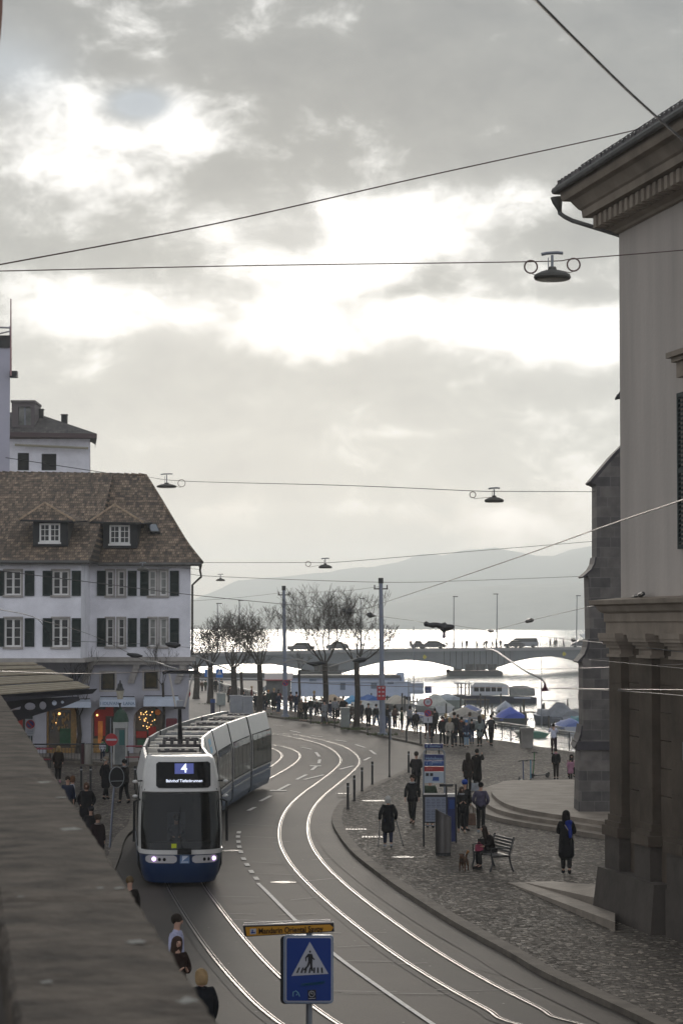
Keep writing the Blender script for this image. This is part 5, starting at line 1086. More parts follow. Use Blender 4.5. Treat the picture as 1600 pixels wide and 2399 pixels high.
person(Vector((-2.18,38.0,.1)),'blonde person in a black hooded jacket at the bottom edge',1.72,PI+.4,'stand',(.010,.011,.014),.8,BLK,(.33,.22,.11),'bob',group=GL,fine=True,hood=True,bulk=1.3)
person(g(241,1784,.22),'child with a green scarf and white jacket near the shop door',1.12,.2,'walk',(.5,.5,.54),.75,NAVY,HB,'short',scarf=(.03,.4,.12),group=GL,step=.1)
# ---------------------------------------------------------------- tram
M_TW=mat('tram_white',(.56,.54,.51),.32,var=.06,vs=2,spec=.5); M_TB=mat('tram_blue',(.004,.022,.075),.3,var=.1,vs=2); M_TBS=mat('tram_blue_side',(.035,.085,.16),.22,var=.12,vs=2,spec=.7)
M_TG=mat('tram_glass',(.006,.006,.007),.06,spec=.12); M_TGS=mat('tram_side_glass',(.03,.04,.03),.05,spec=.9,col2=(.11,.12,.09),vs=2.2)
M_RUB=mat('tram_rubber',(.006,.006,.007),.7); M_EQ=mat('roof_equipment_grey',(.28,.28,.27),.6,var=.3,vs=3); M_EQL=mat('roof_panel_light',(.62,.57,.49),.45,var=.1,vs=2); M_EQD=mat('roof_equipment_dark',(.06,.055,.055),.6,var=.4,vs=6)
tram=thing('tram','blue and white articulated tram with a lit number four curving through the street','tram',(-4.38,66.5,0))
def at(p,m4): return m4@Vector(p)
cps=[Vector((-4.38,66.5,0)),Vector((-5.28,76.2,0)),Vector((-5.62,82.2,0)),Vector((-5.62,87.2,0)),Vector((-5.38,93.8,0)),Vector((-4.90,100.6,0)),Vector((-4.22,107.6,0))]
prof_side=[(1.06,.22,'b'),(1.17,.5,'b'),(1.18,1.1,'b'),(1.18,1.16,'w'),(1.18,2.38,'w'),(1.14,2.62,'w'),(.99,3.28,'w'),(.95,3.36,'w'),(.88,3.36,'w'),(.90,3.02,'w')]
def hold(o,par): o.data.transform(wm(par).inverted()); o.parent=par; return o
def module(i,a,b,front=False,last=False):
    t=(b-a).normalized(); ang=math.atan2(t.x,t.y); L=(b-a).length; M4=Matrix.Translation(a)@Matrix.Rotation(-ang,4,'Z')
    y0=1.4 if front else .22; y1=L-.22
    mb=MB()
    pr=[(x,z) for x,z,_ in prof_side]; full=[(-x,z) for x,z in pr[::-1]]+pr; n=len(full)
    ys=[y0,y1]
    if last: ys=[y0,y1-.5,y1]
    vs=[]
    for k,y in enumerate(ys):
        kk=.86 if (last and k==2) else 1
        for x,z in full: vs.append(M4@Vector((x*kk,y,z)))
    mb.v=vs
    for k in range(len(ys)-1):
        for j in range(n-1):
            zc=(full[j][1]+full[j+1][1])/2; mb.mt(M_TBS if zc<1.12 else M_TW)
            if abs(full[j][0])<.93 and abs(full[j+1][0])<.93: mb.mt(M_EQ)
            mb.f.append([k*n+j,k*n+j+1,(k+1)*n+j+1,(k+1)*n+j]); mb.fm.append(mb.m)
        mb.mt(M_RUB); mb.f.append([k*n,(k+1)*n,(k+1)*n+n-1,k*n+n-1]); mb.fm.append(mb.m)
    for k in (0,len(ys)-1):
        mb.mt(M_RUB if not(last and k) else M_TW); mb.f.append([k*n+j for j in range(n)]); mb.fm.append(mb.m)
    body=mb.build('body_section',None,tram,world=True)
    # side windows: each pane its own part
    npane={True:4}.get(L>6,2); wy0=y0+.35; wy1=y1-.3; 
    for s in (1,-1):
        for k in range(npane):
            a_=wy0+(wy1-wy0)*k/npane+.05; b_=wy0+(wy1-wy0)*(k+1)/npane-.05
            q=MB(); q.mt(M_TGS); X0=1.192*s
            vs=[M4@Vector((X0,a_,1.22)),M4@Vector((X0,b_,1.22)),M4@Vector((X0,b_,2.36)),M4@Vector((1.158*s,b_,2.58)),M4@Vector((1.158*s,a_,2.58)),M4@Vector((X0,a_,2.36))]
            q.add(vs,[(0,1,2,5),(5,2,3,4)]); hold(q.build('side_window'),tram)
        q=MB(); q.mt(M_RUB)
        Xb=1.187*s; vs=[M4@Vector((Xb,wy0-.1,1.17)),M4@Vector((Xb,wy1+.1,1.17)),M4@Vector((Xb,wy1+.1,2.38)),M4@Vector((1.15*s,wy1+.1,2.62)),M4@Vector((1.15*s,wy0-.1,2.62)),M4@Vector((Xb,wy0-.1,2.38))]
        q.add(vs,[(0,1,2,5),(5,2,3,4)]); hold(q.build('window_band'),tram)
        # pale band line in the skirt
        q=MB(); q.mt(M_TW); q.add([M4@Vector((1.187*s,wy0,.86)),M4@Vector((1.187*s,wy1,.86)),M4@Vector((1.187*s,wy1,.92)),M4@Vector((1.187*s,wy0,.92))],[(0,1,2,3)]); hold(q.build('skirt_stripe'),tram)
        # shield panel gaps
    # roof units between the side fairings
    y=y0+.25; k=0
    pat=[(.34,M_EQL,.22),(.3,M_EQD,.12),(.42,M_EQ,.2),(.28,M_EQL,.26),(.5,M_EQD,.2),(.36,M_EQL,.16),(.3,M_EQ,.1),(.4,M_EQD,.24)]
    while y<y1-.5:
        d,m_,h=pat[(k+i*3)%8]; q=MB(); q.mt(m_); wdt=1.62 if m_ is not M_EQD else 1.2
        c=M4@Vector((0 if m_ is not M_EQD else .12,y+d/2,3.03+h/2)); q.box(c,(wdt,d,h),-ang)
        if m_ is M_EQD:
            for s in range(5): c2=M4@Vector((-.45+s*.25+(k%3)*.04,y+d/2,3.04+h)); q.box(c2,(.10+.06*((s+k)%3),d*.6,.05+.03*((s*k)%2)),-ang)
        elif m_ is M_EQ:
            for s in range(3): c2=M4@Vector((-.5+s*.5,y+d/2,3.045+h)); q.box(c2,(.2,d*.5,.05),-ang)
        hold(q.build('roof_unit'),tram); y+=d+.13; k+=1
    return M4
mods=[]
for i in range(6):
    M4=module(i,cps[i],cps[i+1],front=(i==0),last=(i==5)); mods.append(M4)
    if i<5:
        b=cps[i+1]; t=(cps[i+1]-cps[i]).normalized(); t2=(cps[i+2]-cps[i+1]).normalized(); mb=MB(); mb.mt(M_RUB); rg=[]
        for k in range(7):
            f=-.3+k*.1; d=(t if f<0 else t2); c=b+d*f; ang=math.atan2(d.x,d.y)*(1) if abs(f)>.1 else (math.atan2(t.x,t.y)+math.atan2(t2.x,t2.y))/2
            w=1.10-(.05 if k%2 else 0); m_=Matrix.Translation(c)@Matrix.Rotation(-ang,4,'Z')
            rg.append([m_@Vector(p) for p in ((-w,0,.3),(w,0,.3),(w,0,2.5),(w-.2,0,3.15),(-w+.2,0,3.15),(-w,0,2.5))])
        mb.rings(rg); hold(mb.build('gangway'),tram)
# blue advert panel on the roof fairing of the fourth section
M4=mods[2]; q=MB(); q.mt(mat('pale_blue_emblem',(.22,.50,.68),.4)); 
def fair(y,z,off=.012):
    x=1.14+(.99-1.14)*(z-2.62)/(3.28-2.62)+off; return M4@Vector((x,y,z))
q.add([fair(1.6,2.72),fair(2.9,2.72),fair(2.9,3.2),fair(1.6,3.2)],[(0,1,2,3)]); hold(q.build('roof_emblem'),tram)
q=MB(); q.mt(M_TW); q.add([fair(1.8,2.93,.018),fair(2.7,2.93,.018),fair(2.7,3.0,.018),fair(1.8,3.0,.018)],[(0,1,2,3)]); hold(q.build('emblem_stripe'),tram)
# ---- cab front
NF=3.4; DF=1.4
ang0=math.atan2((cps[1]-cps[0]).x,(cps[1]-cps[0]).y); MF=Matrix.Translation(cps[0])@Matrix.Rotation(-ang0,4,'Z')
lev=[(.12,.98,.16),(.3,1.06,.06),(.6,1.11,.0),(.90,1.145,0),(.905,1.165,-.03),(1.02,1.17,-.03),(1.025,1.155,.0),(1.5,1.165,.06),(2.1,1.15,.17),(2.57,1.125,.27),(2.60,1.125,.22),(3.0,1.06,.34),(3.3,1.0,.44),(3.44,.96,.50),(3.52,.90,.60),(3.54,.8,.8)]
def itp(z,i):
    for a,b in zip(lev[:-1],lev[1:]):
        if a[0]<=z<=b[0]: return a[i]+(b[i]-a[i])*(z-a[0])/max(1e-6,b[0]-a[0])
    return lev[-1][i]
def shY(x,z):
    hw=itp(z,1); f=itp(z,2); r=min(.999,abs(x/hw)); return f+DF-DF*(1-r**NF)**(1/NF)
ns=28; rows=[]
for z,hw,f in lev:
    row=[]
    for j in range(ns+1):
        th=-PI/2+PI*j/ns; sx=math.copysign(abs(math.sin(th))**(2/NF),math.sin(th)); cy=abs(math.cos(th))**(2/NF)
        row.append(Vector((hw*sx,f+DF-DF*cy,z)))
    row=[Vector((row[0].x,1.65,z))]+row+[Vector((row[-1].x,1.65,z))]
    rows.append(row)
mb=MB(); mb.v=[MF@p for r in rows for p in r]; nn=ns+3
for i in range(len(lev)-1):
    zc=(lev[i][0]+lev[i+1][0])/2
    for j in range(nn-1):
        m_=M_TB if zc<.9 else M_TW
        if zc<.9 and (j<3 or j>nn-5): m_=M_TB
        xm_=(rows[i][j].x+rows[i][j+1].x+rows[i+1][j].x+rows[i+1][j+1].x)/4
        if 1.024<zc<2.58 and abs(xm_)<.93*(lev[i][1]+lev[i+1][1])/2 and rows[i][j].y<1.3: continue
        mb.mt(m_); mb.f.append([i*nn+j,i*nn+j+1,(i+1)*nn+j+1,(i+1)*nn+j]); mb.fm.append(mb.m)
mb.mt(M_TW); mb.f.append([(len(lev)-1)*nn+j for j in range(nn)]); mb.fm.append(mb.m)
mb.build('cab_shell',None,tram,smooth=True,world=True)
def patch(name,x0,x1,z0,z1,m,off=.012,nx=14,nz=6,rad=.0,par=None,yx=None):
    q=MB(); q.mt(m); vs=[]
    for k in range(nz+1):
        z=z0+(z1-z0)*k/nz
        dz=min(z-z0,z1-z); ins=0
        if rad and dz<rad: ins=rad-math.sqrt(max(0,rad*rad-(rad-dz)**2))
        for j in range(nx+1):
            xa,xb=(x0+ins,x1-ins); 
            if yx: s=itp(z,1)*yx; xa,xb=-s+ins,s-ins
            x=xa+(xb-xa)*j/nx; vs.append(MF@Vector((x,shY(x,z)-off,z)))
    q.add(vs,[(k*(nx+1)+j,k*(nx+1)+j+1,(k+1)*(nx+1)+j+1,(k+1)*(nx+1)+j) for k in range(nz) for j in range(nx)])
    return hold(q.build(name,None,smooth=True),par or tram)
def glass_thin(name,tint,gl):
    m=bpy.data.materials.new(name); m.use_nodes=True; t=m.node_tree; t.nodes.clear(); o=t.nodes.new('ShaderNodeOutputMaterial'); a=t.nodes.new('ShaderNodeBsdfTransparent'); a.inputs[0].default_value=tint+(1,); g_=t.nodes.new('ShaderNodeBsdfGlossy'); g_.inputs['Roughness'].default_value=.03; f=t.nodes.new('ShaderNodeFresnel'); f.inputs[0].default_value=gl; x=t.nodes.new('ShaderNodeMixShader'); t.links.new(f.outputs[0],x.inputs[0]); t.links.new(a.outputs[0],x.inputs[1]); t.links.new(g_.outputs[0],x.inputs[2]); t.links.new(x.outputs[0],o.inputs[0]); return m
M_WSG=glass_thin('windscreen_glass',(.55,.58,.56),1.4)
ws=patch('windscreen',-1,1,1.03,2.56,M_WSG,.014,26,12,.08,yx=.985)
def zf(py): return CAMZ-(py-HORY)*66.8/FPX
def xf(px): return (px-800)*66.9/FPX+4.38+.03
dsp=patch('destination_display',xf(369),xf(496),2.70,3.40,M_TG,.02,16,14,.07)
patch('route_panel',xf(412),xf(456),3.08,3.36,mat('lit_route_panel',(.06,.07,.25),.4,emis=.4,ecol=(.10,.13,.42)),.026,6,3,par=dsp)
M_LED=mat('led_white',(.8,.85,1),.4,emis=1.1)
lean=math.atan2(.12,.3)
def ftext(s,size,xc,zc,off,xs=1,bold=.0):
    p=MF@Vector((xc,shY(xc,zc)-off,zc)); t=text_mesh(s,size,M_LED,'display_lettering',dsp,(0,0,0),(0,0,0),bold=bold)
    t.data.transform(Matrix.Diagonal((xs,1,1,1))); t.data.transform(Matrix.Translation(p)@Matrix.Rotation(-ang0,4,'Z')@Matrix.Rotation(PI/2-lean*.9,4,'X')); t.data.transform(wm(tram).inverted())
ftext('4',.36,xf(434),3.22,.032,bold=.004); ftext('Bahnhof Tiefenbrunnen',.115,xf(434),2.89,.030,xs=.92,bold=.001)
q=MB(); q.mt(mat('cab_lining',(.015,.014,.014),.8))
def cb(x0,x1,y0,y1,z0,z1): q.add([MF@Vector(p) for p in ((x0,y0,z0),(x1,y0,z0),(x1,y1,z0),(x0,y1,z0),(x0,y0,z1),(x1,y0,z1),(x1,y1,z1),(x0,y1,z1))],[(0,3,2,1),(4,5,6,7),(0,1,5,4),(1,2,6,5),(2,3,7,6),(3,0,4,7)])
cb(-1.05,1.05,2.1,2.16,.9,2.7); cb(-1.08,-1.04,.9,2.1,.9,2.7); cb(1.04,1.08,.9,2.1,.9,2.7); cb(-1.05,1.05,.5,2.1,.86,.9); cb(-1.0,1.0,.6,2.1,2.62,2.66); hold(q.build('cab_lining'),tram)
q=MB(); q.mt(mat('dashboard',(.03,.03,.032),.6)); cb(-.85,.85,.35,.75,.95,1.2); hold(q.build('dashboard'),tram)
q=MB(); q.mt(mat('cab_partition',(.20,.19,.22),.5)); cb(xf(441),xf(458),1.9,1.96,1.15,2.6); hold(q.build('partition'),tram)
q=MB(); q.mt(mat('cab_seat',(.03,.035,.05),.8)); cb(-.35,.15,1.3,1.45,1.1,1.95); hold(q.build('driver_seat'),tram)
drv=person(MF@Vector((-.1,1.25,.62)),'tram driver sitting behind the windscreen in a dark jacket',1.75,-ang0,'sit',(.03,.035,.05),.6,BLK,HB,'short',group='tram crew')
# interior glimpses behind the windscreen glass and wiper
patch('hi_vis_notice',xf(404),xf(416),zf(1981),zf(1971),mat('yellow_notice',(.45,.5,.02),.6),.022,2,2)
q=MB(); q.mt(M_RUB); q.box(MF@Vector((xf(434),shY(0,1.0)-.07,1.0)),(.38,.1,.16),-ang0); q.tube([MF@Vector((xf(430),shY(0,1.05)-.05,1.05)),MF@Vector((xf(420),shY(0,1.6)-.04,1.6)),MF@Vector((xf(425),shY(0,2.2)-.05,2.2))],.012,5); hold(q.build('wiper'),tram)
M_LAMPW=mat('headlamp_housing',(.42,.40,.40),.3); M_HL=mat('headlight_glow',(.8,.55,1),.3,emis=4.5,ecol=(.75,.5,1))
for s,(a,b),hl,ds in ((-1,(344.6,417),363.8,(377,388)),(1,(452,513),503,(480,490))):
    c=patch('headlight',xf(a),xf(b),.67,.88,M_LAMPW,.02,12,6,.09)
    q=MB(); q.mt(M_HL); x=xf(hl); q.sph(MF@Vector((x,shY(x,.78)-.03,.78)),.055,10,7); q.mt(M_RUB)
    for d in ds: x=xf(d); q.sph(MF@Vector((x,shY(x,.77)-.012,.77)),.05,10,6,(1,.6,1))
    hold(q.build('lamp_bulbs',None,smooth=True),c)
em=patch('front_emblem',xf(424),xf(446),.66,.90,mat('emblem_blue',(.12,.2,.36),.4),.02,4,4)
q=MB(); q.mt(mat('emblem_white',(.6,.65,.75),.4))
def fp(px,z,off=.027): x=xf(px); return MF@Vector((x,shY(x,z)-off,z))
q.add([fp(429,.72),fp(442,.84),fp(442,.87),fp(429,.87)],[(0,1,2,3)]); q.add([fp(427,.69),fp(443,.69),fp(443,.71),fp(427,.71)],[(0,1,2,3)]); hold(q.build('emblem_shield'),em)
# mirrors and camera pods on the left edge
for s in (-1,1):
    q=MB(); q.mt(M_RUB); x=s*1.2; q.tube([MF@Vector((s*1.12,.9,2.35)),MF@Vector((s*1.27,.75,2.3)),MF@Vector((s*1.28,.72,1.2))],.035,6); q.mt(M_TW)
    for z in (2.85,2.45): q.sph(MF@Vector((s*1.25,.75,z)),.055,8,6,(1.4,1,.8))
    q.mt(M_RUB); q.tube([MF@Vector((s*1.05,.9,2.86)),MF@Vector((s*1.22,.78,2.86))],.02,5)
    hold(q.build('mirror_arm',None,smooth=True),tram)
# pantograph
pg=MB(); pg.mt(M_BLACK); c=P(423,1742,79); c.z=3.3
pg.tube([c,P(422,1700,78.7),P(421.5,1660,78.3)],[.09,.07,.06],8); pg.mt(M_EQD); pg.box(c+Vector((0,0,-.1)),(1.25,.8,.22),.1)
for k in range(5): pg.box(c+Vector((-.5+k*.25,-.3,.08)),(.1,.12,.14))
a=P(408,1658,78.2); b=P(435,1658,78.2); pg.tube([a,b],.045,6); pa=pg.build('pantograph',None,tram,world=True)
pg=MB(); pg.mt(mat('pantograph_arm',(.62,.58,.54),.4,.3)); l=P(412,1657,78.2); r=P(433,1657,78.2); tl_=P(397,1577,78); tr_=P(453,1580,78)
pg.tube([l,tl_],.03,6); pg.tube([r,tr_],.03,6); hold(pg.build('pantograph_arms'),pa)
pg=MB(); pg.mt(M_DARK); pg.tube([P(381,1577,78),P(388,1572,78),P(462,1573,78),P(470,1578,78)],.035,6); pg.tube([P(383,1580,77.7),P(390,1576,77.7),P(464,1577,77.7),P(472,1582,77.7)],.03,6); pg.mt(mat('arm_bracket',(.3,.31,.33),.5)); pg.bx(P(415,1656,78.3),P(430,1641,78.2)); hold(pg.build('contact_head'),pa)
# wheels under the skirt
for i in (0,2,4):
    for yy in (2.4,4.2):
        q=MB(); q.mt(M_RUB)
        for s in (-.55,.55): p=mods[i]@Vector((s,yy,.33)); q.tube([p-Vector((.06,0,0)),p+Vector((.06,0,0))],.3,14)
        q.tube([mods[i]@Vector((-.55,yy,.33)),mods[i]@Vector((.55,yy,.33))],.06,6); hold(q.build('wheelset'),tram)
# ---------------------------------------------------------------- street furniture
def pole(mb,a,b,r,n=8,r2=None): mb.tube([a,b],[r,r if r2 is None else r2],n)
def V(x,y,z=0): return Vector((x,y,z))
# foreground crossing sign
SD=28.8; b=P(724,2399,SD)
t=thing('crossing_sign','blue pedestrian crossing sign with grey rim in the bottom foreground','sign',(b.x,SD,0))
M_SBLUE=mat('sign_blue',(.005,.034,.20),.4); M_SWHITE=mat('sign_white',(.42,.42,.45),.45); M_RIM=mat('sign_rim',(.22,.27,.36),.4,.3,var=.15,vs=6)
mb=MB(); mb.mt(M_GREY); pole(mb,V(b.x,SD+.12),V(b.x,SD+.12,P(724,2180,SD).z),.038,10); mb.build('post',None,t,world=True)
def rrect(x0,x1,z0,z1,r,y,n=5):
    pts=[]
    for cx,cz,a0 in ((x1-r,z1-r,0),(x0+r,z1-r,90),(x0+r,z0+r,180),(x1-r,z0+r,270)):
        for k in range(n+1): a=R(a0+90*k/n); pts.append(Vector((cx+r*math.cos(a),y,cz+r*math.sin(a))))
    return pts
a=P(664,2351,SD); c=P(781,2191,SD); x0,x1,z0,z1=a.x,c.x,a.z,c.z
mb=MB(); mb.mt(M_RIM); mb.prism(rrect(x0,x1,z0,z1,.045,SD),(0,.06,0)); mb.mt(M_DARK); mb.prism(rrect(x0-.035,x1-.02,z0-.01,z1-.01,.05,SD+.03),(0,.06,0)); mb.build('sign_box',None,t,world=True)
mb=MB(); mb.mt(M_SWHITE); mb.prism(rrect(x0+.025,x1-.015,z0+.02,z1-.02,.03,SD-.006),(0,.003,0)); mb.build('white_edge',None,t,world=True)
pl_=MB(); pl_.mt(M_SBLUE); pl_.prism(rrect(x0+.038,x1-.026,z0+.033,z1-.032,.022,SD-.010),(0,.003,0)); plate=pl_.build('blue_face',None,t,world=True)
def on(px,py,y=SD-.014): p=P(px,py,SD); return Vector((p.x,y,p.z))
mb=MB(); mb.mt(M_SWHITE); mb.add([on(683.5,2286),on(769.5,2281),on(726,2206)],[(0,1,2)]); o=mb.build('triangle'); hold(o,plate)
mb=MB(); mb.mt(M_BLACK); y=SD-.018
def poly(pts): mb.add([on(px,py,y) for px,py in pts],[tuple(range(len(pts)))])
hd_=on(726.5,2229,y); mb.add([hd_+Vector((.012*math.cos(k*PI/6),0,.014*math.sin(k*PI/6))) for k in range(12)],[tuple(range(12))])
poly([(722,2234),(731,2234),(733,2239),(732,2253),(722,2254)]); poly([(722,2234),(715,2243),(716,2252),(718,2252),(718,2245),(723,2240)]); poly([(731,2235),(734,2243),(738,2247),(736,2249),(731,2245)]); poly([(722,2253),(728,2253),(723,2264),(713,2274),(711,2271),(719,2262)]); poly([(726,2253),(732,2253),(732,2262),(734,2274),(730,2275),(727,2264)])
for x in (697,707,716,726,737,746,756): 
    s_=(726-x)*.12; poly([(x-3,2279),(x+1,2279),(x+3+s_,2266),(x-.5+s_,2266)])
o=mb.build('walking_figure'); hold(o,plate)
mb=MB(); mb.mt(mat('green_graffiti',(.01,.12,.10),.6))
for k in range(9):
    px=706+k*6; mb.tube([on(px,2310-k*.6,y),on(px+2,2303-k*.5,y),on(px+5,2309-k*.6,y),on(px+6,2303-k*.7,y)],.0035,4)
hold(mb.build('graffiti'),plate)
mb=MB(); mb.mt(M_BLACK); mb.add([on(721,2319,y),on(740,2318,y),on(741,2341,y),on(722,2342,y)],[(0,3,2,1)]); mb.mt(M_SWHITE); mb.torus(on(730.5,2328,y-.003),.033,.0035,'Y',16,4); mb.tube([on(723,2339,y-.003),on(739,2338,y-.003)],.004,4); mb.tube([on(727,2327,y-.003),on(730,2325,y-.003),on(733,2329,y-.003)],.004,4); hold(mb.build('sticker'),plate)
mb=MB(); mb.mt(mat('pale_sticker',(.15,.32,.42),.5)); mb.tube([on(687,2334,y),on(687,2324,y),on(694,2321,y),on(699,2326,y),on(702,2334,y)],.006,5); mb.tube([on(694,2331,y),on(697,2328,y)],.006,5); hold(mb.build('pale_sticker'),plate)
# yellow direction sign above
M_YEL=mat('sign_yellow',(.52,.24,.012),.45,var=.06,vs=3)
t2=thing('direction_sign','yellow arrow-shaped hotel direction sign above the blue crossing sign','sign',(b.x,SD+.1,P(700,2180,SD).z))
def on2(px,py,y=SD+.05): p=P(px,py,SD); return Vector((p.x,y,p.z))
mb=MB(); mb.mt(M_DARK); mb.prism([on2(569,2170),on2(782,2163),on2(783,2184),on2(573,2196)],(0,.03,0)); mb.mt(mat('aluminium_edge',(.55,.5,.46),.4,.4)); mb.tube([on2(569,2169),on2(782,2162)],.009,6); mb.tube([on2(571,2166,SD+.13),on2(774,2158,SD+.13)],.009,6); mb.prism([on2(570,2170,SD+.1),on2(774,2160,SD+.1),on2(774,2178,SD+.1),on2(573,2190,SD+.1)],(0,.03,0)); mb.build('sign_board',None,t2,world=True)
mb=MB(); mb.mt(M_YEL); yy=SD+.044; mb.add([on2(575,2173,yy),on2(773,2167,yy),on2(781,2174,yy),on2(776,2182,yy),on2(680,2188,yy),on2(578,2194,yy)],[(0,5,4,3,2,1)]); mb.build('yellow_face',None,t2,world=True)
mb=MB(); mb.mt(M_SWHITE); mb.add([on2(586,2177,yy-.004),on2(600,2176.5,yy-.004),on2(600,2189,yy-.004),on2(586,2190,yy-.004)],[(0,3,2,1)]); mb.mt(M_SBLUE); mb.add([on2(588,2185,yy-.007),on2(598,2184,yy-.007),on2(598,2187,yy-.007),on2(588,2188,yy-.007)],[(0,3,2,1)]); mb.add([on2(590,2179,yy-.007),on2(593,2179,yy-.007),on2(593,2185,yy-.007),on2(590,2185,yy-.007)],[(0,3,2,1)]); mb.build('bed_symbol',None,t2,world=True)
tx=text_mesh('Mandarin Oriental Savoy',.094,mat('sign_lettering',(.035,.016,.004),.6),'lettering',t2,(0,0,0),(PI/2,0,0),bold=.0018); c_=on2(681,2180,yy-.006); tx.location=wm(t2).inverted()@c_; tx.rotation_euler=(PI/2,R(-2.2),0); tx.scale=(.80,1,1)
bb_=[v.co.x for v in tx.data.vertices]; wd_=max(bb_)-min(bb_); tx.scale=((150/FPX*SD)/wd_,1,1)
# stop information pillar (tall sign frame)
SDp=80.0; e=P(1007,1880,SDp)
t=thing('stop_sign_pillar','tall grey-framed tram stop sign with blue, red and white panels','sign',(P(1010,1900,SDp).x,SDp,PZ))
def pp(px,py,y=SDp): p=P(px,py,SDp); return Vector((p.x,y,p.z))
mb=MB(); mb.mt(M_GREY)
for px in (992,1041): pole(mb,Vector((pp(px,1990).x,SDp,PZ)),pp(px,1766),.03,8)
mb.tube([pp(992,1768),pp(994,1759),pp(999,1756),pp(1034,1756),pp(1039,1759),pp(1041,1768)],.03,8); mb.tube([Vector((pp(992,1900).x,SDp,PZ+.45)),Vector((pp(1041,1900).x,SDp,PZ+.45))],.018,6); mb.build('frame',None,t,world=True)
M_PBLUE=mat('panel_navy',(.01,.02,.10),.4); M_PBLUE2=mat('panel_blue',(.012,.05,.20),.4); M_PRED=mat('panel_red',(.28,.012,.015),.4); M_PWH=mat('panel_white',(.36,.40,.44),.5); M_TXT=mat('panel_lettering',(.30,.40,.52),.5)
def pan(name,a,b,c,d,m,y=SDp-.03,par=t):
    q=MB(); q.mt(m); A=pp(a,d); B=pp(b,c); q.bx((A.x,y,A.z),(B.x,y+.05,B.z)); o=q.build(name); hold(o,par); return o
p1=pan('navy_panel',994,1039,1767,1782,M_PBLUE); p2=pan('navy_panel',994,1039,1782.5,1794,M_PBLUE2); p3=pan('red_panel',994,1039,1795.5,1807,M_PRED); p4=pan('white_panel',994,1039,1808,1834,M_PWH)
def ptext(s,px,py,sz,par,m=M_TXT,al='LEFT',y=SDp-.036):
    tm=text_mesh(s,sz,m,'lettering',par,(0,0,0),(0,0,0),al,ext=.001); p=pp(px,py,y); tm.data.transform(Matrix.Translation(p)@Matrix.Rotation(PI/2,4,'X')); tm.data.transform(wm(par).inverted()); return tm
ptext('Helmhaus',996,1777,.14,p1); ptext('4 15',997,1789,.13,p2); ptext('Bellevue',1012,1786,.09,p2); ptext('ZVV',997,1802,.12,p3,mat('red_panel_lettering',(.5,.15,.15),.5))
for k in (0,1):
    q=MB(); q.mt(M_DARK); A=pp(997+k*10,1818,SDp-.036); B=pp(1004+k*10,1811,SDp-.036); q.bx((A.x,A.y,A.z),(B.x,B.y+.004,B.z)); hold(q.build('pictogram'),p4)
q=MB(); q.mt(M_PBLUE2); q.add([pp(1012,1829,SDp-.036),pp(1028,1829,SDp-.036),pp(1028,1820,SDp-.036),pp(1014,1820,SDp-.036)],[(0,1,2,3)]); hold(q.build('map_patch'),p4)
tb=MB(); tb.mt(M_PBLUE); A=pp(994,1752.5); B=pp(1037,1742.5); tb.bx((A.x,SDp-.05,A.z),(B.x,SDp+.08,B.z)); hold(tb.build('top_panel'),t); ptext('4',997,1748,.13,t,M_TXT,y=SDp-.056); ptext('Helmhaus',1006,1748,.09,t,M_TXT,y=SDp-.056)
q=MB(); q.mt(M_DARK); 
for px in (998,1028): q.tube([pp(px,1766),pp(px,1753)],.025,6)
hold(q.build('bracket'),t)
# timetable board
TB=77.5
def pt_(px,py,y=TB): p=P(px,py,TB); return Vector((p.x,y,p.z))
t=thing('timetable_board','framed grey timetable board beside the steel litter bin','notice board',(pt_(1018,1900).x,TB,PZ))
mb=MB(); mb.mt(M_DARK)
for px in (992.5,1046): pole(mb,Vector((pt_(px,1980).x,TB,PZ)),pt_(px,1862),.028,6)
A=pt_(993,1928); B=pt_(1046,1862); mb.bx((A.x,TB-.02,A.z),(B.x,TB+.05,B.z)); mb.build('frame',None,t,world=True)
mb=MB(); mb.mt(mat('timetable_paper',(.19,.21,.26),.4,var=.12,vs=4)); A=pt_(995.5,1925); B=pt_(1044,1867); mb.bx((A.x,TB-.026,A.z),(B.x,TB-.0205,B.z)); pap=mb.build('timetable',None,t,world=True)
mb=MB(); mb.mt(mat('timetable_print',(.05,.06,.11),.6))
for k in range(14):
    y_=1872+k*3.6
    if k in(6,): continue
    for x_ in (998,1010,1022,1034): p=pt_(x_,y_,TB-.03); q=pt_(x_+8+(k*x_)%3,y_+.9,TB-.03); mb.add([p,Vector((q.x,p.y,p.z)),q,Vector((p.x,p.y,q.z))],[(0,1,2,3)])
hold(mb.build('printed_rows'),pap)
mb=MB(); mb.mt(mat('board_cap',(.5,.46,.42),.5)); A=pt_(993,1862); B=pt_(1038,1858.5); mb.bx((A.x,TB-.05,A.z),(B.x,TB+.08,B.z)); hold(mb.build('top_rail'),t)
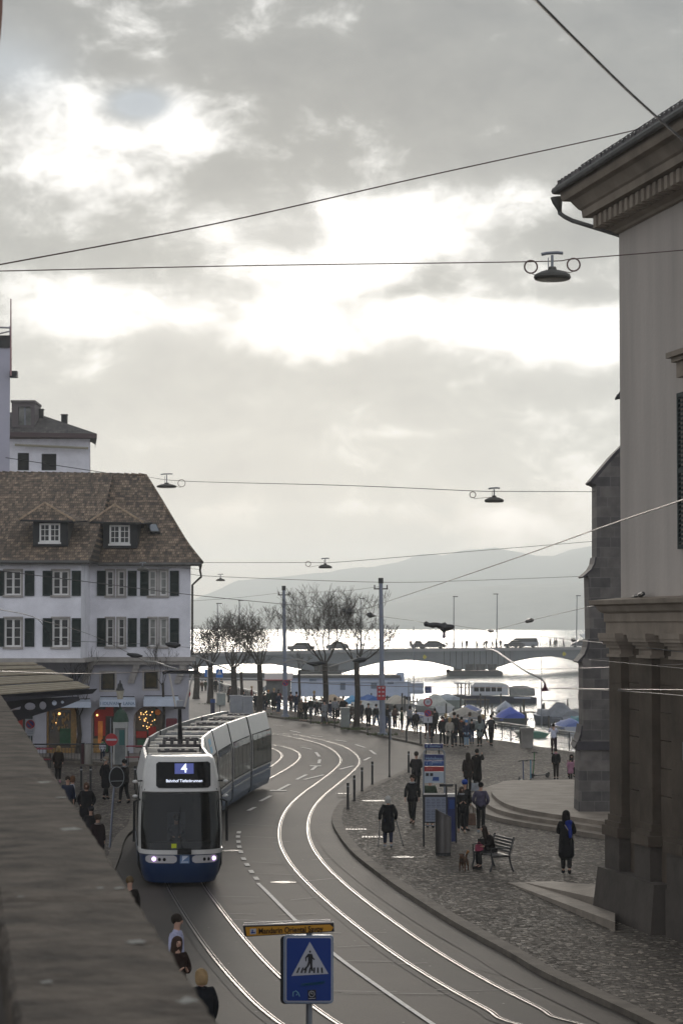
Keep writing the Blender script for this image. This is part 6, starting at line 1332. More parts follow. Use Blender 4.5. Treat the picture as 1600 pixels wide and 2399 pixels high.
# blue ticket machine behind
TM=79.2
def pm(px,py,y=TM): p=P(px,py,TM); return Vector((p.x,y,p.z))
t=thing('ticket_machine','narrow dark blue ticket machine with white top right of the timetable','ticket machine',(pm(1058,1900).x,TM,PZ))
mb=MB(); mb.mt(M_PBLUE); A=pm(1048,1972); B=pm(1069,1867); mb.bx((A.x,TM,A.z),(B.x,TM+.35,B.z)); mb.build('cabinet',None,t,world=True)
mb=MB(); mb.mt(mat('machine_top',(.5,.48,.46),.5)); A=pm(1040,1867); B=pm(1066,1860); mb.bx((A.x,TM-.03,A.z),(B.x,TM+.4,B.z)); mb.build('top',None,t,world=True)
mb=MB(); mb.mt(M_PBLUE2); A=pm(1052,1895); B=pm(1064,1874); mb.bx((A.x,TM-.02,A.z),(B.x,TM-.001,B.z)); mb.build('screen',None,t,world=True)
mb=MB(); mb.mt(M_DARK); pole(mb,Vector((pm(1067,1990).x,TM-.4,PZ)),pm(1066,1835,TM-.4),.03,6); A=pm(1028,1841); B=pm(1060,1835); mb.bx((A.x,TM-.4,A.z),(B.x,TM-.3,B.z)); pole(mb,pm(1044,1841,TM-.35),pm(1044,1862,TM-.35),.03,6); mb.build('lamp_arm',None,t,world=True)
# steel bin
c=g(1038,2004); t=thing('litter_bin','tall round steel litter bin with slanted top in front of the timetable','litter bin',c)
M_BIN=mat('brushed_steel',(.13,.12,.115),.38,.85,var=.12,vs=2,streak=True); r=.245; h=1.42
mb=MB(); mb.mt(M_BIN); n=28; rb_=[];rt_=[]
for k in range(n):
    a=2*PI*k/n; x=r*math.cos(a); y=r*math.sin(a); rb_.append(Vector((x,y,.1))); rt_.append(Vector((x,y,h-.14-(x/r)*.14)))
mb.rings([rb_,rt_],cap=False); mb.build('drum',None,t,smooth=True)
mb=MB(); mb.mt(M_DARK); mb.cyl((0,0,0),r*.96,.1,24); mb.build('base',None,t)
mb=MB(); mb.mt(M_BIN); ri=[Vector((p.x*.93,p.y*.93,p.z+.02)) for p in rt_]; ro=[Vector((p.x*1.03,p.y*1.03,p.z+.02)) for p in rt_]; mb.rings([ro,ri],cap=False); mb.mt(M_BLACK); mb.add([p-Vector((0,0,.05)) for p in ri],[tuple(range(n))]); mb.build('rim',None,t)
# bollards
def bollard_proto(label,band=False,h=1.02):
    t=thing('bollard',label,'bollard',(0,0,0),0,'black bollards'); mb=MB(); mb.mt(M_BLACK); mb.lathe((0,0,0),[(.06,0),(.06,.04),(.048,.06),(.048,h-.06),(.058,h-.05),(.058,h-.01),(.03,h)],12); mb.build('post',None,t)
    mb=MB(); mb.mt(M_SWHITE if band else M_GREY); mb.lathe((0,0,h-.17),[(.05,0),(.05,.05)],12); mb.build('band',None,t); return t
bp=bollard_proto('black bollard standing nearest the kerb bend, first of the row'); first=True
for px,py,hh,z,lb in [(815,1896,48,PZ,None),(830,1876,47,PZ,'second black bollard along the kerb from the front'),(848,1854,44,PZ,'third black bollard along the kerb from the front'),(872,1838,43,PZ,'fourth black bollard, left of the tall thin post'),(957,1810,42,PZ,'black bollard just left of the man behind the stop sign'),(952,1738,38,PZ,'leftmost black post on the promenade left of the round signs'),(985,1742,40,PZ,'black post directly left of the round speed limit sign'),(1011,1748,30,PZ,'black post right of the speed limit sign pole'),(1031,1750,26,PZ,'black post in front of the crowd at the pavement corner')]:
    p=g(px,py,z); 
    if first: bp.location=p; first=False; o=bp
    else: o=copy_tree(bp,loc=p,label=lb)
bp2=bollard_proto('bollard with white band in the middle of the left square',True); bp2.location=g(213,1851,.1)
for px,py,lb in [(317,1850,'bollard with white band close to the tram side'),(191,1851,'bollard next to the woman in the puffer coat'),(134,1818,'bollard beside the bending blonde woman')]: copy_tree(bp2,loc=g(px,py,.1),label=lb)
def simple_post(px,py0,py1,r,label,name='post',z=PZ,cat='post',m=None):
    b=g(px,py1,z); t_=P(px,py0,b.y); mb=MB(); mb.mt(m or M_DARK); mb.tube([b,t_],r,8); mb.cyl(b,r*1.6,.05,8); 
    t=thing(name,label,cat,b); mb.build('shaft',None,t,world=True); return t
simple_post(912,1675,1821,.035,'tall thin dark post at the edge of the cobbles left of the stop sign')
simple_post(914,1668,1733,.07,'short thick grey post at the promenade kerb behind the thin post',m=M_GREY)
for px,y0,y1,lb in [(784,1672,1706,'thin kerbside stake left of the utility cabinet'),(728,1660,1696,'thin kerbside stake below the person with grey trousers'),(861,1688,1716,'thin kerbside stake right of the nearest tree'),(516,1652,1675,'thin post near the dark blue pillar on the far corner')]: simple_post(px,y0,y1,.03,lb,'kerb_stake')
# round signs on poles
def disc(mb,c,r,m,y,n=24): mb.mt(m); mb.add([Vector((c.x+r*math.cos(2*PI*k/n),y,c.z+r*math.sin(2*PI*k/n))) for k in range(n)],[tuple(range(n))])
M_SRED=mat('sign_red',(.35,.015,.02),.4); M_SPUR=mat('sign_no_parking_blue',(.03,.03,.16),.4)
def roundsign(px,y_base,zb,D,items,label,prad=.03,top=None,name='road_sign',polem=None):
    b=P(px,y_base,D); b.z=zb; t=thing(name,label,'road sign',b); mb=MB(); mb.mt(polem or M_GREY); T=P(px,top,D); mb.tube([b+Vector((0,.06,0)),T+Vector((0,.06,0))],prad,8); mb.build('pole',None,t,world=True)
    for kind,py,r in items:
        c=P(px,py,D); q=MB(); q.mt(M_GREY)
        if kind in('limit','nopark','noentry'):
            q.tube([c+Vector((0,.03,0)),c+Vector((0,0,0))],r,24)
        if kind=='limit':
            disc(q,c,r*.985,M_SRED,D-.004); disc(q,c,r*.70,M_SWHITE,D-.008); o=q.build('sign_plate',None,t,world=True)
            tm=text_mesh('30',r*.8,M_BLACK,'lettering',o,(0,0,0),(0,0,0),ext=.001); tm.data.transform(Matrix.Translation(Vector((c.x,D-.012,c.z)))@Matrix.Rotation(PI/2,4,'X')); tm.data.transform(wm(t).inverted())
        elif kind=='nopark':
            disc(q,c,r*.985,M_SRED,D-.004); disc(q,c,r*.74,M_SPUR,D-.008); q.mt(M_SRED); d=r*.6; w_=r*.12
            q.add([Vector((c.x-d-w_,D-.011,c.z+d-w_)),Vector((c.x-d+w_,D-.011,c.z+d+w_)),Vector((c.x+d+w_,D-.011,c.z-d+w_)),Vector((c.x+d-w_,D-.011,c.z-d-w_))],[(0,3,2,1)]); q.build('sign_plate',None,t,world=True)
        elif kind=='noentry':
            disc(q,c,r*.985,M_SRED,D-.004); q.mt(M_SWHITE); q.bx((c.x-r*.8,D-.008,c.z-r*.14),(c.x+r*.8,D-.006,c.z+r*.14)); q.build('sign_plate',None,t,world=True)
        elif kind=='plate':
            q.mt(M_SWHITE); q.bx((c.x-r,D-.004,c.z-r*.7),(c.x+r,D+.02,c.z+r*.7)); q.mt(M_DARK); q.bx((c.x-r*.09,D-.008,c.z-r*.4),(c.x+r*.09,D-.0045,c.z+r*.4)); q.build('sign_plate',None,t,world=True)
        elif kind=='plate2':
            q.mt(M_SWHITE); q.bx((c.x-r,D-.0,c.z-r*1.65),(c.x+r,D+.02,c.z+r*1.65)); q.mt(mat('small_print',(.15,.17,.22),.6))
            for k in range(3): q.bx((c.x-r*.6,D-.004,c.z-r*(.6+k*.3)),(c.x+r*.6,D-.001,c.z-r*(.5+k*.3)))
            q.build('sign_plate',None,t,world=True)
        elif kind=='rw':
            q.mt(M_SRED); q.bx((c.x-r,D-.02,c.z-r*1.7),(c.x+r,D+.02,c.z+r*1.7)); q.mt(M_SWHITE)
            for k in range(3):
                for s in (-1,1): q.bx((c.x+s*r*.45-r*.25,D-.026,c.z+r*(1.0-k*.95)),(c.x+s*r*.45+r*.25,D-.021,c.z+r*(1.35-k*.95)))
            q.build('sign_plate',None,t,world=True)
    return t
DSG=g(1002,1748).y
roundsign(1002,1748,PZ,DSG,[('limit',1645,.26),('plate',1686,.26),('nopark',1671,.21)],'pole with a red-ringed 30 speed limit sign above a no parking sign by the crowd',top=1636)
roundsign(72,1800,.1,106,[('plate2',1704,.22),('nopark',1697,.2)],'white plate with a no parking symbol at the left edge near the canopy',top=1686)
roundsign(262,1800,.2,118,[('noentry',1733,.31)],'red no entry sign with white bar in front of the kiosk',top=1720)
# back of a round sign on a leaning grey pole
b=g(258,1985,.1); D=b.y; t=thing('road_sign','back of a round sign on a grey pole beside the left kerb','road sign',b); mb=MB(); mb.mt(mat('galvanised_pole',(.20,.21,.25),.45,.4,var=.1,vs=2)); mb.tube([b,P(266,1870,D),P(272,1802,D)],.035,8); mb.build('pole',None,t,world=True)
c=P(275,1821,D-.05); mb=MB(); mb.mt(M_DARK); n=28; m_=Matrix.Translation(c+Vector((0,-.02,0)))@Matrix.Rotation(R(28),4,'Z'); mb.add([m_@Vector((.25*math.cos(2*PI*k/n),.03,.33*math.sin(2*PI*k/n))) for k in range(n)],[tuple(range(n))]); mb.mt(mat('sign_back_rim',(.25,.26,.27),.5,.3)); pts=[m_@Vector((.25*math.cos(2*PI*k/n),.02,.33*math.sin(2*PI*k/n))) for k in range(n+1)]; mb.tube(pts,.016,5,False); mb.tube([m_@Vector((-.2,0,-.12)),m_@Vector((.2,0,-.12))],.014,5); mb.build('sign_plate',None,t,world=True)
# red panel, red round sign, blue signs in the distance
for (px,py,w,h_,D,m1,lb,base) in [(402.5,1698,26,30,116,mat('dark_red_panel',(.12,.012,.02),.4),'dark red rounded panel on a post behind the tram roof',.1)]:
    c=P(px,py,D); t=thing('sign_panel',lb,'sign',(c.x,D,base)); mb=MB(); mb.mt(M_GREY); k=D/FPX; mb.prism(rrect(c.x-w*k/2-.03,c.x+w*k/2+.03,c.z-h_*k/2-.03,c.z+h_*k/2+.03,.08,D+.005),(0,.05,0)); mb.mt(m1); mb.prism(rrect(c.x-w*k/2,c.x+w*k/2,c.z-h_*k/2,c.z+h_*k/2,.07,D-.0),(0,.004,0)); mb.build('panel',None,t,world=True)
    mb=MB(); mb.mt(M_GREY); mb.tube([(c.x,D+.08,base),(c.x,D+.08,c.z)],.04,6); mb.build('post',None,t,world=True)
t=thing('road_sign','red round sign next to the house corner','road sign',P(434,1645,140)); c=P(434,1625,140); mb=MB(); mb.mt(M_SRED); mb.tube([c,c+Vector((0,.05,0))],.32,20); mb.mt(mat('sign_pink',(.5,.2,.2),.5)); mb.bx((c.x-.12,c.y-.01,c.z-.04),(c.x+.12,c.y-.002,c.z+.04)); mb.build('sign_plate',None,t,world=True); mb=MB(); mb.mt(M_GREY); mb.tube([Vector((c.x,140.08,0)),c+Vector((0,.08,0))],.04,6); mb.build('pole',None,t,world=True)
for px,py,w,lb,tri in [(487,1577,14,'blue lane sign left of the blue crossing sign, far away',False),(514.5,1577.5,16,'blue pedestrian crossing sign in the distance between trees',True)]:
    D=235; c=P(px,py,D); k=D/FPX; t=thing('road_sign',lb,'road sign',(c.x,D,0)); mb=MB(); mb.mt(mat('far_sign_blue',(.02,.14,.45),.4)); mb.bx((c.x-w*k/2,D,c.z-w*k*.62),(c.x+w*k/2,D+.05,c.z+w*k*.62)); mb.mt(M_SWHITE)
    if tri: mb.add([Vector((c.x-.25,D-.01,c.z-.12)),Vector((c.x+.25,D-.01,c.z-.12)),Vector((c.x,D-.01,c.z+.36))],[(0,1,2)])
    else: mb.bx((c.x-.06,D-.012,c.z-.35),(c.x+.06,D-.01,c.z+.35))
    mb.build('sign_plate',None,t,world=True); mb=MB(); mb.mt(M_GREY); mb.tube([(c.x,D+.08,0),(c.x,D+.08,c.z)],.05,6); mb.build('pole',None,t,world=True)
# far corner furniture: dark blue pillar, metal cabinets, utility cabinet
b=g(499,1690,0); D=b.y; t=thing('info_pillar','dark blue slim pillar at the far road corner','pillar',b); k=D/FPX; mb=MB(); mb.mt(mat('pillar_navy',(.02,.02,.05),.4)); T=P(499,1637,D); mb.bx((T.x-5*k,D-.1,0),(T.x+5*k,D+.1,T.z)); mb.build('column',None,t,world=True); mb=MB(); mb.mt(M_PBLUE2); mb.bx((T.x-5.5*k,D-.12,T.z-.3),(T.x+5.5*k,D+.12,T.z-.05)); mb.build('head_panel',None,t,world=True)
M_CAB=mat('cabinet_grey',(.30,.31,.33),.55,var=.12,vs=1.5); M_CABG=mat('cabinet_green_grey',(.27,.29,.27),.6,var=.15,vs=1.5)
def cabinet(px0,px1,py0,py1,zb,label,m,doors=2,depth=.6):
    b=g((px0+px1)/2,py1,zb); D=b.y; k=D/FPX; T=P(0,py0,D).z; x0=P(px0,py1,D).x; x1=P(px1,py1,D).x; t=thing('utility_cabinet',label,'cabinet',b); mb=MB(); mb.mt(m); mb.bx((x0,D,zb+.05),(x1,D+depth,T-.06)); mb.build('housing',None,t,world=True)
    mb=MB(); mb.mt(m); mb.bx((x0-.05,D-.05,T-.06),(x1+.05,D+depth+.05,T)); mb.build('lid',None,t,world=True)
    for j in range(doors):
        a=x0+(x1-x0)*j/doors+.04; b_=x0+(x1-x0)*(j+1)/doors-.04; mb=MB(); mb.mt(m); mb.bx((a,D-.02,zb+.12),(b_,D-.003,T-.12)); mb.build('door',None,t,world=True)
    return t
cabinet(798,819,1658,1705,PZ,'pale green-grey utility cabinet between the two front trees',M_CABG,1,.7)
cabinet(539,568,1629,1672,PZ,'wide grey metal cabinet left of the thick tree trunk',M_CAB,3)
cabinet(569,592,1631,1676,PZ,'pale grey cabinet directly left of the thick tree trunk',M_CAB,2)
cabinet(508,528,1624,1655,PZ,'light grey cabinet beside the dark blue pillar',M_CABG,1)
# bench, seated woman, dog
def bench(loc,rz):
    t=thing('park_bench','dark park bench with slatted back under the seated woman','bench',loc,rz)
    L=1.75
    ms=mat('bench_slat',(.085,.08,.075),.45,var=.3,vs=6); 
    for k in range(5): mb=MB(); mb.mt(ms); mb.box((0,-.25+k*.11,.46-(.01 if k in(2,) else 0)),(L,.085,.03)); mb.build('seat_slat',None,t)
    for k in range(5): mb=MB(); mb.mt(ms); mb.box((0,.26+k*.025,.56+k*.085),(L,.03,.062)); mb.build('back_slat',None,t)
    for s in (-1,1):
        mb=MB(); mb.mt(M_BLACK); x=s*(L/2-.08)
        mb.tube([(x,-.34,0),(x,-.27,.22),(x,-.28,.44)],.028,6); mb.build('front_leg',None,t)
        mb=MB(); mb.mt(M_BLACK); mb.tube([(x,.36,0),(x,.27,.25),(x,.24,.46),(x,.38,.97)],.028,6); mb.build('rear_leg',None,t)
        mb=MB(); mb.mt(M_BLACK); mb.tube([(x,-.28,.43),(x,.24,.43)],.025,6); mb.build('seat_support',None,t)
        mb=MB(); mb.mt(M_BLACK); mb.tube([(x,-.30,.44),(x,-.31,.66),(x,-.1,.68),(x,.28,.66)],.022,6); mb.build('armrest',None,t)
    return t
bl=g(1152,2036); bench(bl,R(-74))
m4=Matrix.Translation(bl)@Matrix.Rotation(R(-74),4,'Z'); sp_=m4@Vector((-.12,.04,0)); sp_.z=PZ
person(sp_,'seated woman with long dark hair bent over a pink bag on the bench',1.68,R(-74),'sit',(.013,.010,.010),.6,BLK,(.022,.013,.01),'long',BLK,fine=True,group=GS,bulk=1.15,arms=None)
handbag(m4@Vector((-.15,-.34,.52)),'small pink bag on the lap of the seated woman',(.35,.06,.11),(.22,.14,.18),.12)
handbag(m4@Vector((-.66,-.05,.48)),'dark tote bag standing on the left end of the bench',(.02,.018,.02),(.3,.2,.34),.1)
d=g(1086,2041); 
def dog(loc,rz):
    nodes=[((0,.22,.30),(.085,.09)),((0,.0,.30),(.095,.10)),((0,-.18,.32),(.10,.115)),((0,-.27,.40),.07),((0,-.33,.47),(.07,.075)),((0,-.40,.45),.045),((0,-.46,.44),.032),
      ((.07,-.20,.24),.038),((.075,-.20,.12),.026),((.075,-.20,.03),.024),((.075,-.24,.02),.024),((-.07,-.20,.24),.038),((-.075,-.20,.12),.026),((-.075,-.20,.03),.024),((-.075,-.24,.02),.024),
      ((.07,.22,.24),.05),((.08,.17,.17),.032),((.08,.27,.12),.022),((.08,.24,.03),.022),((.08,.20,.02),.022),((-.07,.22,.24),.05),((-.08,.17,.17),.032),((-.08,.27,.12),.022),((-.08,.24,.03),.022),((-.08,.20,.02),.022),
      ((0,.31,.36),.03),((.02,.36,.46),.028),((.05,.33,.53),.022),((.05,-.31,.53),.018),((-.05,-.31,.53),.018),((.07,-.30,.49),.02),((-.07,-.30,.49),.02)]
    ed=[(0,1),(1,2),(2,3),(3,4),(4,5),(5,6),(2,7),(7,8),(8,9),(9,10),(2,11),(11,12),(12,13),(13,14),(0,15),(15,16),(16,17),(17,18),(18,19),(0,20),(20,21),(21,22),(22,23),(23,24),(0,25),(25,26),(26,27),(4,28),(4,29),(28,30),(29,31)]
    o=skin_mesh('dog',nodes,ed,mat('dog_fur',(.015,.010,.008),.8,col2=(.13,.06,.03),vs=7),None,1,root=1); o.location=loc; o.rotation_euler=(0,0,rz); tag(o,'small dark brown dog with curled tail standing by the bench','dog')
    mb=MB(); mb.mt(mat('dog_collar',(.3,.16,.05),.5)); mb.torus((0,-.25,.38),.075,.012,'Y',12,5); mb.build('collar',None,o)
    mb=MB(); mb.mt(mat('tan_tail_tip',(.30,.15,.06),.8,var=.2,vs=20)); mb.tube([(.02,.36,.47),(.06,.33,.55),(.10,.27,.53)],[.03,.033,.018],7); mb.build('tail_tip',None,o)
dog(d,R(-14))
# scooters
def scooter(px,py,h,label,rz,stem,deck=True,bar=.5):
    b=g(px,py); t=thing('electric_scooter',label,'scooter',b,rz,'electric scooters on the square'); mb=MB(); mb.mt(stem); mb.tube([(0,-.45,.12),(0,-.36,h)],.028,8); mb.build('stem',None,t)
    mb=MB(); mb.mt(M_BLACK); mb.tube([(-bar/2,-.34,h-.02),(0,-.37,h+.01),(bar/2,-.34,h-.02)],.02,6); mb.build('handlebar',None,t)
    for y in (-.5,.45): mb=MB(); mb.mt(M_BLACK); mb.tube([(-.03,y,.11),(.03,y,.11)],.11,14); mb.build('wheel',None,t)
    mb=MB(); mb.mt(stem if deck=='c' else M_DARK); mb.box((0,-.02,.13),(.16,.8,.05)); mb.build('deck',None,t)
    mb=MB(); mb.mt(M_DARK); mb.tube([(0,.4,.16),(0,.52,.24),(0,.58,.18)],.03,5); mb.build('mudguard',None,t)
M_CY=mat('scooter_cyan',(.05,.22,.32),.4); M_SG=mat('scooter_green',(.05,.14,.05),.4)
scooter(1221,1835,1.02,'electric scooter with a blue stem, left of the parked pair',.12,mat('scooter_steel_blue',(.08,.10,.18),.4),True,.42)
scooter(1243,1833,1.02,'electric scooter with a cyan stem, right of the parked pair',-.1,M_CY,True,.42)
scooter(1265,1822,1.18,'electric scooter with a green stem and dark wheels, standing taller than the others',-.9,M_SG,True,.4)
# ---------------------------------------------------------------- waterfront railing
def railing(name,pts,label,h=1.08,n_r=4,sp_=.26,m=M_BLACK,top=None,postsp=1.6):
    t=thing(name,label,'railing',pts[0]); top=top or M_GREY
    path=[]; 
    for a,b in zip(pts[:-1],pts[1:]):
        L=(b-a).length; n=max(1,int(L/postsp)); path+= [a+(b-a)*i/n for i in range(n)]
    path.append(pts[-1])
    mb=MB(); mb.mt(top); mb.tube([p+Vector((0,0,h)) for p in path],.045,6); mb.build('handrail',None,t,world=True)
    mb=MB(); mb.mt(m)
    for k in range(n_r): mb.tube([p+Vector((0,0,.16+(h-.3)*k/(n_r-1))) for p in path],.018,5)
    mb.build('lower_rails',None,t,world=True)
    for i,p in enumerate(path[:60]): q=MB(); q.mt(m); q.box(p+Vector((0,0,h/2)),(.07,.07,h-.02)); q.build('railing_post',None,t,world=True)
    bars=MB(); bars.mt(m)
    for a,b in zip(path[:-1],path[1:]):
        n=max(1,int((b-a).length/sp_))
        for i in range(1,n): p=a+(b-a)*i/n; bars.box(p+Vector((0,0,.14+(h-.28)/2)),(.02,.02,h-.3))
    bars.build('bars',None,t,world=True); return t
up_=Vector((0,0,PZ)); M_HANDR=mat('handrail_light',(.45,.43,.40),.35,.5)
pA=Vector((11.5,140.2,PZ)); 
railing('waterfront_railing',[Vector((22,126.8,PZ)),Vector((13.2,133.2,PZ)),Vector((12.15,137.4,PZ))],'dark waterfront railing with pale handrail right of the stone pillar',top=M_HANDR)
railing('waterfront_railing',[Vector((11.0,142.2,PZ)),Vector((9.75,147.7,PZ)),Vector((4.95,160.2,PZ)),Vector((3.3,165.2,PZ)),Vector((1.5,174.2,PZ)),Vector((-2.8,191.2,PZ)),Vector((-7.1,212,PZ)),Vector((-14,259,PZ))],'long dark waterfront railing with pale handrail left of the stone pillar',top=M_HANDR)
c=g(1234,1752); t=thing('railing_pillar','rough stone pillar set into the waterfront railing','pillar',c); k=c.y/FPX; mb=MB(); mb.mt(M_QUAY); hh=P(1234,1705,c.y).z; mb.box((0,0,(hh-PZ)/2-.08),(27*k,.8,hh-PZ-.15)); mb.build('shaft',None,t); mb=MB(); mb.mt(M_QUAY); mb.box((0,0,hh-PZ-.08),(31*k,.95,.16)); mb.build('cap',None,t)
# ---------------------------------------------------------------- bare trees
M_BARK=mat('bare_bark',(.045,.037,.03),.9,var=.35,vs=4,bump=.4,bs=12)
def tube_fast(mb,a,b,ra,rb,n=4):
    t=(b-a); t.normalize(); u=t.cross(Vector((.3,.2,1))); u.normalize(); w=t.cross(u); k=len(mb.v)
    for p,r in ((a,ra),(b,rb)):
        for j in range(n): an=2*PI*j/n; mb.v.append(p+u*(math.cos(an)*r)+w*(math.sin(an)*r))
    for j in range(n): mb.f.append([k+j,k+(j+1)%n,k+n+(j+1)%n,k+n+j]); mb.fm.append(mb.m)
def grow(mb,p,d,L,r,depth,rg,up=.2,spread=.95,minr=.012,wob=.3):
    # one limb made of bent pieces, then side shoots
    segs=3 if depth>1 else 2; q=p
    for i in range(segs):
        d=(d+Vector((rg.uniform(-1,1),rg.uniform(-1,1),rg.uniform(-.6,1)*.8))*wob+Vector((0,0,up*.35))).normalized()
        e=q+d*(L/segs); r2=max(minr,r*(1-.17)); tube_fast(mb,q,e,r,r2,6 if r>.08 else (4 if r>.03 else 3)); q=e; r=r2
        if depth>0 and i<segs-1 and rg.random()<.85:
            s=(d+Vector((rg.uniform(-1,1),rg.uniform(-1,1),rg.uniform(-.3,.8)))*spread).normalized(); grow(mb,q,s,L*rg.uniform(.5,.75),r*.48,depth-1,rg,up,spread,minr,wob)
    if depth>0:
        for k in range(rg.choice((2,3,3) if depth>1 else (3,4))):
            s=(d+Vector((rg.uniform(-1,1),rg.uniform(-1,1),rg.uniform(-.35,.8)))*spread).normalized(); grow(mb,q,s,L*rg.uniform(.55,.8),max(minr,r*rg.uniform(.5,.66)),depth-1,rg,up,spread,minr,wob)
def tree(px,py,pf,ptop,pw,label,seed,depth=4,z=PZ,rt=None,limbs=5,lean=0,name='bare_tree',up=.10):
    rg=random.Random(seed); b=g(px,py,z); D=b.y; k=D/FPX; F_=P(px+lean,pf,D); H=P(px,ptop,D).z-F_.z; W=pw*k
    t=thing(name,label,'tree',b,0,'bare trees'); rt=rt or 7.6*k
    mb=MB(); mb.mt(M_BARK); m1=(b+F_)/2+Vector((.08,0,0)); mb.tube([b-Vector((0,0,.1)),b+Vector((0,0,.35)),m1,F_],[rt*1.35,rt,rt*.85,rt*.8],10); mb.build('trunk',None,t,world=True,smooth=True)
    mb=MB(); mb.mt(M_BARK)
    for i in range(limbs):
        a=2*PI*i/limbs+rg.uniform(-.3,.3); el_=rg.uniform(.25,1.0); d=Vector((math.cos(a)*W,math.sin(a)*W*.9,H*el_)).normalized(); L=(W*.50+H*.20)*rg.uniform(.85,1.1)
        grow(mb,F_-Vector((0,0,.2)),d,L,rt*.30,depth,rg,up=up,minr=.0075*D/170)
    mb.build('crown',None,t,world=True); return t
tree(761,1692,1552,1388,85,'bare pollarded tree with tall crown, left one of the front pair on the promenade',11,4,limbs=6)
tree(835,1707,1548,1408,78,'bare pollarded tree with wide crown, right one of the front pair by the grey pole',22,4,limbs=6)
tree(608,1672,1560,1440,70,'bare tree with the thickest dark trunk behind the tram roof',33,4,limbs=6)
tree(547,1655,1562,1448,62,'bare tree between the blue crossing sign and the thick trunk',44,4,limbs=5,rt=.30)
tree(493,1650,1560,1452,60,'bare tree rising behind the dark blue pillar',55,4,limbs=6)
tree(700,1682,1570,1500,26,'thin young tree between the far grey pole and the beige coat',66,2,limbs=3,rt=.11)
tree(460,1640,1560,1462,48,'bare tree closest to the white house corner',77,3,limbs=5)
tree(184,1765,1676,1470,44,'slender leafless tree in front of the shop with golden window display',88,3,z=.22,limbs=4,rt=.14,up=.6)
tree(382,1765,1600,1425,34,'slender leafless tree before the right shop front of the white house',99,3,z=.22,limbs=3,rt=.08,up=.6)
tree(565,1668,1575,1500,32,'small leafless tree half hidden between bigger ones',101,3,limbs=4,rt=.14)
# grass tufts round the trunks
mb=MB(); mb.mt(mat('grass',(.06,.075,.025),.9,var=.4,vs=8)); rg=random.Random(3)
for px,py,n in ((761,1694,160),(835,1709,160),(700,1684,100),(893,1722,90),(490,1652,260),(608,1674,90)):
    c=g(px,py)
    for i in range(n):
        a=rg.random()*6.28; q=rg.random()**.6*1.1; p=c+Vector((q*math.cos(a),q*1.1*math.sin(a),0)); w=.03; h=.08+.12*rg.random(); dx=rg.uniform(-.05,.05); mb.add([p-Vector((w,0,0)),p+Vector((w,0,0)),p+Vector((dx,rg.uniform(-.05,.05),h))],[(0,1,2)])
o=mb.build('grass_tufts'); o['kind']='stuff'; o['label']='tufts of grass round the promenade tree trunks'
# ---------------------------------------------------------------- bridge
def BL(px):   # point of the deck edge at the railing foot
    D=400+(px-668)*(464-400)/(1376-668); return D
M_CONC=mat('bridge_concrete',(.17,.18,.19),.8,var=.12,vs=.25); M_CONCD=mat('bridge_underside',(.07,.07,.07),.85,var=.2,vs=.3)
br=thing('road_bridge','long grey arched road bridge crossing the lake outlet in the distance','bridge',(P(1110,1520,BL(1110)).x,BL(1110),-2.6))
def bz(px,py): p=P(px,py,BL(px)); return p
top=[(300,1536),(440,1533),(560,1530),(668,1527.5),(760,1525),(860,1522.5),(960,1521.5),(1060,1520.5),(1160,1519.5),(1260,1518.5),(1376,1517),(1500,1515.5)]
low=[(300,1585),(420,1575),(470,1562),(560,1555),(640,1556),(720,1570),(760,1580),(800,1578),(850,1562),(900,1550),(955,1545.5),(1010,1551),(1050,1561),(1070,1567),(1100,1570),(1130,1570),(1150,1567),(1170,1562),(1210,1549),(1250,1541),(1290,1538),(1330,1543),(1376,1554),(1420,1572),(1500,1590)]
def lin(tab,x):
    for (a,ya),(b,yb) in zip(tab[:-1],tab[1:]):
        if a<=x<=b: return ya+(yb-ya)*(x-a)/(b-a)
    return tab[-1][1]
mb=MB(); xs=list(range(300,1501,10)); A=[];B=[]
for x in xs: A.append(bz(x,lin(top,x))); B.append(bz(x,lin(low,x)))
W_=Vector((0,22,0)); n=len(xs); mb.mt(M_CONC); k=len(mb.v)
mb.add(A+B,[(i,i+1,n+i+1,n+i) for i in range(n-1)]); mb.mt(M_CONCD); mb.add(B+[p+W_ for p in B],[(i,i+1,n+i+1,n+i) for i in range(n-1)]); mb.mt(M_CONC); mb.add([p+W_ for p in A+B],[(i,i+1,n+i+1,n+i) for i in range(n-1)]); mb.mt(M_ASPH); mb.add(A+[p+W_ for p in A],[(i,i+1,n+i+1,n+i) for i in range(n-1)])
mb.build('deck',None,br,world=True)
mb=MB(); mb.mt(mat('bridge_fascia',(.27,.27,.27),.7,var=.1,vs=.5)); 
for a,b in zip(A[:-1],A[1:]): mb.prism([a+Vector((0,-.5,.06)),b+Vector((0,-.5,.06)),b+Vector((0,-.5,-.42)),a+Vector((0,-.5,-.42))],(0,.49,0))
mb.build('edge_beam',None,br,world=True)
mb=MB(); mb.mt(M_CONCD)
for px in range(1040,1200,14):
    p=bz(px,lin(top,px)+5); q=bz(px,lin(low,px)-1); mb.add([p+Vector((-.06,-.05,0)),p+Vector((.06,-.05,0)),q+Vector((.06,-.05,0)),q+Vector((-.06,-.05,0))],[(0,1,2,3)])
mb.build('web_joints',None,br,world=True)
for (a,b) in ((1052,1166),(700,800)):
    c0=P(a,1575,BL(a)+4); c1=P(b,1575,BL(b)+4); z0=-3.2; z1=P(a,1574,BL(a)).z
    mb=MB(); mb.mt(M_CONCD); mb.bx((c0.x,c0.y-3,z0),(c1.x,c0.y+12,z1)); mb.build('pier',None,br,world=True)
    for k in range(4):
        x=c0.x+(c1.x-c0.x)*(.16+.22*k); mb=MB(); mb.mt(M_CONCD); mb.tube([(x,c0.y,z1),(x,c0.y,z1+1.3)],[.7,.9],8); mb.build('bearing',None,br,world=True)
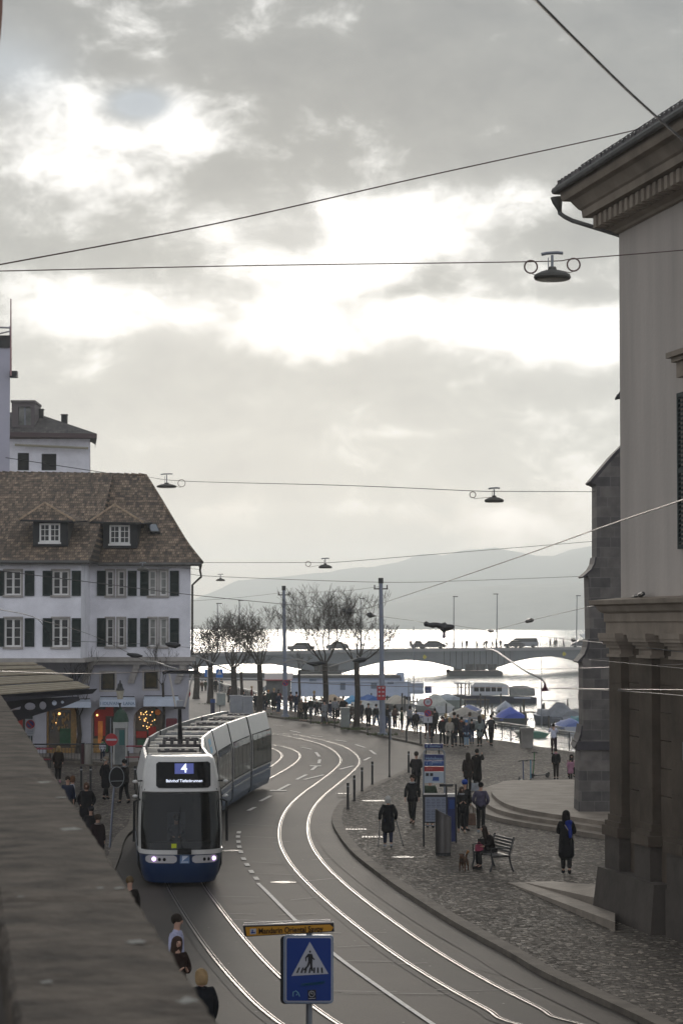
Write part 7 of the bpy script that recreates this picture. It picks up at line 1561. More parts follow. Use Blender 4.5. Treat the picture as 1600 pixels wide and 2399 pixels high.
rail_=MB(); rail_.mt(mat('bridge_railing',(.16,.16,.17),.6)); 
for h in (.45,.75,1.05): rail_.tube([p+Vector((0,-.1,h)) for p in A],.035,4)
for i in range(0,n-1):
    for k in range(2): p=lerp(A[i],A[i+1],k/2); rail_.box(p+Vector((0,-.1,.52)),(.05,.05,1.04))
rail_.build('railing',None,br,world=True)
for px,py in ((994,1539),(1320,1532)):
    p=P(px,py,BL(px)); mb=MB(); mb.mt(mat('yellow_marker',(.50,.42,.03),.5)); r=.45; mb.add([p+Vector((-r,-.3,0)),p+Vector((0,-.3,-r)),p+Vector((r,-.3,0)),p+Vector((0,-.3,r))],[(0,1,2,3)]); mb.build('channel_marker',None,br,world=True)
# stone quay buildings / abutment left, with long steps
mb=MB(); mb.mt(M_QUAY); 
ab=thing('bridge_abutment','grey terraced stone abutment behind the trees at the left end of the bridge','abutment',P(540,1620,330))
for (a,b,y0,y1,D,m_) in ((430,640,1578,1622,345,M_CONCD),(430,620,1590,1622,338,M_CONC),(430,600,1602,1626,330,M_CONCD)):
    p=P(a,y1,D); q=P(b,y0,D); mb=MB(); mb.mt(m_); mb.bx((p.x,D,-3),(q.x,D+6,q.z)); mb.build('terrace',None,ab,world=True)
# cars on the bridge
def car(pxc,pyb,w,label,col,van=False,back=.0):
    D=BL(pxc)+3+back; k=D/FPX; L=w*k; b=P(pxc,pyb,D); b.z=bz(pxc,lin(top,pxc)).z+.0; t=thing('car',label,'car',b,0,'cars on the bridge')
    m_=mat('car_paint',col,.25,.3); H=(1.9 if van else 1.48); wd_=1.75
    pr=[(-.5,.28),(-.5,.62),(-.47,.86),(-.28,.93),(-.17,H),(.22,H),(.38,.95),(.49,.86),(.5,.5),(.48,.28)] if not van else [(-.5,.3),(-.5,.9),(-.46,1.1),(-.38,1.85),(-.3,1.9),(.44,1.9),(.49,1.1),(.5,.3)]
    mb=MB(); mb.mt(m_); mb.prism([(x*L,-wd_/2,z) for x,z in pr],(0,wd_,0)); mb.build('body',None,t)
    mb=MB(); mb.mt(M_GLASS); 
    if van: q=[(-.4,1.15),(-.35,1.75),(.42,1.75),(.45,1.15)]
    else: q=[(-.27,.95),(-.18,H-.1),(.2,H-.1),(.34,.95)]
    mb.add([(x*L,-wd_/2-.01,z) for x,z in q],[(0,1,2,3)]); mb.build('window',None,t)
    for x in (-.32,.31):
        for y in (-wd_/2,wd_/2-.2): mb=MB(); mb.mt(M_RUB); mb.tube([(x*L,y-.02,.32),(x*L,y+.2,.32)],.32,12); mb.build('wheel',None,t)
    for s in (-1,1): mb=MB(); mb.mt(M_SRED); mb.box((.495*L,s*.65,.75),(.04,.2,.14)); mb.build('tail_light',None,t)
car(1012,1521,62,'dark car on the bridge behind the walkers on the left',(.03,.03,.035)); car(978,1521,30,'small dark car at the left of the bridge gap between trees',(.04,.035,.03),back=4)
car(1204,1518,48,'dark hatchback on the bridge in front of a silver van',(.02,.02,.022)); car(1228,1518,64,'silver van on the bridge behind the dark hatchback',(.28,.30,.33),True,back=4)
car(1364,1517,54,'dark blue car on the bridge by the church buttress',(.02,.025,.05))
for px,py,w,lb in ((705,1525,64,'dark low car roof seen through the far left branches'),(790,1523,54,'grey car seen through the tree crowns'),):
    car(px,py,w,lb,(.05,.05,.055),False,2)
# street lamps on the bridge
def blamp(px,ptop,label,side=1):
    D=BL(px)+1; b=bz(px,lin(top,px)); b=Vector((b.x,D,b.z)); T=P(px,ptop,D); t=thing('street_lamp',label,'street lamp',b,0,'lamps on the bridge'); mb=MB(); mb.mt(M_GREY); mb.tube([b,T],[.13,.08],6); mb.build('pole',None,t,world=True)
    mb=MB(); mb.mt(M_DARK); mb.box(T+Vector((.25*side,0,-.05)),(.9,.3,.14)); mb.build('lamp_head',None,t,world=True)
blamp(1063,1397,'bridge lamp post above the dark bird-shaped wire fitting'); blamp(1164,1391,'bridge lamp post nearest the middle pier',-1); blamp(1351,1395,'bridge lamp post next to the church buttress')
blamp(845,1401,'bridge lamp post inside the right front tree crown'); blamp(770,1404,'bridge lamp post inside the left front tree crown'); blamp(561,1406,'bridge lamp post above the tree behind the crossing sign'); blamp(510,1413,'bridge lamp post nearest the white house')
# people on the bridge: three figures, copied
protos=[]
for i,(c,pose) in enumerate([(BLK,'walk'),((.03,.03,.04),'stand'),((.05,.03,.03),'walk')]):
    protos.append(person(Vector((0,0,0)),'small dark figure walking along the bridge railing',1.75,PI/2,pose,c,.6,BLK,HK,'short',group='walkers on the bridge',tiny=True))
for i,px in enumerate([1063,1082,1093,1116.5,1133,1139,1153,1161,1172,1288,1298,1302,1319,1046,962,975]):
    D=BL(px)+1.2; b=bz(px,lin(top,px)); loc=Vector((P(px,1500,D).x,D,b.z+.01)); rz=(PI/2,-PI/2,PI)[i%3]
    if i<3: protos[i].location=loc; protos[i].rotation_euler=(0,0,rz)
    else: copy_tree(protos[i%3],loc=loc,rz=rz)
# ---------------------------------------------------------------- tram poles
def tpole(px,pyb,ptop,r,label,band=None):
    b=g(px,pyb); D=b.y; T=P(px-4,ptop,D); t=thing('catenary_pole',label,'pole',b,0,'grey catenary poles'); mb=MB(); mb.mt(mat('painted_pole',(.20,.22,.27),.5,.2,var=.12,vs=1)); mb.tube([b,T],[r,r*.62],10); mb.cyl(b,r*1.6,.15,12); mb.build('pole',None,t,world=True,smooth=True)
    mb=MB(); mb.mt(M_DARK); c=T-Vector((0,0,.45)); mb.box(c,(.9,.12,.08)); mb.cyl(T-Vector((0,0,.1)),r*.8,.35,8); 
    for s in (-1,1): mb.cyl(c+Vector((s*.4,0,0)),.04,.25,6)
    mb.build('wire_clamp',None,t,world=True); return b,T
PB1,PT1=tpole(669,1679,1380,.19,'far grey catenary pole with no parking disc on the promenade'); PB2,PT2=tpole(896,1722,1363,.20,'near grey catenary pole with red and white board beside the promenade kerb')
roundsign(893,1640,1.5,PB2.y-.35,[('rw',1623,.27)],'red and white checked board fixed to the near grey catenary pole',top=1612,prad=.02)
roundsign(669,1640,2.0,PB1.y-.35,[('nopark',1600,.24)],'small no parking disc fixed to the far grey catenary pole',top=1594,prad=.02)
# ---------------------------------------------------------------- boats and jetties
WZ=-2.0
def W(px,py): return G(px,py,WZ)
def hull(L,B,H,prow=.35,n=10,flare=1.2):
    rg=[]
    for i in range(n+1):
        t=i/n; y=-L/2+L*t; w=B/2*(1-max(0,(t-(1-prow))/prow)**2.2)*(.85+.15*min(1,t*4)); w=max(w,.03); sh=H*(1+.25*max(0,t-.6)/.4)
        rg.append([Vector((-w*flare,y,sh)),Vector((-w,y,H*.35)),Vector((-w*.45,y,-.25)),Vector((w*.45,y,-.25)),Vector((w,y,H*.35)),Vector((w*flare,y,sh))])
    return rg
def boat(px,py,L,B,H,rz,label,cover,hullc=(.4,.4,.4),peak=1.0,cabin=None,shape='ridge',group='covered boats moored by the quay'):
    B*=.85; peak*=.62; cover=tuple(c*.9 for c in cover); b=W(px,py); t=thing('moored_boat',label,'boat',b,rz,group); mb=MB(); mb.mt(mat('boat_hull',hullc,.4,var=.1,vs=2)); mb.rings(hull(L,B,H)); mb.build('hull',None,t,smooth=True)
    mc=mat('boat_cover',cover,.7,var=.22,vs=1.3,bump=.4,bs=3); mb=MB(); mb.mt(mc); rr=random.Random(int(px)); rg=[]; n=9
    for i in range(n+1):
        s=i/n; y=-L*.47+L*.94*s; w=B*.56*(1-max(0,(s-.62)/.38)**2.2); w=max(w,.05)
        pk={'ridge':peak*(.55+.45*math.sin(PI*min(1,s*1.25))),'tent':peak*(1 if .12<s<.5 else .45),'wedge':peak*(1-s*.85)}[shape]
        row=[]
        for j in range(7):
            u=-1+j/3; z=H*1.02+pk*(1-abs(u))**.75+rr.uniform(-.04,.04); row.append(Vector((w*u*(1-.0*s),y,z if abs(u)<1 else H*.75)))
        rg.append(row)
    mb.rings(rg,cap=True,closed=False) ; mb.build('cover',None,t,smooth=True)
    return t
boat(1192,1698,6.0,2.7,.7,R(8),'boat under a bright blue tarpaulin by the railing pillar',(.05,.09,.42),(.02,.03,.03),1.5)
boat(1183,1682,5.5,2.2,.7,R(-2),'boat under a pale grey-blue cover just behind the blue tarpaulin',(.33,.36,.42),(.3,.3,.32),1.6)
boat(1298,1697,6.2,2.6,.8,R(28),'boat under a grey tent-shaped cover in front of the church',(.22,.23,.25),(.25,.26,.3),2.0,shape='tent')
boat(1330,1716,6.0,2.4,.6,R(8),'boat under a blue and white cover by the right end of the railing',(.15,.20,.42),(.35,.36,.4),1.0)
boat(1376,1712,6.5,2.6,.6,R(23),'boat under a teal cover touching the church buttress',(.05,.20,.24),(.05,.2,.25),1.6)
boat(1085,1692,7.5,2.8,.6,R(13),'boat under a beige canvas behind the crowd',(.30,.27,.23),(.2,.2,.2),1.3)
boat(1100,1678,6,2.2,.6,R(-12),'boat under a blue-grey cover behind the beige canvas',(.16,.18,.34),(.25,.25,.3),.9)
boat(1010,1668,6.5,2.6,.7,R(23),'white peaked boat cover directly behind the speed limit sign',(.46,.46,.42),(.4,.4,.4),1.9,shape='tent')
boat(1045,1655,7,2.6,.8,R(13),'boat with a light blue-white cover on the outer jetty',(.36,.40,.44),(.12,.14,.12),1.1)
boat(925,1660,6.5,2.5,.6,R(18),'boat under a cream cover right of the near catenary pole',(.50,.44,.36),(.1,.1,.1),1.4)
boat(862,1652,6,2.3,.6,R(13),'boat under a royal blue cover left of the near catenary pole',(.04,.12,.36),(.4,.4,.4),1.0)
boat(823,1660,5,2,.6,R(8),'boat with a light blue cover behind the utility cabinet',(.10,.32,.55),(.4,.4,.4),1.4)
boat(848,1668,5,2,.6,R(28),'boat with a white cover behind the right front tree',(.46,.46,.44),(.4,.4,.4),1.0)
boat(983,1690,6,2.1,.5,R(16),'low boat with a blue-grey cover left of the speed limit sign',(.14,.17,.30),(.4,.4,.42),.6)
boat(776,1655,6,2.4,.6,R(18),'boat under an orange-cream cover behind the left front tree',(.48,.36,.25),(.35,.33,.3),1.2)
boat(1350,1690,6,2.2,.6,R(18),'boat under a dull grey cover behind the teal one',(.24,.24,.24),(.2,.2,.2),1.1)
boat(1240,1725,5,2,.35,R(13),'flat green boat deck just behind the railing right of the pillar',(.05,.17,.12),(.05,.15,.1),.25)
# white moored restaurant ship
D=280; t=thing('restaurant_ship','long white moored ship with flat dark roof behind the trees','ship',(P(840,1640,D).x,D,WZ))
def wb(mb,a,b,c,d,y0,dep): 
    p=P(a,d,y0); q=P(b,c,y0); mb.bx((p.x,y0,p.z),(q.x,y0+dep,q.z))
M_SHIP=mat('ship_white',(.42,.47,.58),.5,var=.08,vs=.6); mb=MB(); mb.mt(M_SHIP); wb(mb,682,962,1598,1632,D,6); mb.mt(M_DARK); wb(mb,820,962,1632,1646,D+.3,6); mb.build('hull',None,t,world=True)
mb=MB(); mb.mt(M_SHIP); wb(mb,682,935,1588,1598,D+.8,5); wb(mb,930,947,1576,1600,D+1,3); wb(mb,940,992,1601,1626,D+.4,4.5); mb.build('upper_deck',None,t,world=True)
mb=MB(); mb.mt(mat('ship_roof',(.09,.085,.08),.7)); wb(mb,676,938,1582,1588,D+.3,6); mb.build('roof',None,t,world=True)
mb=MB(); mb.mt(mat('ship_rail_white',(.5,.52,.58),.5)); wb(mb,682,990,1596.5,1598.5,D-.2,.2); wb(mb,940,992,1600,1601.5,D+.2,.2); mb.build('rubbing_strip',None,t,world=True)
for a,b_,c,d in ((797,809,1600,1616),(869,883,1600,1613),(907,922,1596,1602),(725,742,1590,1597),(936,941,1586,1595)):
    mb=MB(); mb.mt(mat('ship_window',(.12,.15,.20),.2)); wb(mb,a,b_,c,d,D-.1,.09 if d<1599 else .09); mb.build('window',None,t,world=True)
mb=MB(); mb.mt(mat('ship_blue_tarp',(.03,.05,.16),.6)); wb(mb,996,1011,1608,1624,D+1,2); mb.build('stern_cover',None,t,world=True)
# pavilion with red-white roof edge left of it
D=262; t=thing('lakeside_pavilion','low pavilion with bright roof and red edge behind the thick tree trunk','pavilion',(P(655,1620,D).x,D,0)); mb=MB(); mb.mt(mat('pavilion_roof',(.62,.56,.52),.5)); wb(mb,620,684,1578,1592,D,5); mb.build('roof',None,t,world=True); mb=MB(); mb.mt(M_SRED); wb(mb,620,684,1592,1594,D-.1,5); mb.build('roof_edge',None,t,world=True); mb=MB(); mb.mt(mat('pavilion_wall',(.12,.12,.12),.7,var=.3,vs=1)); wb(mb,624,680,1594,1640,D+1,4); mb.build('wall',None,t,world=True)
# tour boat with rounded glass stern
D=285; t=thing('tour_boat','dark hulled tour boat with rounded glass stern and white roof','boat',(P(1180,1645,D).x,D,WZ))
k=D/FPX; cx=0
def X_(px): return (px-800)*k
mb=MB(); mb.mt(mat('tour_hull',(.025,.03,.06),.3)); n=14; rg=[]
for i in range(n+1):
    s=i/n; x=X_(1078)+(X_(1252)-X_(1078))*s; w=2.6*(min(1,(s/.25)**.6) if s<.25 else 1)*(1 if s<.93 else .9); w=max(w,.05); zt=P(1180,1632-(4*(1-s)),D).z
    rg.append([Vector((x,D-w,zt)),Vector((x,D-w*.9,WZ)),Vector((x,D+w*.9,WZ)),Vector((x,D+w,zt))])
mb.rings(rg); mb.build('hull',None,t,world=True)
mb=MB(); mb.mt(mat('tour_roof',(.48,.48,.47),.5)); p=P(1110,1603,D); q=P(1186,1598,D); mb.prism([P(1106,1606,D-2.1),P(1112,1599,D-2.1),P(1180,1601,D-2.1),P(1192,1606,D-2.1)],(0,4.2,0)); mb.build('cabin_roof',None,t,world=True)
mb=MB(); mb.mt(mat('tour_cabin',(.45,.46,.48),.5)); mb.prism([P(1106,1629,D-2.1),P(1106,1606,D-2.1),P(1190,1606,D-2.1),P(1190,1629,D-2.1)],(0,4.2,0)); mb.build('cabin',None,t,world=True)
for i in range(5):
    mb=MB(); mb.mt(M_GLASS); a=1110+i*13.5; mb.add([P(a,1620,D-2.13),P(a+11,1620,D-2.13),P(a+11,1609,D-2.13),P(a,1609,D-2.13)],[(0,1,2,3)]); mb.build('window',None,t,world=True)
mb=MB(); mb.mt(mat('stern_glass',(.07,.075,.07),.12,spec=.7,col2=(.13,.13,.11),vs=1)); rg=[]
for i in range(9):
    a=PI*i/8; 
    rg.append([Vector((X_(1190)+(X_(1247)-X_(1190))*j/6,D-2.4*math.cos(a),P(1200,1629,D).z+(P(1200,1604+3*(j/6-.4)**2*8,D).z-P(1200,1629,D).z)*math.sin(a)**.6)) for j in range(7)])
mb.rings(rg,cap=False,closed=False); mb.add([r[0] for r in rg],[tuple(range(9))]); mb.add([r[-1] for r in rg],[tuple(range(9))]); mb.build('stern_canopy',None,t,world=True,smooth=True)
mb=MB(); mb.mt(M_DARK); 
for j in (0,6): mb.tube([r[j]+Vector((0,0,.02)) for r in rg],.06,5)
mb.build('canopy_frame',None,t,world=True)
mb=MB(); mb.mt(mat('stern_lettering',(.4,.42,.5),.5)); mb.add([P(1203,1636,D-2.63),P(1243,1637,D-2.63),P(1243,1633.5,D-2.63),P(1203,1632.5,D-2.63)],[(0,1,2,3)]); mb.build('name_band',None,t,world=True)
# open pontoon left of the tour boat
t=thing('open_ferry','open dark work pontoon with posts left of the tour boat','boat',P(1090,1638,292)); mb=MB(); mb.mt(M_DARK); D=292; wb(mb,1064,1112,1628,1640,D,4); mb.build('hull',None,t,world=True); mb=MB(); mb.mt(M_DARK)
mb.mt(M_GREY)
for a in (1072,1080,1090,1098,1106): mb=MB(); mb.mt(M_DARK if a%4 else M_GREY); mb.tube([P(a,1630,D+1),P(a,1602,D+1)],.10,6); mb.build('post',None,t,world=True)
mb=MB(); mb.mt(mat('ferry_roof',(.35,.35,.34),.6)); wb(mb,1066,1112,1600,1603,D+.3,3); mb.build('roof',None,t,world=True)
# white ship on the lake behind the buttress
t=thing('passenger_ship','white passenger ship far out beside the church buttress','ship',P(1390,1478,1500)); mb=MB(); mb.mt(mat('far_ship',(.45,.47,.5),.5)); D=1500
mb.prism([P(1366,1494,D),P(1360,1486,D),P(1450,1486,D),P(1450,1494,D)],(0,12,0)); mb.build('hull',None,t,world=True); mb=MB(); mb.mt(mat('far_ship',(.5,.52,.55),.5)); mb.prism([P(1368,1486,D),P(1370,1480,D),P(1374,1480,D),P(1375,1475,D),P(1440,1475,D),P(1440,1486,D)],(0,10,0)); mb.build('superstructure',None,t,world=True)
# jetties
M_WOOD=mat('jetty_wood',(.14,.12,.09),.8,var=.25,vs=2)
for a,b,y,lb in ((985,1145,1645,'outer wooden jetty behind the speed limit sign'),(1155,1270,1676,'wooden jetty right of the blue tarpaulin boat'),(1310,1385,1672,'short wooden jetty beside the church buttress'),(900,1000,1649,'wooden jetty right of the near catenary pole')):
    p=W(a,y+4); q=W(b,y+4); z=WZ+.55; t=thing('jetty',lb,'jetty',(p.x,p.y,WZ)); mb=MB(); mb.mt(M_WOOD); mb.bx((p.x,p.y-.6,z-.12),(q.x,p.y+.6,z)); mb.build('deck',None,t,world=True)
    n=max(2,int((q.x-p.x)/3)); 
    for i in range(n+1): x=p.x+(q.x-p.x)*i/n; mb=MB(); mb.mt(M_DARK); mb.tube([(x,p.y+.3,WZ-.5),(x,p.y+.3,z-.13)],.09,6); mb.build('pile',None,t,world=True)
# mooring posts
first=None
mp=thing('mooring_post','slim dark wooden mooring post standing in the harbour water','mooring post',(0,0,0),0,'mooring posts'); mb=MB(); mb.mt(mat('mooring_wood',(.06,.052,.045),.8,var=.3,vs=3)); mb.tube([(0,0,-.5),(0,0,.8),(0,0,2.6)],[.13,.12,.11],7); mb.build('shaft',None,mp); mb=MB(); mb.mt(M_DARK); mb.lathe((0,0,2.6),[(.12,0),(.12,.08),(.02,.12)],8); mb.build('cap',None,mp)
plist=[(1079,1676,45),(1089,1665,26),(1125,1675,50),(1136,1678,46),(1142,1668,30),(1152,1683,35),(1173,1675,50),(1183,1663,22),(1169,1690,26),(1219,1694,38),(1227,1678,40),(1226,1668,30),(1231,1704,34),(1270,1690,40),(1274,1666,20),(1320,1683,24),(1329,1668,30),(1339,1690,18),(948,1672,42),(960,1690,38),(942,1666,42),(977,1664,28),(1031,1660,26),(1045,1672,24),(870,1650,26),(907,1660,30),(1062,1690,30),(1285,1703,26),(1299,1712,22),(1360,1700,16),(795,1640,22),(850,1644,20),(716,1640,22),(738,1640,24),(1007,1646,16),(1118,1650,18),(1355,1640,18),(968,1650,20)]
for i,(px,py,h) in enumerate(plist):
    b=W(px,py); s=h*b.y/FPX/2.7; o=mp if i==0 else copy_tree(mp); o.location=b; o.scale=(.8,.8,s)
# sailing masts
for px,pt_y,pb,lb in ((969,1468,1660,'thin mast rising from the boats left of the wire fitting'),(1268,1530,1690,'thin mast in front of the right bridge arch'),(957,1545,1665,'short thin mast beside the tallest mast')):
    b=W(px,pb+8); T=P(px,pt_y,b.y); t=thing('boat_mast',lb,'mast',b,0,'bare boat masts'); mb=MB(); mb.mt(M_GREY); mb.tube([b,T],[.07,.035],6); mb.build('mast_pole',None,t,world=True); mb=MB(); mb.mt(M_GREY); z=b.z+2.2; mb.tube([(b.x,b.y,z),(b.x+1.6,b.y,z)],.04,5); mb.build('boom',None,t,world=True)
# ---------------------------------------------------------------- overhead wires and span lamps
M_WIRE=mat('overhead_wire',(.03,.025,.025),.5,.3); M_WIREL=mat('copper_wire',(.11,.07,.06),.4,.6)
def wire(pts,r,label,m=M_WIRE,name='overhead_wire',group='overhead wires'):
    q=[P(*p) for p in pts]; q=catmull(q,6) if len(q)>2 else q; mb=MB(); mb.mt(m); mb.tube(q,r,5); o=mb.build(name); tag(o,label,'wire',group); return o
wire([(1180,-70,15),(1255,0,17),(1360,105,19),(1480,222,22),(1600,330,26),(1640,370,27)],.0135,'thick dark cable crossing the top right corner diagonally')
wire([(-40,628,44),(0,620,44),(500,525,48),(1000,412,52),(1400,325,56),(1575,283,58.5)],.014,'reddish span wire rising from the left edge to the cornice',M_WIREL)
wire([(-40,635,36),(0,635,36.5),(600,622,38),(1243,613,38.8),(1350,606,39),(1600,586,40),(1650,582,40)],.009,'nearly level span wire carrying the largest hanging lamp',M_WIREL)
wire([(345,1117,130),(430,1127,100),(800,1137,78),(1107,1150,76),(1180,1151,77),(1392,1152,86)],.011,'span wire carrying two lamps from the tiled roof to the church')
wire([(470,1318,131),(722,1318,108),(790,1317,108),(1000,1300,112),(1392,1268,120)],.012,'thin span wire carrying the single lamp above the hills')
wire([(445,1345,160),(517,1351,158),(891,1364,PB2.y),(1100,1360,170),(1368,1350,180)],.016,'thin far span wire meeting the top of the near grey pole')
wire([(1650,1150,40),(1600,1170,42),(1395,1240,56),(1200,1310,80),(1000,1378,118),(895,1413,PB2.y-.3)],.017,'pale thick feeder wire descending from the right edge to the grey pole',mat('pale_feeder',(.14,.11,.10),.4,.5))
wire([(895,1413,PB2.y-.3),(862,1424,158),(816,1431,145)],.02,'short feeder wire from the grey pole to the dark insulators')
wire([(-30,1333,70),(0,1337,72),(230,1366,80),(480,1397,95),(778,1427,125),(868,1441,135),(960,1453,120),(993,1459,112)],.013,'long contact wire crossing in front of the white house to the insulators')
wire([(1064,1465,112),(1149,1478,100),(1260,1490,80),(1342,1499,72),(1460,1511,60),(1600,1528,52),(1640,1532,50)],.009,'contact wire running from the dark fitting to the right edge')
wire([(1130,1481,103),(1149,1478,100),(1240,1454,88),(1377,1422,72),(1450,1404,62),(1505,1392,56.5)],.010,'anchor wire rising to the ledge of the plastered building')
wire([(1040,1503,112),(1149,1478,100)],.007,'thin slack wire below the dark fitting')
wire([(-20,1424,60),(0,1428,62),(88,1450,68),(122,1502,70)],.010,'short wire on the left in front of the shutters')
wire([(88,1450,68),(220,1490,78),(340,1549,82)],.007,'thin wire leading down to the curved bracket')
wire([(120,1500,72),(385,1512,84),(640,1538,100),(771,1563,112)],.008,'lower thin wire passing the pantograph')
wire([(-20,1572,50),(200,1578,66),(420,1570,80),(661,1553,106),(740,1556,120)],.013,'contact wire touched by the tram pantograph',M_WIREL)
wire([(540,1571,128),(860,1570,110),(1049,1572,95),(1365,1565,70),(1600,1556,52),(1640,1555,50)],.010,'upper horizontal contact wire in front of the harbour',M_WIREL)
wire([(420,1585,120),(860,1606,96),(1280,1612,70),(1460,1615,58),(1600,1616,50),(1640,1616,49)],.011,'lower horizontal contact wire ending past the bell-shaped hanger',M_WIREL)
wire([(1280,1612,70),(1460,1619,58),(1600,1630,48),(1640,1633,47)],.008,'branch of the lower contact wire toward the right edge')
wire([(1380,1545,60),(1600,1566,48),(1640,1570,46)],.005,'thin guy wire across the stone pilasters')
wire([(700,1388,189),(800,1385,175),(891,1374,PB2.y)],.012,'thin wire between the two grey poles',name='overhead_wire')
wire([(450,1408,150),(560,1400,165),(665,1388,PB1.y)],.010,'thin wire leaving the far grey pole to the left')
wire([(1030,1420,300),(1063,1400,455)],.02,'faint wire near the first bridge lamp') if False else None
# curved bracket arms
def arm(pts,r,label,m=None):
    q=catmull([P(*p) for p in pts],6); mb=MB(); mb.mt(m or mat('bracket_tube',(.30,.29,.27),.4,.5)); mb.tube(q,r,6); o=mb.build('bracket_arm'); tag(o,label,'bracket','wire bracket arms'); return o
arm([(1139,1521,82),(1160,1525,80),(1190,1545,76),(1230,1572,72),(1266,1590,70),(1278,1604,70)],.03,'long curved grey bracket arm hanging over the harbour')
arm([(340,1549,82),(365,1551,82),(390,1560,81),(413,1567,80)],.028,'curved bracket arm just above the pantograph')
arm([(450,1536,90),(470,1541,90),(505,1556,89),(540,1571,88)],.028,'curved bracket arm right of the house corner')
arm([(771,1562,112),(810,1551,112),(835,1543,112),(857,1544,112),(858,1548,112)],.04,'short curved bracket arm in front of the right tree crown')
arm([(665,1553,112),(680,1546,112),(700,1545,112),(720,1551,112)],.03,'short bracket arm beside the far grey pole')
arm([(790,1528,115),(800,1529,115),(822,1527,115),(838,1536,115),(850,1549,115)],.025,'thin looped bracket in front of the tree forks')
# dark fittings in the wires
def fitting(pts,label,r=.1,name='wire_insulator'):
    mb=MB(); mb.mt(M_BLACK)
    for i in range(len(pts)-1): pass
    q=[P(*p[:3]) for p in pts]; mb.tube(q,[p[3] for p in pts],7); o=mb.build(name); tag(o,label,'insulator','dark fittings in the wires'); return o
fitting([(993,1459,112,.05),(996,1461,112,.13),(1005,1464,112,.10),(1014,1465,112,.14),(1022,1464,112,.12),(1032,1467,112,.15),(1040,1470,112,.26),(1048,1470,112,.16),(1058,1469,112,.13),(1064,1467,112,.05)],'dark bird-shaped wire fitting above the bridge')
mb=MB(); mb.mt(mat('hanger_grey',(.2,.16,.2),.5)); mb.tube([P(1040,1473,112),P(1040,1490,112)],.06,6); mb.sph(P(1040,1491,112),.09,8,5); o=mb.build('wire_hanger'); tag(o,'small hanger dangling under the dark bird-shaped fitting','hanger')
fitting([(800,1428,141,.04),(806,1430,141,.14),(812,1431,141,.07),(818,1432,140,.2),(824,1433,140,.06),(836,1436,139,.04)],'cluster of dark insulators left of the near grey pole')
fitting([(858,1439,137,.04),(864,1440,136,.13),(868,1441,136,.18),(872,1442,136,.1),(880,1443,135,.03)],'second dark insulator next to the near grey pole')
fitting([(1143,1477,101,.03),(1149,1478,100,.09),(1155,1479,99,.03)],'small dark joint where two wires cross above the bridge')
fitting([(1230,1457,89,.03),(1236,1455,89,.08),(1244,1453,88,.08),(1250,1452,88,.03)],'small dark insulator on the anchor wire over the bridge')
fitting([(1480,1399,58.5,.015),(1488,1397,58,.05),(1493,1396,57.7,.02),(1500,1393,57.2,.07),(1506,1391,56.8,.05)],'pair of dark insulators against the plaster wall')
fitting([(1338,1497,72,.03),(1342,1499,72,.07),(1346,1500,71.5,.03)],'tiny dark joint beside the last bridge lamp')
fitting([(1044,1572,95,.03),(1049,1572,95,.09),(1054,1572,95,.03)],'dark joint on the upper horizontal wire below the pier')
fitting([(298,1532,82,.03),(310,1535,82,.08),(322,1536,82,.08),(335,1537,82,.02)],'dark insulator lying in the wire below the shutters')
fitting([(388,1508,84,.03),(396,1510,84,.09),(412,1512,84,.11),(424,1511,84,.03)],'dark wing-shaped insulator over the small window')
fitting([(718,1553,113,.03),(735,1556,113,.12),(752,1553,113,.10),(764,1554,113,.03)],'dark insulator in front of the left front tree fork')
fitting([(826,1549,112,.03),(840,1547,112,.14),(854,1545,112,.11),(861,1543,112,.03)],'dark insulator in front of the right front tree fork')
c=P(1276,1608,70); t=thing('wire_hanger','dark bell-shaped hanger at the tip of the long bracket arm','hanger',c); mb=MB(); mb.mt(mat('hanger_maroon',(.06,.015,.025),.5)); mb.lathe((0,0,-.14),[(.12,0),(.10,.05),(.04,.13),(.025,.22)],10); mb.build('bell',None,t)
# span lamps
def span_lamp(px,py,w,D,label,rings=(),tilt=0):
    c=P(px,py,D); k=D/FPX; r=w*k/2; t=thing('span_lamp',label,'street lamp',c,0,'lamps hung on span wires'); ml=mat('lamp_shade',(.075,.07,.06),.5,.3,var=.1,vs=4)
    mb=MB(); mb.mt(ml); mb.lathe((0,0,0),[(r*.5,-.055),(r*.95,-.05),(r,-.02),(r*.96,.02),(r*.6,.075),(r*.25,.10),(r*.2,.15)],24); mb.build('shade',None,t,smooth=True)
    mb=MB(); mb.mt(mat('lamp_lens',(.36,.34,.28),.3)); mb.lathe((0,0,-.062),[(r*.05,-.012),(r*.8,-.006),(r*.92,.004)],24); mb.build('lens',None,t)
    hb_=r*.75; mb=MB(); mb.mt(M_GREY); mb.tube([(0,0,.12),(0,0,.34*r/.3)],.022,6); mb.tube([(-r*.2,0,.12),(-r*.2,0,.3*r/.3)],.008,5); mb.build('stem',None,t)
    mb=MB(); mb.mt(M_GREY); z=.35*r/.3; mb.tube([(-r*.58,0,z),(-r*.3,0,z+.02),(r*.3,0,z+.03),(r*.58,0,z+.02)],.028,6); mb.build('clamp_bar',None,t)
    for (rx,ry,rr) in rings:
        p=P(rx,ry,D)-c; mb=MB(); mb.mt(M_WIREL); mb.torus(p,rr*k,.014,'Y',22,5); s=-1 if p.x<0 else 1; mb.tube([p+Vector((0,0,-rr*k)),p+Vector((-s*.06,0,-rr*k-.03)),Vector((s*r*.3,0,.1))],.007,5); mb.build('cable_ring',None,t)
    return t
span_lamp(1293,647,88,38.8,'largest hanging street lamp with two cable rings at upper right',[(1243,625,15),(1343,620,15)])
span_lamp(391,1139,47,104,'hanging street lamp just right of the tiled roof ridge',[(426,1132,8.5)])
span_lamp(1157,1172,46,76.5,'hanging street lamp at right centre with a faint ring on its left',[(1107,1159,7)])
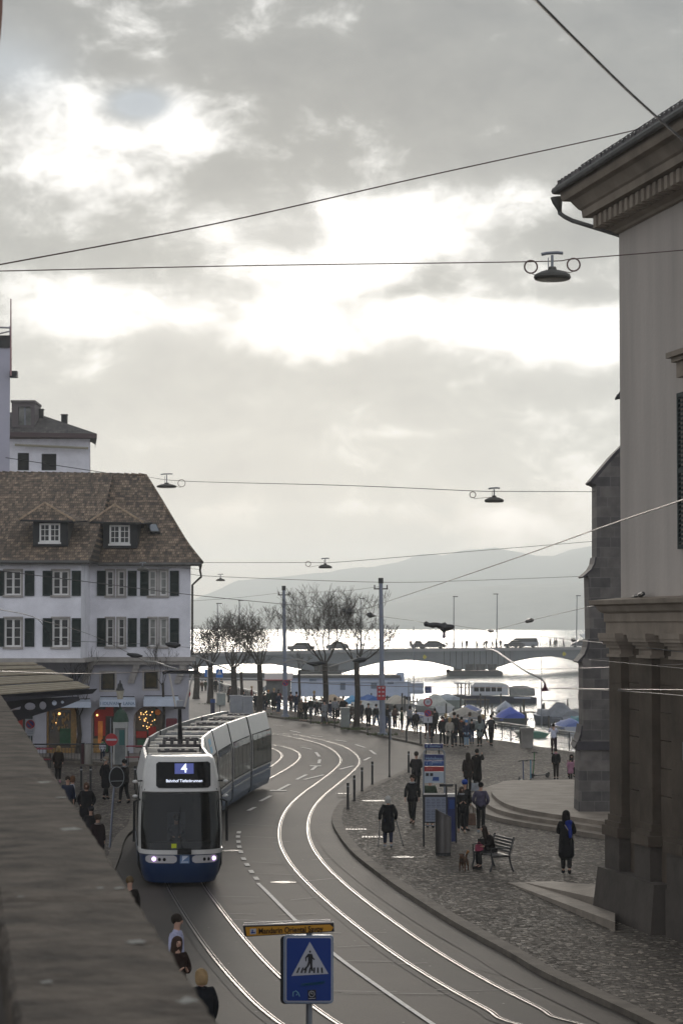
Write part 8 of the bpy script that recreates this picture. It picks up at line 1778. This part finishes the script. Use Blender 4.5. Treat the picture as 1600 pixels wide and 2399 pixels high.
span_lamp(762,1328,32,108,'hanging street lamp above the middle of the hills',[(722,1321,6)])
span_lamp(517,1359,22,158,'smallest hanging street lamp near the house corner')
span_lamp(335,1334,26,118,'hanging street lamp in front of the white house eaves')
wire([(225,1316,118),(335,1324,118),(470,1334,122)],.008,'thin span wire in front of the white house eaves')
# ---------------------------------------------------------------- left square things
# slatted canopy with steel girder
cv=thing('market_canopy','slatted tan canopy roof on a dark perforated steel girder at the left','canopy',(-14.5,98,.1))
M_SLAT=mat('canopy_slat',(.30,.25,.18),.75,var=.2,vs=3); M_SLD=mat('canopy_frame',(.028,.026,.035),.6,var=.2,vs=2)
F0=P(212,1612,96); B0=P(78,1553,112); FL=P(-160,1640,90); BLf=P(-260,1556,106)
ns_=19
for i in range(ns_):
    s=i/ns_; s2=(i+.78)/ns_
    if i in (4,9,13,16) : 
        continue
    A0=lerp(F0,B0,s); A1=lerp(F0,B0,s2); L0=lerp(FL,BLf,s); L1=lerp(FL,BLf,s2); mb=MB(); mb.mt(M_SLAT); mb.prism([A0,A1,L1,L0],(0,0,.05)); mb.build('slat',None,cv,world=True)
mb=MB(); mb.mt(M_SLD); d=Vector((0,0,-.12)); mb.prism([F0+d,B0+d,BLf+d,FL+d],(0,0,.06)); mb.build('canopy_deck',None,cv,world=True)
mb=MB(); mb.mt(M_SLD); mb.prism([F0+Vector((.3,-.1,-.02)),F0+Vector((.1,-.1,-.22)),FL+Vector((0,-.1,-.3)),FL+Vector((0,-.1,.02))],(0,.12,0)); mb.build('fascia',None,cv,world=True)
from mathutils.geometry import tessellate_polygon
def holed(outer,holes,D,th,name,par,m):
    loops=[[P(x,y,D) for x,y in outer]]+[[P(x,y,D) for x,y in h] for h in holes]; tris=tessellate_polygon([[Vector((p.x,p.z,0)) for p in l] for l in loops]); vs=[p for l in loops for p in l]; n=len(vs)
    mb=MB(); mb.mt(m); mb.add(vs+[p+Vector((0,th,0)) for p in vs],[tuple(t_) for t_ in tris]+[(a+n,c+n,b+n) for a,b,c in tris])
    k=0
    for l in loops:
        m_=len(l); mb.add([],[]) if False else None
        for i in range(m_): mb.f.append([k+i,k+(i+1)%m_,n+k+(i+1)%m_,n+k+i]); mb.fm.append(mb.m)
        k+=m_
    o=mb.build(name,None,par,world=True); return o
def ell(cx,cy,a,b,n=12): return [(cx+a*math.cos(2*PI*i/n),cy+b*math.sin(2*PI*i/n)) for i in range(n)]
holed([(-60,1642),(185,1632),(189,1640),(150,1656),(92,1673),(36,1692),(-60,1720)],[ell(71,1655,13,9),ell(101,1653,8.5,9.5),ell(128,1647,6,6),ell(147,1645,4,3.5),[(22,1664),(50,1655),(48,1662),(26,1665)],ell(5,1668,10,8)],95,.12,'girder',cv,M_SLD)
holed([(-60,1632),(180,1620),(182,1628),(-60,1642)],[[(38,1631),(54,1630),(54,1637),(38,1638)],ell(71,1632,4,3),[(118,1634),(140,1629),(145,1632),(120,1635)]],95.3,.1,'upper_beam',cv,M_SLD)
for px in (-30,): mb=MB(); mb.mt(M_SLD); p=P(px,1700,96); mb.tube([(p.x,96,.1),(p.x,96,4)],.15,8); mb.build('column',None,cv,world=True)
# street lantern
D=122; c=P(282,1640,D); t=thing('street_lantern','old-fashioned lantern with cream glass on a black post before the shops','lantern',(c.x,D,.1)); mb=MB(); mb.mt(M_BLACK); mb.lathe((0,0,0),[(.14,0),(.12,.4),(.06,.5),(.05,1.4),(.045,c.z-.3),(.09,c.z-.25)],10); mb.build('post',None,t)
z0=P(282,1638,D).z-.1; mb=MB(); mb.mt(mat('lantern_glass',(.42,.38,.30),.35,var=.15,vs=5)); mb.lathe((0,0,z0),[(.13,.0),(.20,.42),(.14,.46)],6); mb.build('glass',None,t)
mb=MB(); mb.mt(M_BLACK); mb.lathe((0,0,z0),[(.21,.44),(.22,.47),(.14,.6),(.12,.75),(.05,.82),(.03,.95)],8); mb.build('roof_cap',None,t)
# telephone kiosk with green dome
D=121; a=P(268,1784,D); b=P(299,1700,D); cx=(a.x+b.x)/2; w=(b.x-a.x); t=thing('kiosk','narrow pale kiosk with a green domed top behind the no entry sign','kiosk',(cx,D,.22)); zt=b.z
mb=MB(); mb.mt(mat('kiosk_frame',(.36,.36,.34),.6,var=.12,vs=2)); 
for sx in (-1,1):
    for sy in (-1,1): mb2=MB(); mb2.mt(mat('kiosk_frame',(.42,.41,.38),.6)); mb2.box((sx*w/2*.93,sy*w/2*.93,zt/2-.1),(.07,.07,zt-.2)); mb2.build('corner_post',None,t)
mb.box((0,0,zt-.18),(w*1.08,w*1.08,.3)); mb.build('frieze',None,t)
mb=MB(); mb.mt(mat('kiosk_panel',(.10,.11,.11),.3,col2=(.22,.23,.22),vs=1.5)); mb.box((0,0,(zt-.3)/2),(w*.86,w*.86,zt-.3)); mb.build('panels',None,t)
mb=MB(); mb.mt(mat('kiosk_poster',(.02,.10,.09),.4)); mb.add([(-.05,-w*.44,zt*.45),(.22,-w*.44,zt*.45),(.22,-w*.44,zt*.8),(-.05,-w*.44,zt*.8)],[(0,1,2,3)]); mb.build('poster',None,t)
mb=MB(); mb.mt(mat('green_copper',(.025,.055,.035),.6,var=.25,vs=3)); mb.lathe((0,0,zt-.03),[(w*.62,0),(w*.60,.12),(w*.48,.38),(w*.28,.55),(.05,.62),(.03,.75)],12); mb.build('dome',None,t,smooth=True)
# steel litter bin by the house
D=121; c=P(208,1784,D); t=thing('litter_bin','pale steel cylinder bin in front of the white house railing','litter bin',(c.x,D,.22)); mb=MB(); mb.mt(mat('bin_steel_light',(.30,.28,.25),.4,.6,var=.2,vs=2,streak=True)); mb.lathe((0,0,0),[(.19,0),(.2,.05),(.2,1.0)],16); mb.build('drum',None,t,smooth=True); mb=MB(); mb.mt(M_DARK); mb.lathe((0,0,.98),[(.17,0),(.15,.05)],16); mb.build('lid',None,t)
c=P(195,1784,D+.3); t=thing('dark_red_column','dark red slim housing directly left of the steel bin','housing',(c.x,D+.3,.22)); mb=MB(); mb.mt(mat('maroon_paint',(.05,.015,.02),.6,var=.2,vs=3)); mb.box((0,0,.5),(.14,.2,1.0)); mb.build('body',None,t); mb=MB(); mb.mt(M_DARK); mb.box((0,0,1.02),(.18,.24,.05)); mb.build('cap',None,t)
railing('pavement_railing',[Vector((P(80,1780,122).x,121.8,.22)),Vector((P(192,1780,122).x,121.8,.22))],'low dark railing in front of the golden shop window',h=.95,n_r=2,sp_=.16,top=M_BLACK)
railing('pavement_railing',[Vector((P(216,1780,122).x,121.9,.22)),Vector((P(258,1780,122).x,121.9,.22))],'short dark railing between the steel bin and the kiosk',h=.95,n_r=2,sp_=.2,top=M_BLACK)
M_REDT=mat('red_tabletop',(.2,.02,.035),.55,var=.12,vs=3)
def table(px0,px1,py,lb,D=120,two=True):
    a=P(px0,py,D); b=P(px1,py,D); z=a.z-.22; t=thing('beer_table',lb,'table',((a.x+b.x)/2,D,.22)); L=(b.x-a.x); mb=MB(); mb.mt(M_REDT); mb.box((0,0,max(.72,z)),(L,.6,.05)); mb.build('tabletop',None,t)
    for s in (-1,1): mb=MB(); mb.mt(M_BLACK); mb.tube([(s*L*.38,-.22,0),(s*L*.38,0,.4),(s*L*.38,.22,.7)],.02,5); mb.tube([(s*L*.38,.22,0),(s*L*.38,0,.4),(s*L*.38,-.22,.7)],.02,5); mb.build('leg',None,t)
    if two:
        mb=MB(); mb.mt(M_REDT); mb.box((0,-.7,.45),(L*.98,.26,.04)); mb.build('bench_seat',None,t)
        for s in (-1,1): mb=MB(); mb.mt(M_BLACK); mb.box((s*L*.38,-.7,.21),(.04,.22,.42)); mb.build('bench_leg',None,t)
table(297,334,1748,'red beer table with bench right of the kiosk'); table(84,124,1754,'red beer table at the left behind the blonde woman',118)
# distant trees and roofs glimpsed on the right bank are outside the view; gulls are absent
# ---------------------------------------------------------------- haze over the lake
hb=MB(); hb.bx((-3600,-120,-5),(3600,6700,205)); hm=bpy.data.materials.new('haze'); hm.use_nodes=True; t=hm.node_tree
for n in list(t.nodes): t.nodes.remove(n)
pv=t.nodes.new('ShaderNodeVolumePrincipled'); mo=t.nodes.new('ShaderNodeOutputMaterial'); t.links.new(pv.outputs[0],mo.inputs['Volume'])
pv.inputs['Color'].default_value=(.93,.985,1.0,1); pv.inputs['Density'].default_value=.00028; pv.inputs['Anisotropy'].default_value=.6
ho=hb.build('haze',hm); ho['kind']='stuff'; ho['label']='pale even haze over the square and the lake'; ho.display_type='WIRE'
